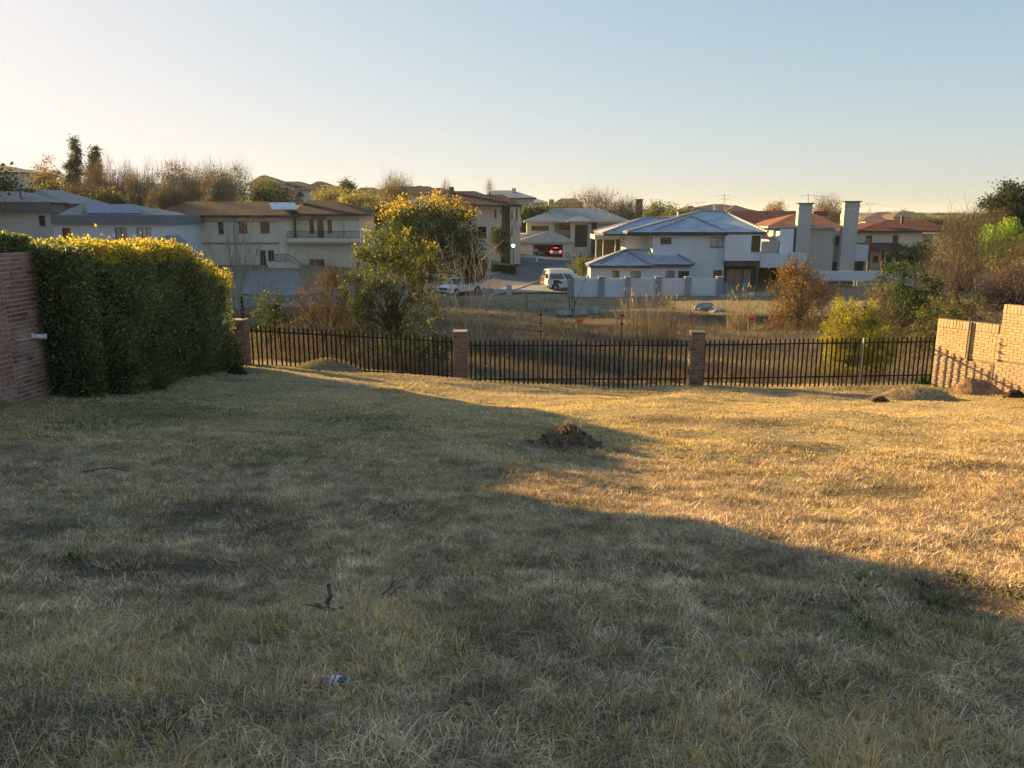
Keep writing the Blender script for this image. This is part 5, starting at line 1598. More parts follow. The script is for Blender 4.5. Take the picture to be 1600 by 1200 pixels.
def tree(name, label, cat, u, Y, blobs, pal, nclump, per, cr, ls, group=None, trunk=.12, twig=0, twig_len=.5, twig_col=(.13, .105, .08), seed=None,
         m=None, shell=.45, limbs=22, droop=0.0, upright=0.0, ub=None, zb=None, aspect=.6, bark=(.10, .08, .062), tips=None, trunk_name='trunk'):
    rg = np.random.default_rng(seed if seed is not None else int(u * 7 + Y * 13) + 5000)
    bx = P(ub if ub is not None else u, 450, Y).x
    gz_ = g1(bx, Y) if zb is None else zb
    t = thing(name, label, cat, (bx, Y, gz_), group)
    cs = crown_points(blobs, Y, nclump, rg, shell)
    cs[:, 2] = np.maximum(cs[:, 2], gz_ + cr * .3)
    # trunk and limbs
    ctr = cs.mean(0); base = np.array([bx, Y, gz_ - .1]); low = cs[:, 2].min(); top = cs[:, 2].max()
    fork = np.array([bx + (ctr[0] - bx) * .4, Y, gz_ + max(.15, (low - gz_) * .9 + (top - low) * .12)])
    segs = []
    pm = (base + fork) / 2 + rg.normal(0, .03, 3) * (fork[2] - base[2])
    segs.append((*base, *pm, trunk, trunk * .85)); segs.append((*pm, *fork, trunk * .85, trunk * .7))
    idx = rg.choice(len(cs), min(limbs, len(cs)), replace=False)
    for i in idx:
        e = cs[i]; L = np.linalg.norm(e - fork)
        a = fork + (e - fork) * .35 + np.array([0, 0, L * .10]) + rg.normal(0, .05, 3) * L
        b = fork + (e - fork) * .70 + np.array([0, 0, L * .06]) + rg.normal(0, .05, 3) * L
        r = trunk * rg.uniform(.28, .5)
        segs += [(*fork, *a, r, r * .75), (*a, *b, r * .75, r * .45), (*b, *e, r * .45, r * .15)]
    part_np(trunk_name, seg_tubes(segs, bark, 5), BARK_M, t)
    # leaves in clumps
    if per:
        k = len(cs)
        cnt = np.maximum(1, (per * rg.uniform(.45, 1.5, k)).astype(int))
        ci = np.repeat(np.arange(k), cnt); n = len(ci)
        crr = cr * rg.uniform(.65, 1.35, k)
        p = cs[ci] + rg.normal(0, 1, (n, 3)) * (crr[ci] * .5)[:, None] * np.array([1, 1, .85])
        p[:, 2] = np.maximum(p[:, 2], G(p[:, 0], p[:, 1]) + .02) if Y < 60 else np.maximum(p[:, 2], gz_ - .3)
        pl = np.array(PAL[pal] if isinstance(pal, str) else pal)
        tone = pl[rg.integers(0, len(pl), k)][ci] * .55 + pl[rg.integers(0, len(pl), n)] * .45
        c = tone * rg.uniform(.75, 1.3, n)[:, None] * rg.uniform(.75, 1.25, k)[ci][:, None]
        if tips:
            # leaves at the upper rim are gold: low sunlight put into their colour
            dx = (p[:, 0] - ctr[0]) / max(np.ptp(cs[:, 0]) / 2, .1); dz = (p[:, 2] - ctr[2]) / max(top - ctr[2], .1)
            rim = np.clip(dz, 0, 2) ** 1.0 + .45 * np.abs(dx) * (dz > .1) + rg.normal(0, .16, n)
            sun_rim = rim > tips[0]
            c[sun_rim] = np.array(tips[1]) * rg.uniform(.6, 1.35, sun_rim.sum())[:, None]
        nrm = unit(p - ctr) + np.array([0, 0, upright])
        part_np('crown', leaf_quads(p, ls * rg.uniform(.6, 1.35, n), c, rg, aspect, droop, nrm=nrm, spread=1.3), m or LEAF_M, t)
    if twig:
        k = len(cs)
        ci = rg.integers(0, k, twig)
        d = unit(unit(cs[ci] - fork) * 1.0 + rg.normal(0, .35, (twig, 3)) + np.array([0, 0, .5 + upright]))
        p0 = cs[ci] + rg.normal(0, cr * .5, (twig, 3)); L = twig_len * rg.uniform(.4, 1.4, twig)
        p1 = p0 + d * (L * .6)[:, None]; p2 = p1 + unit(d + rg.normal(0, .25, (twig, 3)))* (L * .5)[:, None]
        r = max(.006, Y * .00016 if Y < 90 else Y * .0001)
        s1 = np.column_stack([p0, p1, np.full(twig, r), np.full(twig, r * .8)]); s2 = np.column_stack([p1, p2, np.full(twig, r * .8), np.full(twig, r * .5)])
        cc = np.array(twig_col) * rg.uniform(.6, 1.4, (twig, 1))
        o = part_np('twigs', seg_tubes(np.concatenate([s1, s2]), np.concatenate([cc, cc]), 3), BARK_M, t); o['kind'] = 'stuff'
    return t

def stems(name, label, cat, u, Y, wpx, hpx, n, lean=.25, twigs=4, col=(.17, .14, .105), r=.012, group=None, leaf=0, lpal='brown', ls=.05, seed=1, spreadb=.4, zb=None, curve=.15):
    """leafless shrub: many rods rising from one stool and forking"""
    rg = np.random.default_rng(seed)
    bx = P(u, 480, Y).x; z0 = g1(bx, Y) if zb is None else zb
    s = Y / F_PX; W, H = wpx * s, hpx * s
    t = thing(name, label, cat, (bx, Y, z0), group)
    segs, tips = [], []
    for k in range(n):
        a = rg.uniform(0, 6.28); rr = W * spreadb * rg.random() ** .6
        p = np.array([bx + math.cos(a) * rr, Y + math.sin(a) * rr * .7, z0 - .05])
        d = np.array([math.cos(a) * lean * rg.random() + rg.normal(0, .08), math.sin(a) * lean * rg.random(), 1.0]); d /= np.linalg.norm(d)
        L = H * rg.uniform(.55, 1.05); q = p
        rad = r * rg.uniform(.7, 1.3)
        for j in range(4):
            d2 = d + rg.normal(0, curve, 3); d2 /= np.linalg.norm(d2)
            e = q + d2 * L / 4
            segs.append((*q, *e, rad * (1 - j * .2), rad * (1 - (j + 1) * .2)))
            if j >= 1:
                for _ in range(rg.integers(0, twigs + 1)):
                    f = rg.random(); w = q + (e - q) * f
                    dd = d2 + rg.normal(0, .45, 3) + np.array([0, 0, .25]); dd /= np.linalg.norm(dd)
                    x_ = w + dd * L * rg.uniform(.08, .26)
                    segs.append((*w, *x_, rad * .45, rad * .25)); tips.append(x_)
            q = e
        tips.append(q)
    cols = np.array(col) * rg.uniform(.65, 1.4, (len(segs), 1))
    part_np('stems', seg_tubes(segs, cols, 3), BARK_M, t)['kind'] = 'stuff'
    if leaf:
        tp = np.array(tips); ci = rg.integers(0, len(tp), leaf)
        p = tp[ci] + rg.normal(0, .08, (leaf, 3)); pl = np.array(PAL[lpal])
        part_np('leaves', leaf_quads(p, ls * rg.uniform(.6, 1.3, leaf), pl[rg.integers(0, len(pl), leaf)] * rg.uniform(.7, 1.3, leaf)[:, None], rg, .55), DULL_LEAF_M, t)
    return t

# ---- right behind the fence
tree('shrub_tree', 'tall dense evergreen shrub with golden shoot tips right behind the sloping fence', 'tree', 615, 27.5,
     [(600, 450, 62, 80), (650, 440, 50, 70), (570, 400, 24, 45), (600, 390, 22, 38), (640, 395, 25, 38), (665, 410, 22, 34), (560, 480, 45, 60), (640, 520, 55, 55), (680, 480, 12, 34)],
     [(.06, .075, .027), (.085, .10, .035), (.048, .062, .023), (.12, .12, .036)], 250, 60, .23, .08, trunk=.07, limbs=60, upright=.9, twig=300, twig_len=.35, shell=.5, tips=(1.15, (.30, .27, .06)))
tree('shrub', 'straw coloured autumn shrub beside the tall evergreen behind the sloping fence', 'shrub', 505, 28.5,
     [(500, 480, 42, 58), (530, 510, 40, 60), (478, 520, 34, 50), (515, 430, 26, 28)], 'brown', 120, 45, .25, .065, trunk=.05, limbs=45, twig=1500, twig_len=.42, m=DULL_LEAF_M, twig_col=(.17, .13, .09))
tree('shrub', 'small dark glossy bush behind the fence near the hedge end', 'shrub', 425, 27, [(425, 485, 24, 38), (412, 510, 26, 30), (440, 515, 20, 32)], 'dark', 70, 60, .2, .065, trunk=.04, limbs=25, twig=120)
stems('bare_shrub', 'leafless pale shrub with orange leaf scraps right behind the fence pillar by the hedge', 'shrub', 460, 24.5, 130, 62, 60, .5, 5, (.26, .20, .15), .009, leaf=700, lpal='brown', ls=.05, seed=31, spreadb=.48)
stems('bare_shrub', 'thicket of bare dark stems crowding the lower sloping fence panel', 'shrub', 610, 24.3, 190, 60, 85, .5, 5, (.20, .16, .125), .010, leaf=900, lpal='mixed', ls=.06, seed=33, spreadb=.48)
tree('shrub', 'dark low evergreen bush against the fence behind the leafy tree', 'shrub', 655, 25.0, [(650, 540, 40, 26), (690, 550, 26, 22), (600, 548, 30, 20)], 'dark', 80, 55, .18, .06, trunk=.03, limbs=20)
stems('bare_shrub', 'tall leafless shrub with long upright pale stems beside the white pickup', 'shrub', 738, 33, 80, 195, 26, .34, 5, (.44, .35, .27), .016, seed=35, spreadb=.30)
stems('bare_shrub', 'lower tangle of leafless stems at the foot of the tall bare shrub', 'shrub', 745, 31, 100, 80, 55, .55, 5, (.30, .24, .18), .011, leaf=250, lpal='pale', ls=.06, seed=37, spreadb=.42)
stems('bare_tree', 'slender leafless sapling in front of the cream house walls', 'tree', 368, 58, 70, 165, 9, .32, 9, (.30, .265, .22), .035, seed=39, spreadb=.06, curve=.08)
stems('bare_shrub', 'pale twiggy shrub in front of the steps of the cream house', 'shrub', 400, 50, 100, 95, 40, .5, 6, (.38, .33, .29), .014, seed=41, spreadb=.35)
stems('bare_shrub', 'grey twiggy shrub in front of the balcony of the cream house', 'shrub', 512, 42, 95, 130, 44, .45, 6, (.36, .30, .26), .013, seed=43, spreadb=.38)
# ---- the big dome
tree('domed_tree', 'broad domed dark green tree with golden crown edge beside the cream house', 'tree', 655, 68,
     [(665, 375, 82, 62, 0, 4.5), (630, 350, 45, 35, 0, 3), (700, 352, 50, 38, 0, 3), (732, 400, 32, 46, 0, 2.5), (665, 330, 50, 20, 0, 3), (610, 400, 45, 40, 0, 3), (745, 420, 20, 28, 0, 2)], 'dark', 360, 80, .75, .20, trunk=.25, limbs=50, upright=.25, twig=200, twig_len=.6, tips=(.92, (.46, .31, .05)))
stems('bare_shrub', 'row of thin bare stems in front of the domed tree', 'shrub', 655, 56, 120, 100, 42, .3, 4, (.40, .32, .25), .02, seed=45, spreadb=.5)
# ---- middle ground
def reeds(label, u, Y, wpx, hpx, n, seed, group=None):
    rg = np.random.default_rng(seed); bx = P(u, 500, Y).x; s = Y / F_PX; W, H = wpx * s, hpx * s
    a = rg.uniform(0, 6.28, n); rr = W * .36 * rg.random(n) ** .6
    x, y = bx + np.cos(a) * rr, Y + np.sin(a) * rr * .8
    c = np.array([[.30, .25, .2], [.24, .19, .155], [.36, .30, .245], [.19, .155, .125]])[rg.integers(0, 4, n)] * rg.uniform(.65, 1.2, n)[:, None]
    t = thing('reed_clump', label, 'reeds', (bx, Y, g1(bx, Y)), group)
    part_np('stalks', blades(x, y, G(x, y) - .05, H * rg.uniform(.25, 1.0, n) ** 1.2, rg.uniform(.008, .02, n), a + rg.normal(0, .8, n), rg.uniform(.02, .55, n), rg.random(n) * .4, c), GRASS_M, t)['kind'] = 'stuff'
    k = n // 6
    i = rg.choice(n, k)
    p = np.stack([x[i] + np.cos(a[i]) * .2, y[i], G(x[i], y[i]) + H * rg.uniform(.5, .95, k)], 1)
    part_np('plumes', leaf_quads(p, rg.uniform(.12, .35, k), np.array([.36, .30, .24]) * rg.uniform(.7, 1.2, k)[:, None], rg, .22, nrm=np.tile([[0, 0, 1.]], (k, 1)), spread=.4), DULL_LEAF_M, t)['kind'] = 'stuff'
    return t
reeds('wispy clump of pale dry reeds in front of the garden wall', 1010, 38, 130, 84, 400, 51)
stems('bare_shrub', 'tall fine twigged leafless brush standing in the dry reeds', 'shrub', 1015, 38.5, 110, 105, 110, .35, 3, (.27, .21, .165), .008, seed=52, spreadb=.42)
reeds('thin small clump of dry reeds beside the orange board below the dark doors', 1155, 45, 50, 75, 330, 53)
stems('bare_shrub', 'wispy leafless shrub spreading beside the reed clump', 'shrub', 1062, 42, 90, 78, 40, .7, 4, (.19, .145, .11), .011, seed=55, spreadb=.3)
stems('bare_tree', 'small forked bare tree standing among the boulders', 'tree', 892, 57, 40, 62, 4, .5, 5, (.10, .085, .07), .035, seed=57, spreadb=.05)
stems('sapling', 'tiny bare sapling on the grass behind the white van', 'tree', 851, 71, 10, 22, 2, .3, 4, (.07, .06, .05), .03, seed=59, spreadb=.05)
stems('sapling', 'thin bare sapling in the middle of the dry verge', 'tree', 823, 64, 18, 34, 3, .3, 4, (.14, .12, .10), .022, seed=60, spreadb=.05)
tree('shrub', 'large round bush of orange autumn leaves in front of the tall chimneys', 'shrub', 1252, 45,
     [(1250, 455, 44, 42), (1240, 428, 30, 22), (1278, 462, 26, 32), (1224, 482, 24, 32), (1252, 505, 42, 22)], 'rust', 170, 42, .42, .11, trunk=.07, limbs=60, twig=1500, twig_len=.5, m=DULL_LEAF_M, twig_col=(.16, .11, .08))
stems('bare_shrub', 'brown leafless bush between the orange bush and the yellow bush', 'shrub', 1285, 42, 110, 80, 60, .6, 5, (.15, .115, .09), .010, leaf=500, lpal='brown', ls=.07, seed=63, spreadb=.42)
tree('conifer_bush', 'yellow green feathery conifer bush right behind the fence', 'shrub', 1335, 25.5,
     [(1335, 535, 48, 52), (1325, 490, 26, 30), (1300, 540, 26, 46), (1368, 545, 30, 46), (1350, 500, 26, 30), (1340, 575, 55, 25)], 'yellow', 280, 110, .17, .07, trunk=.05, limbs=40, upright=.9, aspect=.3)
tree('shrub', 'big rounded dark evergreen bush behind the yellow bush', 'shrub', 1415, 36,
     [(1420, 460, 44, 48), (1400, 435, 26, 26), (1440, 480, 30, 46), (1405, 490, 36, 42)], 'dark', 190, 80, .32, .085, trunk=.07, limbs=40, twig=60)
tree('shrub', 'straw coloured twiggy bush leaning on the dark evergreen bush', 'shrub', 1372, 33,
     [(1372, 485, 30, 46), (1355, 505, 24, 34), (1392, 520, 30, 28)], 'pale', 90, 40, .28, .06, trunk=.04, limbs=40, twig=900, twig_len=.4, m=DULL_LEAF_M, twig_col=(.2, .16, .10))
tree('shrub', 'olive bush at the fence end just behind the sunlit wall', 'shrub', 1475, 29, [(1470, 500, 34, 38), (1500, 480, 30, 32), (1452, 530, 26, 30)], 'mixed', 110, 60, .22, .07, trunk=.04, limbs=30, twig=300, twig_len=.3)
tree('thicket_tree', 'tall thicket of bare brown stems behind the dark evergreen bush', 'tree', 1500, 46,
     [(1495, 425, 42, 62), (1530, 400, 42, 60), (1470, 450, 28, 50)], 'greybrown', 150, 26, .55, .09, trunk=.07, limbs=60, twig=1800, twig_len=.9, m=DULL_LEAF_M, twig_col=(.16, .125, .095), upright=.8)
tree('shrub', 'wide reddish brown shrub filling the picture edge above the sunlit wall', 'shrub', 1580, 34,
     [(1570, 440, 50, 48), (1610, 430, 60, 56), (1545, 470, 30, 34)], [(.16, .115, .095), (.20, .14, .11), (.12, .09, .078)], 190, 48, .36, .07, trunk=.06, limbs=60, twig=1600, twig_len=.4, m=DULL_LEAF_M, twig_col=(.13, .085, .07), ub=1590)
tree('tree', 'bright yellow green leafy tree near the picture edge above the brown shrubs', 'tree', 1568, 54,
     [(1560, 375, 30, 22), (1585, 385, 34, 26), (1575, 360, 18, 14), (1555, 400, 22, 18)], 'bright', 120, 70, .45, .13, trunk=.08, limbs=30)
tree('conifer_tree', 'tall dark broad conifer at the picture edge on the skyline', 'tree', 1578, 78,
     [(1580, 330, 36, 38), (1560, 325, 25, 22), (1585, 300, 20, 16), (1605, 335, 30, 40)], 'conifer', 220, 90, .65, .2, trunk=.22, limbs=40, ub=1585)
tree('thicket_tree', 'brown bare thicket below the dark conifer', 'tree', 1530, 66, [(1520, 370, 42, 38), (1500, 390, 36, 34), (1545, 350, 26, 26)], 'greybrown', 130, 30, .7, .13, trunk=.1, limbs=50, twig=1300, twig_len=1.0, m=DULL_LEAF_M, upright=.5)
tree('hedge_tree', 'dark clipped tree mass in front of the red roofed cream house', 'tree', 1430, 84, [(1425, 400, 32, 22), (1448, 398, 26, 24), (1410, 410, 20, 16)], 'dark', 110, 60, .6, .18, trunk=.12, limbs=25)
stems('bare_shrub', 'bundle of pale upright bare stems in front of the dark clipped tree', 'shrub', 1440, 60, 70, 90, 46, .25, 3, (.22, .175, .13), .018, seed=67, spreadb=.45)
tree('shrub', 'green bush with pale flower heads beside the white cars', 'shrub', 910, 84, [(908, 420, 16, 14), (920, 418, 12, 14), (912, 408, 9, 8)], 'olive', 70, 40, .45, .15, trunk=.07, limbs=18)
tree('cypress_tree', 'dark rounded cypress between the beige house and the garage house', 'tree', 783, 101, [(782, 380, 11, 24), (779, 368, 9, 14)], 'dark', 60, 70, .6, .2, trunk=.1, limbs=12)
tree('tree', 'dark green tree squeezed between the beige and the garage houses', 'tree', 818, 133, [(815, 350, 14, 26), (828, 335, 22, 14), (846, 332, 18, 12)], 'olive', 90, 45, 1.0, .33, trunk=.15, limbs=16)
# clipped hedge by the street lamp
hp = P(787, 423, 99); rgh = np.random.default_rng(71)
nh = 3800
pp = np.stack([rgh.uniform(X(769, 99), X(806, 99), nh), 99 + rgh.uniform(-.6, .6, nh), g1(hp.x, 99) + rgh.uniform(0, 1.05, nh)], 1)
lh = thing('clipped_hedge', 'low box clipped hedge at the foot of the street lamp', 'hedge', (hp.x, 99, g1(hp.x, 99)))
part_np('foliage', leaf_quads(pp, rgh.uniform(.1, .2, nh), np.array(PAL['dark'])[rgh.integers(0, 4, nh)], rgh, .6), LEAF_M, lh)
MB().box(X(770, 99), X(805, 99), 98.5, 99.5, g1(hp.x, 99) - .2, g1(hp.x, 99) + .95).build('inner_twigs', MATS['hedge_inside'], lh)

# ---- trees on the ridge behind the houses
def ridge_tree(label, u, vt, vb, w, Y, pal, kind='leafy', name='tree', **k):
    h = (vb - vt) / 2; c = (vt + vb) / 2
    s = Y / F_PX
    if kind == 'bare':
        return tree(name, label, 'tree', u, Y, [(u, c, w, h), (u - w * .3, c + h * .3, w * .6, h * .7), (u + w * .35, c + h * .25, w * .55, h * .75)], pal, 100, 45, 1.1, .24, 'trees on the ridge', trunk=.14, limbs=24, twig=900, twig_len=1.7, m=DULL_LEAF_M, twig_col=(.26, .21, .165), upright=.9, **k)
    if kind == 'poplar':
        return tree(name, label, 'tree', u, Y, [(u, c, w, h)], pal, 26, 3, .5, .18, 'trees on the ridge', trunk=.08, limbs=10, twig=110, twig_len=2.0, m=DULL_LEAF_M, twig_col=(.36, .31, .26), upright=2.5, **k)
    if kind == 'cone':
        bl = [(u, vb - (vb - vt) * (i + .5) / 7, w * (1.25 - i * .15), (vb - vt) / 9) for i in range(7)]
        return tree(name, label, 'tree', u, Y, bl, pal, 130, 60, .75, .30, 'trees on the ridge', trunk=.16, limbs=14, upright=.6, **k)
    return tree(name, label, 'tree', u, Y, [(u, c, w, h), (u - w * .35, c + h * .2, w * .6, h * .75), (u + w * .4, c + h * .2, w * .55, h * .7)], pal, 90, 42, 1.1, .33, 'trees on the ridge', trunk=.16, limbs=20, **k)
ridge_tree('taller pointed dark conifer on the skyline', 117, 220, 300, 13, 150, 'conifer', 'cone', 'conifer_tree')
ridge_tree('shorter pointed dark conifer beside the taller one on the skyline', 148, 231, 300, 12, 155, 'conifer', 'cone', 'conifer_tree')
ridge_tree('dark green rounded tree at the picture edge above the solar roof house', 22, 276, 330, 42, 112, 'dark')
ridge_tree('ragged brown leaved tree between the edge roof and the tall conifer', 74, 252, 315, 20, 140, 'brown')
ridge_tree('yellowing loose tree below the ragged brown tree', 92, 285, 330, 24, 128, 'mixed')
ridge_tree('rust brown tree in front of the shorter conifer', 152, 256, 318, 18, 138, 'brown', 'bare')
ridge_tree('tall thin bare poplar just beyond the shorter conifer', 172, 246, 318, 8, 150, 'greybrown', 'poplar', 'poplar_tree')
ridge_tree('tall thin bare poplar with forked tip left of the bushy bare tree', 203, 250, 318, 9, 150, 'greybrown', 'poplar', 'poplar_tree')
ridge_tree('brown bushy tree under the forked poplar', 190, 268, 326, 26, 134, 'brown', 'bare')
ridge_tree('bare brown tree leaning over the solar roof', 225, 270, 330, 26, 130, 'greybrown', 'bare')
ridge_tree('short thin bare poplar between brown trees', 232, 256, 320, 7, 146, 'greybrown', 'poplar', 'poplar_tree')
ridge_tree('wide bare tree with spreading top left of the dark dome', 275, 258, 325, 30, 138, 'brown', 'bare')
ridge_tree('bare pale tree above the brown roof of the cream house', 305, 264, 322, 26, 132, 'greybrown', 'bare')
ridge_tree('dense grey green domed tree at the end of the bare trees', 360, 263, 325, 34, 136, 'olive', 'bare')
ridge_tree('bare pale tree in front of the grey green domed tree', 340, 268, 324, 28, 126, 'greybrown', 'bare')
ridge_tree('fawn tree at the near end of the bare tree row', 130, 290, 335, 30, 124, 'brown', 'bare')
ridge_tree('low olive tree above the solar panels', 165, 300, 335, 30, 120, 'mixed')
ridge_tree('low brown tree beside the brown roof end', 262, 295, 330, 28, 122, 'brown', 'bare')
ridge_tree('dark green hedge like tree under the pointed faded roof', 425, 284, 318, 32, 150, 'dark')
ridge_tree('rust shrub in front of the pointed faded roof', 415, 284, 300, 18, 165, 'brown')
ridge_tree('small yellow green bush by the white roof edge of the cream house', 412, 300, 318, 12, 120, 'olive')
ridge_tree('pale green bushes beyond the brick chimney', 520, 294, 325, 30, 150, 'pale')
ridge_tree('small dark tree beside the purple brown pointed roof', 543, 283, 305, 9, 180, 'dark')
ridge_tree('soft green bush mass behind the cream house roof', 560, 300, 335, 34, 135, 'pale')
ridge_tree('yellow brown bush left of the golden domed tree', 590, 318, 350, 28, 120, 'mixed')
ridge_tree('round bare tree standing up on the skyline', 615, 276, 325, 28, 150, 'pale', 'bare')
ridge_tree('thin cluster of bare poplars above the beige house roof', 696, 284, 312, 6, 215, 'greybrown', 'poplar', 'poplar_tree')
ridge_tree('pair of bare poplar tips beyond the beige house ridge', 765, 284, 312, 8, 215, 'greybrown', 'poplar', 'poplar_tree')
ridge_tree('golden brown wide tree behind the garage house', 930, 301, 345, 46, 150, 'brown', 'bare')
ridge_tree('brown tree right of the golden wide tree behind the garage house', 975, 316, 352, 30, 146, 'brown', 'bare')
ridge_tree('olive bush line left of the golden brown wide tree', 870, 318, 345, 26, 158, 'mixed')
ridge_tree('green tree beyond the square dark tower', 1028, 318, 345, 22, 170, 'olive')
ridge_tree('low green bush behind the ridge of the pale grey house', 1062, 326, 348, 26, 160, 'olive')
ridge_tree('rust domed tree above the dark red roof', 1210, 318, 345, 16, 200, 'rust')
ridge_tree('rust brown tree between the two tall chimneys', 1292, 316, 355, 24, 150, 'rust', 'bare')
ridge_tree('small dark tree beyond the red roof ridge', 1412, 326, 348, 7, 300, 'dark')
ridge_tree('olive tree line beyond the red roofed cream house', 1450, 336, 362, 30, 180, 'olive')
ridge_tree('dark tree just left of the big conifer thicket', 1500, 340, 372, 24, 130, 'olive')
for k, (u_, vt_, Y_) in enumerate([(1395, 331, 420), (1432, 332, 460), (1470, 333, 520), (1490, 334, 560)]):
    ridge_tree(('far small tree beyond the second tall chimney', 'far tree over the red ridge', 'hazy far tree left of the conifer', 'faint hazy tree nearest the conifer on the skyline')[k], u_, vt_, 346, 16, Y_, 'olive')
# ---- unseen tall gums, added beyond the picture edge to shade the valley
for k, (x_, y_, h_) in enumerate([(-50, 67, 15), (-56, 74, 17), (-62, 82, 18), (-70, 92, 21), (-80, 104, 22), (-92, 118, 22), (-102, 131, 22), (-60, 71, 20)]):
    u_ = 800 + x_ / y_ * F_PX; s_ = F_PX / y_
    gz_ = g1(x_, y_)
    c_ = P(u_, 400, y_); vz = lambda z: 334 - (z - EYE) * s_
    tree('added_gum_tree', ('added tall gum tree outside the picture edge, nearest the hedge', 'second added tall gum tree outside the picture edge', 'third added tall gum tree outside the picture edge',
         'fourth added tall gum tree outside the picture edge', 'fifth added tall gum tree outside the picture edge', 'sixth added tall gum tree outside the picture edge', 'tallest and farthest added gum tree outside the picture edge', 'added gum tree farthest to the side outside the picture edge')[k], 'tree', u_, y_,
         [(u_, vz(gz_ + h_ * .62), 4.2 * s_, h_ * .36 * s_), (u_ - 2 * s_, vz(gz_ + h_ * .45), 3.2 * s_, h_ * .28 * s_), (u_ + 2 * s_, vz(gz_ + h_ * .5), 3.2 * s_, h_ * .3 * s_)],
         'olive', 160, 60, 1.3, .42, 'added gum trees outside the picture', trunk=.3, limbs=24)

# =================================================================== vehicles
PAINT_W = mat('white_car_paint', (.66, .67, .69), .28, .03, 2, spec=.5)
TYRE = mat('tyre_rubber', (.018, .018, .019), .85, .2, 8)
RIM = mat('alloy_rim', (.45, .46, .48), .35, .1, 6, metal=.7)
CAR_GLASS = mat('car_glass', (.015, .017, .02), .05, .05, 1, spec=.8)
TRIM = mat('black_trim', (.02, .02, .022), .6, .2, 6)
LAMP_W = mat('headlamp_lens', (.75, .77, .8), .12, .05, 3, spec=.8)
LAMP_R = mat('tail_lamp_lens', (.30, .02, .02), .2, .05, 3, spec=.6)

def lpart(name, mb, m, parent, smooth=False):
    return obj(name, mb.mesh(name, m, (0, 0, 0), smooth), parent)

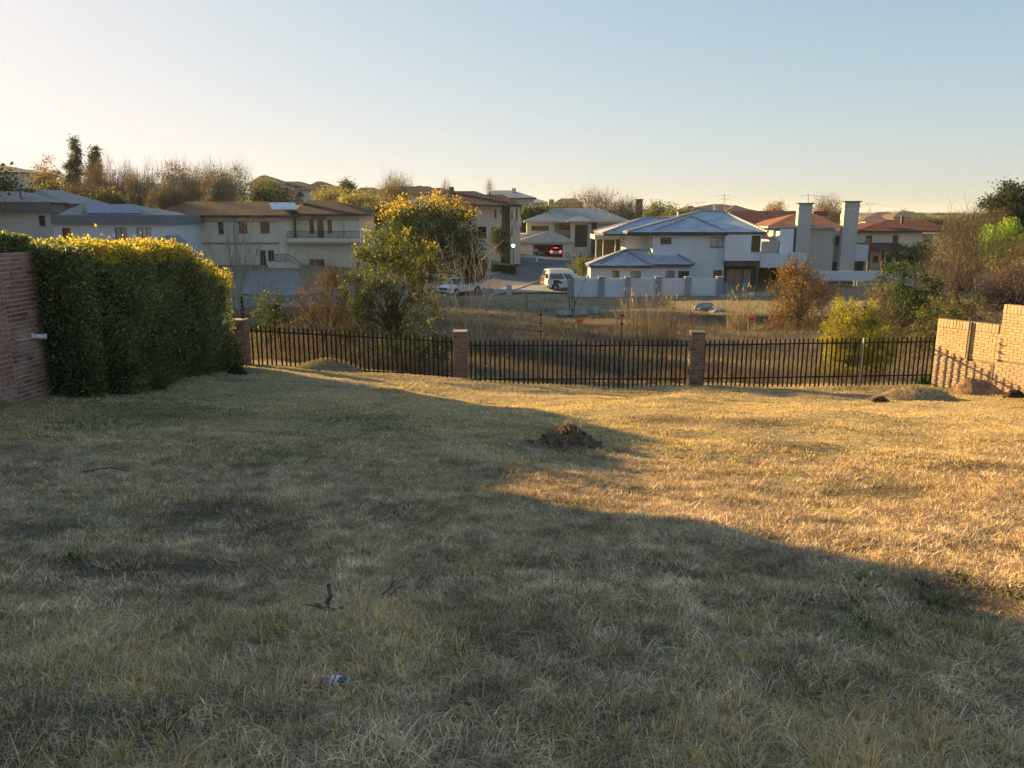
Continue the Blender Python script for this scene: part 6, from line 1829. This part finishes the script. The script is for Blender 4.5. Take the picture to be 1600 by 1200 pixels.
class Car:
    """x forward, y left, z up, origin on the ground under the middle"""
    def __init__(s, name, label, cat, pos, heading, W, paint, group=None):
        s.t = thing(name, label, cat, pos, group); s.t.rotation_euler = (0, 0, heading); s.W = W; s.paint = paint
    def lower(s, prof, name='body'):
        """prof: closed side outline (x, z); flanks bulge a little and roll under"""
        m = MB(); n = len(prof)
        rings = []
        cx = sum(p[0] for p in prof) / n
        for y, sh in ((-s.W / 2, .93), (-s.W / 2 + .10, 1.0), (s.W / 2 - .10, 1.0), (s.W / 2, .93)):
            zc = .75
            rings.append([(cx + (x - cx) * (1 - (1 - sh) * .25), y, zc + (z - zc) * (sh if z > zc else 1 - (1 - sh) * .5)) for x, z in prof])
        k = 0
        for r in rings: m.v += r
        for j in range(3):
            for i in range(n):
                a, b = j * n + i, j * n + (i + 1) % n
                m.f.append((a, b, b + n, a + n))
        m.f.append(tuple(range(n))[::-1]); m.f.append(tuple(range(3 * n, 4 * n)))
        s.body = lpart(name, m, s.paint, s.t)
        return s.body
    def house(s, xr, xf, zb, tr, tf, zt, inb=.06, int_=.20):
        """cabin: frustum from belt line (xr..xf at zb) to roof (tr..tf at zt)"""
        wb, wt = s.W / 2 - inb, s.W / 2 - int_
        s.c = (xr, xf, zb, tr, tf, zt, wb, wt)
        m = MB()
        B = [(xr, -wb, zb), (xf, -wb, zb), (xf, wb, zb), (xr, wb, zb)]; T = [(tr, -wt, zt), (tf, -wt, zt), (tf, wt, zt), (tr, wt, zt)]
        R_ = [(tr + .12, -wt + .14, zt + .05), (tf - .14, -wt + .14, zt + .05), (tf - .14, wt - .14, zt + .05), (tr + .12, wt - .14, zt + .05)]
        for i in range(4):
            j = (i + 1) % 4; m.face([B[i], B[j], T[j], T[i]]); m.face([T[i], T[j], R_[j], R_[i]])
        m.face(R_)
        s.cab = lpart('cabin', m, s.paint, s.t)
    def sidewin(s, a0, a1, t0=.12, t1=.9):
        xr, xf, zb, tr, tf, zt, wb, wt = s.c
        for sd in (-1, 1):
            def q(a, t): 
                x = (xr + (xf - xr) * a) * (1 - t) + (tr + (tf - tr) * a) * t
                return (x, sd * ((wb * (1 - t) + wt * t) + .012), zb + (zt - zb) * t)
            pts = [q(a0, t0), q(a1, t0), q(a1, t1), q(a0, t1)]
            lpart('side_window', MB().prism(pts, (0, sd * .004, 0)), CAR_GLASS, s.t)
    def endwin(s, front, t0=.1, t1=.93, inset=.1):
        xr, xf, zb, tr, tf, zt, wb, wt = s.c
        a, b, d = (xf, tf, 1) if front else (xr, tr, -1)
        def q(sd, t): return (a * (1 - t) + b * t + d * .012, sd * ((wb * (1 - t) + wt * t) - inset), zb + (zt - zb) * t)
        lpart('windscreen' if front else 'rear_window', MB().prism([q(-1, t0), q(1, t0), q(1, t1), q(-1, t1)], (d * .004, 0, 0)), CAR_GLASS, s.t)
    def wheels(s, xs, r, w=.22):
        for x in xs:
            for sd in (-1, 1):
                y = sd * (s.W / 2 - w / 2 + .015)
                lpart('wheel_arch', MB().tube((x, sd * (s.W / 2 - .06), r + .03), (x, sd * (s.W / 2 + .006), r + .03), r * 1.2, n=20), TRIM, s.t)
                m = MB(); m.tube((x, y - w / 2 * sd, r), (x, y + w / 2 * sd + .012 * sd, r), r, n=20)
                wh = lpart('wheel', m, TYRE, s.t)
                m = MB(); m.tube((x, y + sd * (w / 2), r), (x, y + sd * (w / 2 + .02), r), r * .64, r * .6, n=16)
                lpart('rim', m, RIM, wh)
                for k in range(5):
                    a = k * 2 * math.pi / 5 + .3
                    m = MB(); c = Vector((x + math.cos(a) * r * .38, y + sd * (w / 2 + .024), r + math.sin(a) * r * .38))
                    m.tube(c, c + Vector((0, sd * .006, 0)), r * .13, n=6); lpart('rim_gap', m, TRIM, wh)
    def block(s, name, x0, x1, y0, y1, z0, z1, m, both=False):
        for sd in ((1, -1) if both else (1,)):
            ya, yb = sorted((y0 * sd, y1 * sd))
            lpart(name, MB().box(x0, x1, ya, yb, z0, z1), m, s.t)

def at_ground(u, Y, lift=.0):
    x = P(u, 455, Y).x
    return Vector((x, Y, g1(x, Y) + lift))

# white double cab pickup
c = Car('pickup_truck', 'white double cab pickup truck parked beside the tall bare stems', 'pickup', at_ground(719, 79.0, .10), math.atan2(-.80, -.60), 1.85, PAINT_W)
c.lower([(-2.55, .5), (-2.6, .62), (-2.58, 1.10), (-.85, 1.12), (1.05, 1.14), (2.2, 1.05), (2.5, .95), (2.58, .62), (2.5, .42), (-1.0, .42)])
c.house(-.95, 1.25, 1.12, -.65, .55, 1.74)
c.sidewin(.04, .40); c.sidewin(.45, .80, .12, .88); c.endwin(True); c.endwin(False)
c.wheels((1.58, -1.6), .38, .26)
c.block('load_bed', -2.45, -1.0, -.76, .76, 1.00, 1.112, TRIM)
for y0, y1 in ((-.9, -.80), (.80, .9)): c.block('bed_side', -2.56, -.97, y0, y1, 1.0, 1.17, PAINT_W)
c.block('tailgate', -2.60, -2.52, -.79, .79, .75, 1.165, PAINT_W)
c.block('grille', 2.54, 2.60, -.52, .52, .70, .92, TRIM)
c.block('bumper', 2.40, 2.66, -.90, .90, .42, .64, PAINT_W)
c.block('bumper_intake', 2.60, 2.675, -.6, .6, .44, .54, TRIM)
c.block('headlight', 2.36, 2.575, .56, .88, .76, .93, LAMP_W, True)
c.block('mirror', 1.0, 1.14, .94, 1.12, 1.16, 1.34, PAINT_W, True)
c.block('tail_light', -2.61, -2.5, .80, .915, .8, 1.1, LAMP_R, True)
c.block('side_step', -.9, 1.0, .90, .96, .40, .46, TRIM, True)

# white van with printed flank, seen from the side
def decal_mat():
    m, nt, b = nodes_of('van_print'); N, L = nt.nodes, nt.links
    tc = N.new('ShaderNodeTexCoord'); v = N.new('ShaderNodeTexVoronoi'); v.inputs['Scale'].default_value = 5; v.feature = 'DISTANCE_TO_EDGE'
    n = N.new('ShaderNodeTexNoise'); n.inputs['Scale'].default_value = 3.5
    L.new(tc.outputs['Object'], n.inputs['Vector']); L.new(n.outputs[1], v.inputs['Vector'])
    r = N.new('ShaderNodeValToRGB'); r.color_ramp.elements[0].color = (.18, .20, .24, 1); r.color_ramp.elements[1].color = (.62, .64, .68, 1); r.color_ramp.elements[1].position = .12
    L.new(v.outputs[0], r.inputs[0]); L.new(r.outputs[0], b.inputs['Base Color']); b.inputs['Roughness'].default_value = .3
    return m
DECAL = decal_mat()
c = Car('van', 'small white van with printed grey pattern on its side, half behind the garden wall', 'van', at_ground(886, 80.6, .13), math.atan2(.16, .98), 1.8, PAINT_W)
c.lower([(-2.15, .35), (-2.2, .55), (-2.18, 1.05), (1.0, 1.07), (1.95, .98), (2.2, .85), (2.24, .5), (2.15, .3), (-1.9, .3)])
c.house(-2.17, 1.35, 1.05, -2.05, .45, 1.78, .04, .14)
c.sidewin(.06, .50, .12, .82); c.sidewin(.54, .80, .12, .80); c.endwin(True); c.endwin(False, .15, .8, .14)
c.wheels((1.35, -1.42), .32)
c.block('side_print', -.95, .9, -.914, -.905, .48, .98, DECAL)
c.block('side_print_spot', -1.62, -1.02, -.918, -.906, .72, 1.06, mat('dark_print', (.03, .035, .05), .4, .3, 6))
lpart('side_print_ball', MB().tube((-.9, -.905, .80), (-.9, -.919, .80), .16, n=16), mat('red_print', (.16, .03, .04), .4, .2, 6), c.t)
c.block('tail_light', -2.205, -2.1, .62, .90, .75, 1.05, mat('amber_lens', (.55, .38, .18), .3, .1, 4), True)
c.block('bumper', -2.28, -2.12, -.84, .84, .32, .52, TRIM)
for y_ in (.62, -.62): lpart('roof_rail', MB().tube((-1.8, y_, 1.87), (.2, y_, 1.87), .025, n=6), GALV, c.t)

c = Car('suv', 'white sports utility car with dark tailgate parked on the far side of the white van', 'car', at_ground(881, 83.4, .13), math.atan2(.30, .95), 1.85, PAINT_W)
c.lower([(-2.2, .45), (-2.25, .6), (-2.2, 1.10), (.9, 1.12), (2.0, 1.06), (2.3, .9), (2.34, .55), (2.2, .38), (-2.0, .38)])
c.house(-2.2, 1.30, 1.10, -1.95, .5, 1.84)
c.sidewin(.06, .48); c.sidewin(.52, .82); c.endwin(True); c.endwin(False, .05, .95, .05)
c.wheels((1.4, -1.4), .36)
c.block('tailgate', -2.285, -2.2, -.80, .80, .62, 1.12, mat('dark_red_paint', (.05, .022, .026), .3, .1, 3))
c.block('tail_light', -2.27, -2.1, .70, .91, .85, 1.12, LAMP_R, True)
c.block('bumper', -2.34, -2.15, -.88, .88, .40, .60, TRIM)
for y_ in (.64, -.64): lpart('roof_rail', MB().tube((-1.6, y_, 1.94), (.2, y_, 1.94), .03, n=6), PAINT_W, c.t)

# two cars inside the open garage, tails to the road
def garage_car(label, u, paint, lit):
    x = P(u, 395, 122.6).x
    c = Car('parked_car', label, 'car', (x, 124.6, Z(402.5, 122.6)), math.pi / 2, 1.8, paint)
    c.lower([(-2.0, .35), (-2.08, .6), (-2.0, 1.02), (.9, 1.0), (1.9, .9), (2.1, .5), (1.9, .3), (-1.8, .3)])
    c.house(-1.95, 1.2, 1.0, -1.4, .3, 1.5)
    c.endwin(False, .1, .9, .12); c.endwin(True); c.sidewin(.1, .48); c.sidewin(.52, .85)
    c.wheels((1.3, -1.25), .32)
    lm = mat('lit_brake_lamp', (.6, .03, .03), .3, 0, 1, emit=(1.0, .06, .05, 1.6)) if lit else LAMP_R
    c.block('tail_light', -2.10, -1.9, .55, .90, .82, 1.02, lm, True)
    if lit: c.block('high_brake_light', -1.52, -1.44, -.3, .3, 1.44, 1.48, lm)
    c.block('number_plate', -2.115, -2.09, -.26, .26, .62, .74, mat('number_plate', (.6, .6, .56), .5, .05, 3))
    c.block('bumper', -2.14, -1.9, -.88, .88, .32, .52, TRIM if lit else paint)
garage_car('white hatchback with glowing red brake lights inside the open garage', 868.5, PAINT_W, True)
garage_car('dark car in the shadowy side of the open garage', 843, mat('black_car_paint', (.015, .016, .018), .3, .05, 2, spec=.5), False)

# =================================================================== street furniture and signs
def lamp_post():
    p = at_ground(802, 100)
    t = thing('street_lamp', 'black post top street lamp with a lit white globe by the junction', 'street lamp', p)
    top = Z(386, 100)
    MB().tube(p + Vector((0, 0, -.2)), (p.x, p.y, top), .055, .04, 8).build('post', DARKP, t)
    MB().tube(p + Vector((0, 0, -.1)), p + Vector((0, 0, .5)), .09, .07, 8).build('base_sleeve', DARKP, t)
    bm = bmesh.new(); bmesh.ops.create_uvsphere(bm, u_segments=14, v_segments=10, radius=.20)
    me = bpy.data.meshes.new('globe'); bm.to_mesh(me); bm.free()
    me.materials.append(mat('lit_globe', (.8, .8, .8), .4, 0, 1, emit=(1.0, .95, .85, 2.2)))
    gl = obj('globe', me, t, (0, 0, top - p.z + .17))
    MB().tube((p.x, p.y, top + .35), (p.x, p.y, top + .42), .13, .05, 10).build('finial', DARKP, t)
lamp_post()
RED = mat('sign_red', (.42, .03, .04), .5, .1, 3); WHT = mat('sign_white', (.66, .66, .66), .5, .05, 3); SGR = mat('sign_back', (.22, .23, .24), .6, .1, 3)
p = at_ground(836.5, 107.5); sy = 107.5
t = thing('road_sign', 'round red road sign on a slim post in front of the garage', 'sign', p)
MB().tube(p + Vector((0, 0, -.2)), (p.x, sy, Z(386.5, sy)), .035, n=6).build('post', GALV, t)
c_ = Vector((p.x, sy - .05, Z(391, sy)))
MB().tube(c_, c_ + Vector((0, -.02, 0)), .36, n=20).build('disc', RED, t)
MB().box(c_.x - .24, c_.x + .24, sy - .082, sy - .072, c_.z - .06, c_.z + .06).build('bar', WHT, t)
c2 = Vector((p.x + .15, sy - .05, Z(406, sy)))
MB().box(c2.x - .06, c2.x + .14, sy - .062, sy - .05, c2.z - .28, c2.z + .25).build('side_plate', WHT, t)
# chevron board: white arrows on red, pointing outwards from a diamond
p = at_ground(895.5, 114); sy = 113.5
t = thing('chevron_board', 'long red and white chevron board beside the open garage', 'sign', p)
x0, x1, z0, z1 = X(884, sy), X(907, sy), Z(401.5, sy), Z(394.5, sy)
for q in (.2, .8): MB().tube((x0 + (x1 - x0) * q, sy + .05, p.z - .3), (x0 + (x1 - x0) * q, sy + .05, z1), .03, n=6).build('post', GALV, t)
MB().box(x0, x1, sy, sy + .03, z0, z1).build('panel', RED, t)
def chev(cx, d):
    h_ = (z1 - z0) / 2 * .92; zc = (z0 + z1) / 2; w = .25
    for s_ in (1, -1):
        MB().prism([(cx - d * .16, sy - .006, zc), (cx - d * .16 + d * w, sy - .006, zc), (cx + d * w + d * .08, sy - .006, zc + s_ * h_), (cx + d * .08, sy - .006, zc + s_ * h_)], (0, .004, 0)).build('chevron', WHT, t)
Wd = (x1 - x0) / 5
chev(x0 + Wd * .5, 1); chev(x0 + Wd * 1.5, 1); chev(x0 + Wd * 3.5, -1); chev(x0 + Wd * 4.5, -1)
xm, zc, h_ = (x0 + x1) / 2, (z0 + z1) / 2, (z1 - z0) / 2 * .85
MB().prism([(xm - .3, sy - .006, zc), (xm, sy - .006, zc - h_), (xm + .3, sy - .006, zc), (xm, sy - .006, zc + h_)], (0, .004, 0)).build('diamond', WHT, t)

# pale utility box on the verge
p = at_ground(795.5, 77)
t = thing('utility_box', 'pale blue grey utility box standing on the grass verge by the road', 'utility box', p)
UB = mat('utility_box_paint', (.50, .54, .57), .6, .08, 2)
x0, x1, zt_ = X(791.3, 77), X(799.6, 77), Z(446.5, 77)
MB().box(x0, x1, 76.8, 77.3, p.z - .1, zt_).build('cabinet', UB, t)
MB().box(x0 - .04, x1 + .04, 76.74, 77.36, zt_ + .002, zt_ + .06).build('lid', UB, t)
MB().box(x0 + .06, x1 - .06, 76.79, 76.798, p.z + .1, zt_ - .08).build('door', mat('utility_door', (.46, .50, .53), .6, .08, 2), t)

# small orange boards in the veld
ORANGE = mat('orange_board', (.80, .17, .03), .5, .06, 4)
ORD = mat('orange_board_print', (.45, .06, .01), .5, .05, 4)
for (u_, v_, Y_, lab, n_) in [(905.5, 501.0, 45, 'small orange board on short legs below the boulders', 3), (1174.5, 499.0, 44, 'small orange board on short legs beside the thin reeds', 3)]:
    c_ = P(u_, v_, Y_); gz_ = g1(c_.x, Y_)
    t = thing('sign_board', lab, 'sign', (c_.x, Y_, gz_), 'orange boards in the veld')
    MB().box(c_.x - .22, c_.x + .22, Y_ - .012, Y_ + .012, c_.z - .15, c_.z + .15).build('panel', ORANGE, t)
    for sx in (-.17, .17): MB().tube((c_.x + sx, Y_ + .03, gz_ - .2), (c_.x + sx, Y_ + .03, c_.z + .12), .014, n=6).build('leg', GALV, t)
    for k in range(n_):
        xx_ = c_.x - .12 + k * .085
        MB().box(xx_, xx_ + .06, Y_ - .0165, Y_ - .0125, c_.z - .035, c_.z + .035).build('lettering', ORD, t)

# boulders
ROCK = mat('granite', (.33, .33, .33), .9, .3, 2.2, .8, 9)
def rock(label, u, v, wpx, hpx, Y, seed):
    c = P(u, v, Y); s = Y / F_PX; rx, rz = wpx * s / 2, hpx * s * .62
    gz_ = g1(c.x, Y)
    bm = bmesh.new(); bmesh.ops.create_icosphere(bm, subdivisions=4, radius=1)
    rnd = random.Random(seed); cuts = [(Vector((rnd.gauss(0, 1), rnd.gauss(0, 1), rnd.gauss(.3, 1))).normalized(), rnd.uniform(.62, .9)) for _ in range(14)]
    for vv in bm.verts:
        q = vv.co.copy()
        for d, k in cuts:
            e = q.dot(d)
            if e > k + .15: q -= d * (e - k - .15) * .5
        n_ = float(fbm(np.array([q.x * 1.5 + seed]), np.array([q.y * 1.3 + q.z * 1.9]), seed, 4)[0]) - .5
        q *= 1 + n_ * 1.0
        vv.co = Vector((q.x * rx, q.y * rx * .8, q.z * rz))
    me = bpy.data.meshes.new('boulder'); bm.to_mesh(me); bm.free(); me.materials.append(ROCK)
    o = obj('boulder', me, None, (c.x, Y, gz_ + rz * .45)); tag(o, label, 'boulder', 'boulders on the verge')
rock('low flat boulder nearest the road, left of the small forked tree', 881, 490, 24, 12, 57, 3)
rock('tallest pale boulder in the group below the garden wall end', 906, 488, 23, 17, 57, 5)
rock('dark rough boulder tucked behind the tallest boulder', 928, 488, 20, 14, 58, 8)
rock('big pale blue boulder by itself below the end of the garden wall', 1097, 478, 32, 15, 61, 11)
rock('long low boulder beside the big pale blue boulder', 1120, 484, 26, 7, 60, 14)

# =================================================================== litter, sticks and weeds on the lawn
p = hit(518, 1071)
axis = (hit(552, 1068) - hit(486, 1064)).normalized()
can = thing('drink_can', 'faded red, white and dark blue drink can lying in the dry grass', 'can', p + Vector((0, 0, .012)))
def can_mat():
    m, nt, b = nodes_of('printed_can'); N, L = nt.nodes, nt.links
    tc = N.new('ShaderNodeTexCoord'); sp = N.new('ShaderNodeSeparateXYZ'); L.new(tc.outputs['Object'], sp.inputs[0])
    n = N.new('ShaderNodeTexNoise'); n.inputs['Scale'].default_value = 26
    L.new(tc.outputs['Object'], n.inputs['Vector'])
    ad = N.new('ShaderNodeMath'); ad.operation = 'MULTIPLY_ADD'; ad.inputs[1].default_value = .028; L.new(n.outputs[0], ad.inputs[0]); L.new(sp.outputs['X'], ad.inputs[2])
    mr = N.new('ShaderNodeMapRange'); mr.inputs['From Min'].default_value = -.07; mr.inputs['From Max'].default_value = .10; L.new(ad.outputs[0], mr.inputs['Value'])
    r = N.new('ShaderNodeValToRGB'); r.color_ramp.interpolation = 'CONSTANT'; e = r.color_ramp.elements
    e[0].color = (.36, .13, .14, 1); e[1].position = .20; e[1].color = (.17, .035, .06, 1)
    for pos, col in ((.30, (.40, .16, .17)), (.50, (.55, .60, .66)), (.58, (.05, .07, .11)), (.63, (.50, .55, .60)), (.72, (.055, .075, .11)), (.93, (.30, .30, .31))):
        k = e.new(pos); k.color = (*col, 1)
    L.new(mr.outputs[0], r.inputs[0]); L.new(r.outputs[0], b.inputs['Base Color']); b.inputs['Roughness'].default_value = .35; b.inputs['Metallic'].default_value = .25
    return m
def lathe(prof, n=28):
    m = MB()
    for x, r in prof:
        for k in range(n):
            a = 2 * math.pi * k / n; m.v.append((x, math.cos(a) * r, math.sin(a) * r))
    for i in range(len(prof) - 1):
        for k in range(n):
            j = (k + 1) % n; m.f.append((i * n + k, i * n + j, (i + 1) * n + j, (i + 1) * n + k))
    return m
CM = can_mat(); ALU = mat('bare_aluminium', (.62, .63, .65), .3, .08, 20, metal=.8)
lpart('body', lathe([(-.073, .027), (-.066, .0325), (-.02, .0325), (.0, .0312), (.03, .0325), (.068, .0325), (.080, .026)]), CM, can, True)
lpart('rim', lathe([(-.079, .0), (-.077, .022), (-.081, .026), (-.0775, .0285), (-.0725, .027)]), ALU, can, True)
lpart('base', lathe([(.080, .026), (.083, .022), (.078, .0)]), ALU, can, True)
can.rotation_euler = (0, -math.asin(axis.z) , math.atan2(axis.y, axis.x))

def stick(name, label, pts, r, col, seed, forks=0):
    rgk = np.random.default_rng(seed); segs = []
    P_ = [np.array(q) for q in pts]
    t = thing(name, label, 'branch', Vector(P_[0]))
    for i, (a, b) in enumerate(zip(P_[:-1], P_[1:])):
        f0, f1 = 1 - .45 * i / len(P_), 1 - .45 * (i + 1) / len(P_)
        segs.append((*a, *b, r * f0, r * f1))
    part_np('wood', seg_tubes(segs, np.array(col) * rgk.uniform(.7, 1.3, (len(segs), 1)), 8), BARK_M, t, True)
    for k in range(forks):
        i = rgk.integers(0, len(P_) - 1); a = P_[i] + (P_[i + 1] - P_[i]) * rgk.random()
        d = rgk.normal(0, 1, 3); d[2] = abs(d[2]) * .6; d /= np.linalg.norm(d)
        part_np('twig', seg_tubes([(*a, *(a + d * r * 9), r * .4, r * .25)], np.array(col), 5), BARK_M, t)
def gp(u, v, h=0.0, Y=None):
    q = hit(u, v); return Vector((q.x, q.y, q.z + h))
WOOD = (.055, .045, .038)
b0 = gp(515, 958)
stick('dead_branch', 'dark upright broken branch stub standing in the grass', [b0, b0 + Vector((-.012, .01, .06)), b0 + Vector((.012, .0, .10)), b0 + Vector((.004, -.005, .15)), b0 + Vector((.004, -.006, .17))], .014, (.14, .12, .105), 3, 1)
stick('dead_branch', 'thick curved stick lying across the foot of the broken stub', [gp(494, 953, .035), gp(506, 959, .03), gp(521, 961, .028), gp(537, 957, .032)], .011, (.08, .065, .055), 5)
stick('dead_branch', 'thin pale stick pointing up to the side of the broken stub', [gp(596, 935, .02), gp(612, 930, .05), gp(636, 922, .09)], .005, (.16, .13, .10), 7)
stick('dead_branch', 'second thin stick crossing the pale stick in the grass', [gp(606, 938, .02), gp(622, 931, .05), gp(636, 930, .06)], .005, (.12, .10, .08), 9)
stick('dead_branch', 'short thin stick nearest the lawn middle beside crossed sticks', [gp(609, 928, .03), gp(616, 919, .05)], .006, (.09, .07, .05), 11)
stick('dead_branch', 'long dark stick lying flat in the shaded lawn near the hedge', [gp(130, 742, .03), gp(150, 740, .045), gp(175, 738, .05), gp(202, 741, .03)], .006, (.06, .05, .044), 13, 1)

WEED = [(.05, .085, .02), (.07, .11, .025), (.04, .068, .018)]
for (u_, v_, r_, h_, n_, lab) in [(1312, 915, .05, .11, 9, 'small broad leaved weed farthest from the picture edge in the sunlit strip'), (1345, 918, .10, .14, 22, 'spreading broad leaved weed where the shadow meets the sunlit grass'), (1490, 900, .07, .15, 15, 'upright broad leaved weed alone in the sunlit grass'),
        (1440, 912, .04, .12, 9, 'small dark weed between two larger weeds'), (1458, 942, .09, .15, 24, 'bushy bright weed beside the bare dark soil'), (1592, 930, .07, .13, 14, 'broad leaved weed cut by the picture edge'), (1598, 952, .05, .13, 8, 'bright weed at the very picture edge'),
        (118, 876, .07, .12, 26, 'dark green leafy weed beside the scorched patch'), (1488, 830, .05, .10, 8, 'tiny weed alone in the golden grass'), (228, 985, .05, .11, 10, 'small dark weed in the shaded grass below the scorched patch'), (1345, 975, .08, .15, 16, 'dark weed in shade just below the lit weeds')]:
    tuft('broadleaf_weed', lab, 'weed', u_, v_, r_ * .8, h_ * .55, n_, WEED, 'broad leaved weeds', w=(.012, .022), lean=(.3, 1.1))
tuft('leafy_plant', 'bright green clump of broad leaves at the fence foot by the sunlit wall', 'plant', 1443, 600, .22, .30, 46, [(.07, .16, .025), (.05, .12, .02), (.10, .2, .03)], w=(.05, .085), lean=(.2, .9))
tuft('leafy_plant', 'small dark plant at the corner of the fence and the sunlit wall', 'plant', 1474, 603, .12, .14, 20, [(.05, .10, .02)], w=(.03, .05), lean=(.3, 1.0))
tuft('leafy_plant', 'yellow green grass tuft growing on top of the bare soil heap by the wall', 'plant', 1545, 598, .35, .16, 300, [(.16, .18, .04), (.22, .2, .06)], w=(.006, .012), lean=(.3, 1.0))

# =================================================================== far power line
STEEL = mat('pylon_steel', (.28, .28, .29), .7, .1, .02, metal=.3)
def pylon(label, u, vt, Y, sc=1.0):
    b = P(u, 336, Y); H = P(u, vt, Y).z - b.z
    t = thing('power_pylon', label, 'pylon', b, 'power pylons on the horizon')
    w = H * .17; th = Y * .00035
    z = lambda f: b.z + H * f
    mb = MB()
    for s in (-1, 1):
        mb.bar((b.x + s * w, Y, z(0)), (b.x + s * w * .28, Y, z(.55)), th, th)
        mb.bar((b.x + s * w * .28, Y, z(.55)), (b.x + s * w * 1.7, Y, z(.90)), th, th)
        mb.bar((b.x + s * w * 1.7, Y, z(.90)), (b.x + s * w * 1.9, Y, z(1.0)), th, th)
        for k in range(4):
            f0, f1 = k * .14, (k + 1) * .14
            mb.bar((b.x + s * w * (1 - f0 * 1.3), Y, z(f0)), (b.x - s * w * (1 - f1 * 1.3), Y, z(f1)), th * .6, th * .6)
    mb.build('tower', STEEL, t)
    MB().bar((b.x - w * 2.4, Y, z(.90)), (b.x + w * 2.4, Y, z(.90)), th, th).build('crossarm', STEEL, t)
    MB().bar((b.x - w * 1.0, Y, z(.78)), (b.x + w * 1.0, Y, z(.78)), th * .7, th * .7).build('brace', STEEL, t)
    return (b.x, Y, z(.88), w * 2.2)
py = [pylon('far power pylon standing just past the dark square tower', 1024, 309, 1500), pylon('small far power pylon next to the one by the tower', 1044, 313, 1750), pylon('far power pylon above the ridge left of the rooftop aerial', 1093, 314, 1600),
      pylon('tallest far power pylon between the two tall chimneys', 1282, 304, 1250), pylon('far power pylon in open sky past the second tall chimney', 1358, 316, 1500)]
def wire(label, A, B, off, sag):
    m = MB(); pr = None
    for k in range(15):
        t_ = k / 14
        q = Vector((A[0] + (B[0] - A[0]) * t_ + off, A[1] + (B[1] - A[1]) * t_, A[2] + (B[2] - A[2]) * t_ - sag * 4 * t_ * (1 - t_)))
        if pr is not None: m.tube(pr, q, .16, n=4, caps=False)
        pr = q
    o = m.build('power_line', STEEL); tag(o, label, 'cable')
wire('faint power line from the tower side pylons to the aerial', py[0], py[2], 0, 5)
wire('faint power line running between the pylons over the red roofs', py[2], py[3], 0, 9)
wire('faint power line between the two pylons by the tall chimneys', py[3], py[4], 0, 6)
wire('faint power line falling from the last pylon towards the dark conifer', py[4], (X(1560, 1500), 1500, Z(334, 1500)), 0, 4)

# =================================================================== thin evening haze
hz = bpy.data.materials.new('evening_haze'); hz.use_nodes = True
for n_ in list(hz.node_tree.nodes):
    if n_.type == 'BSDF_PRINCIPLED': hz.node_tree.nodes.remove(n_)
pv_ = hz.node_tree.nodes.new('ShaderNodeVolumePrincipled')
pv_.inputs['Color'].default_value = (.74, .84, .97, 1)
pv_.inputs['Density'].default_value = .00014
pv_.inputs['Anisotropy'].default_value = .2
hz.node_tree.links.new(pv_.outputs[0], hz.node_tree.nodes['Material Output'].inputs['Volume'])
haze = MB().box(-7600, 7600, -700, 9800, -60, 62).build('haze', hz)
tag(haze, 'thin pale evening haze over the valley', 'haze', kind='stuff')
print('TRIS', sum(sum(len(p_.vertices) - 2 for p_ in me.polygons) for me in bpy.data.meshes if len(me.polygons) < 20000) , sum(len(me.polygons) for me in bpy.data.meshes if len(me.polygons) >= 20000))
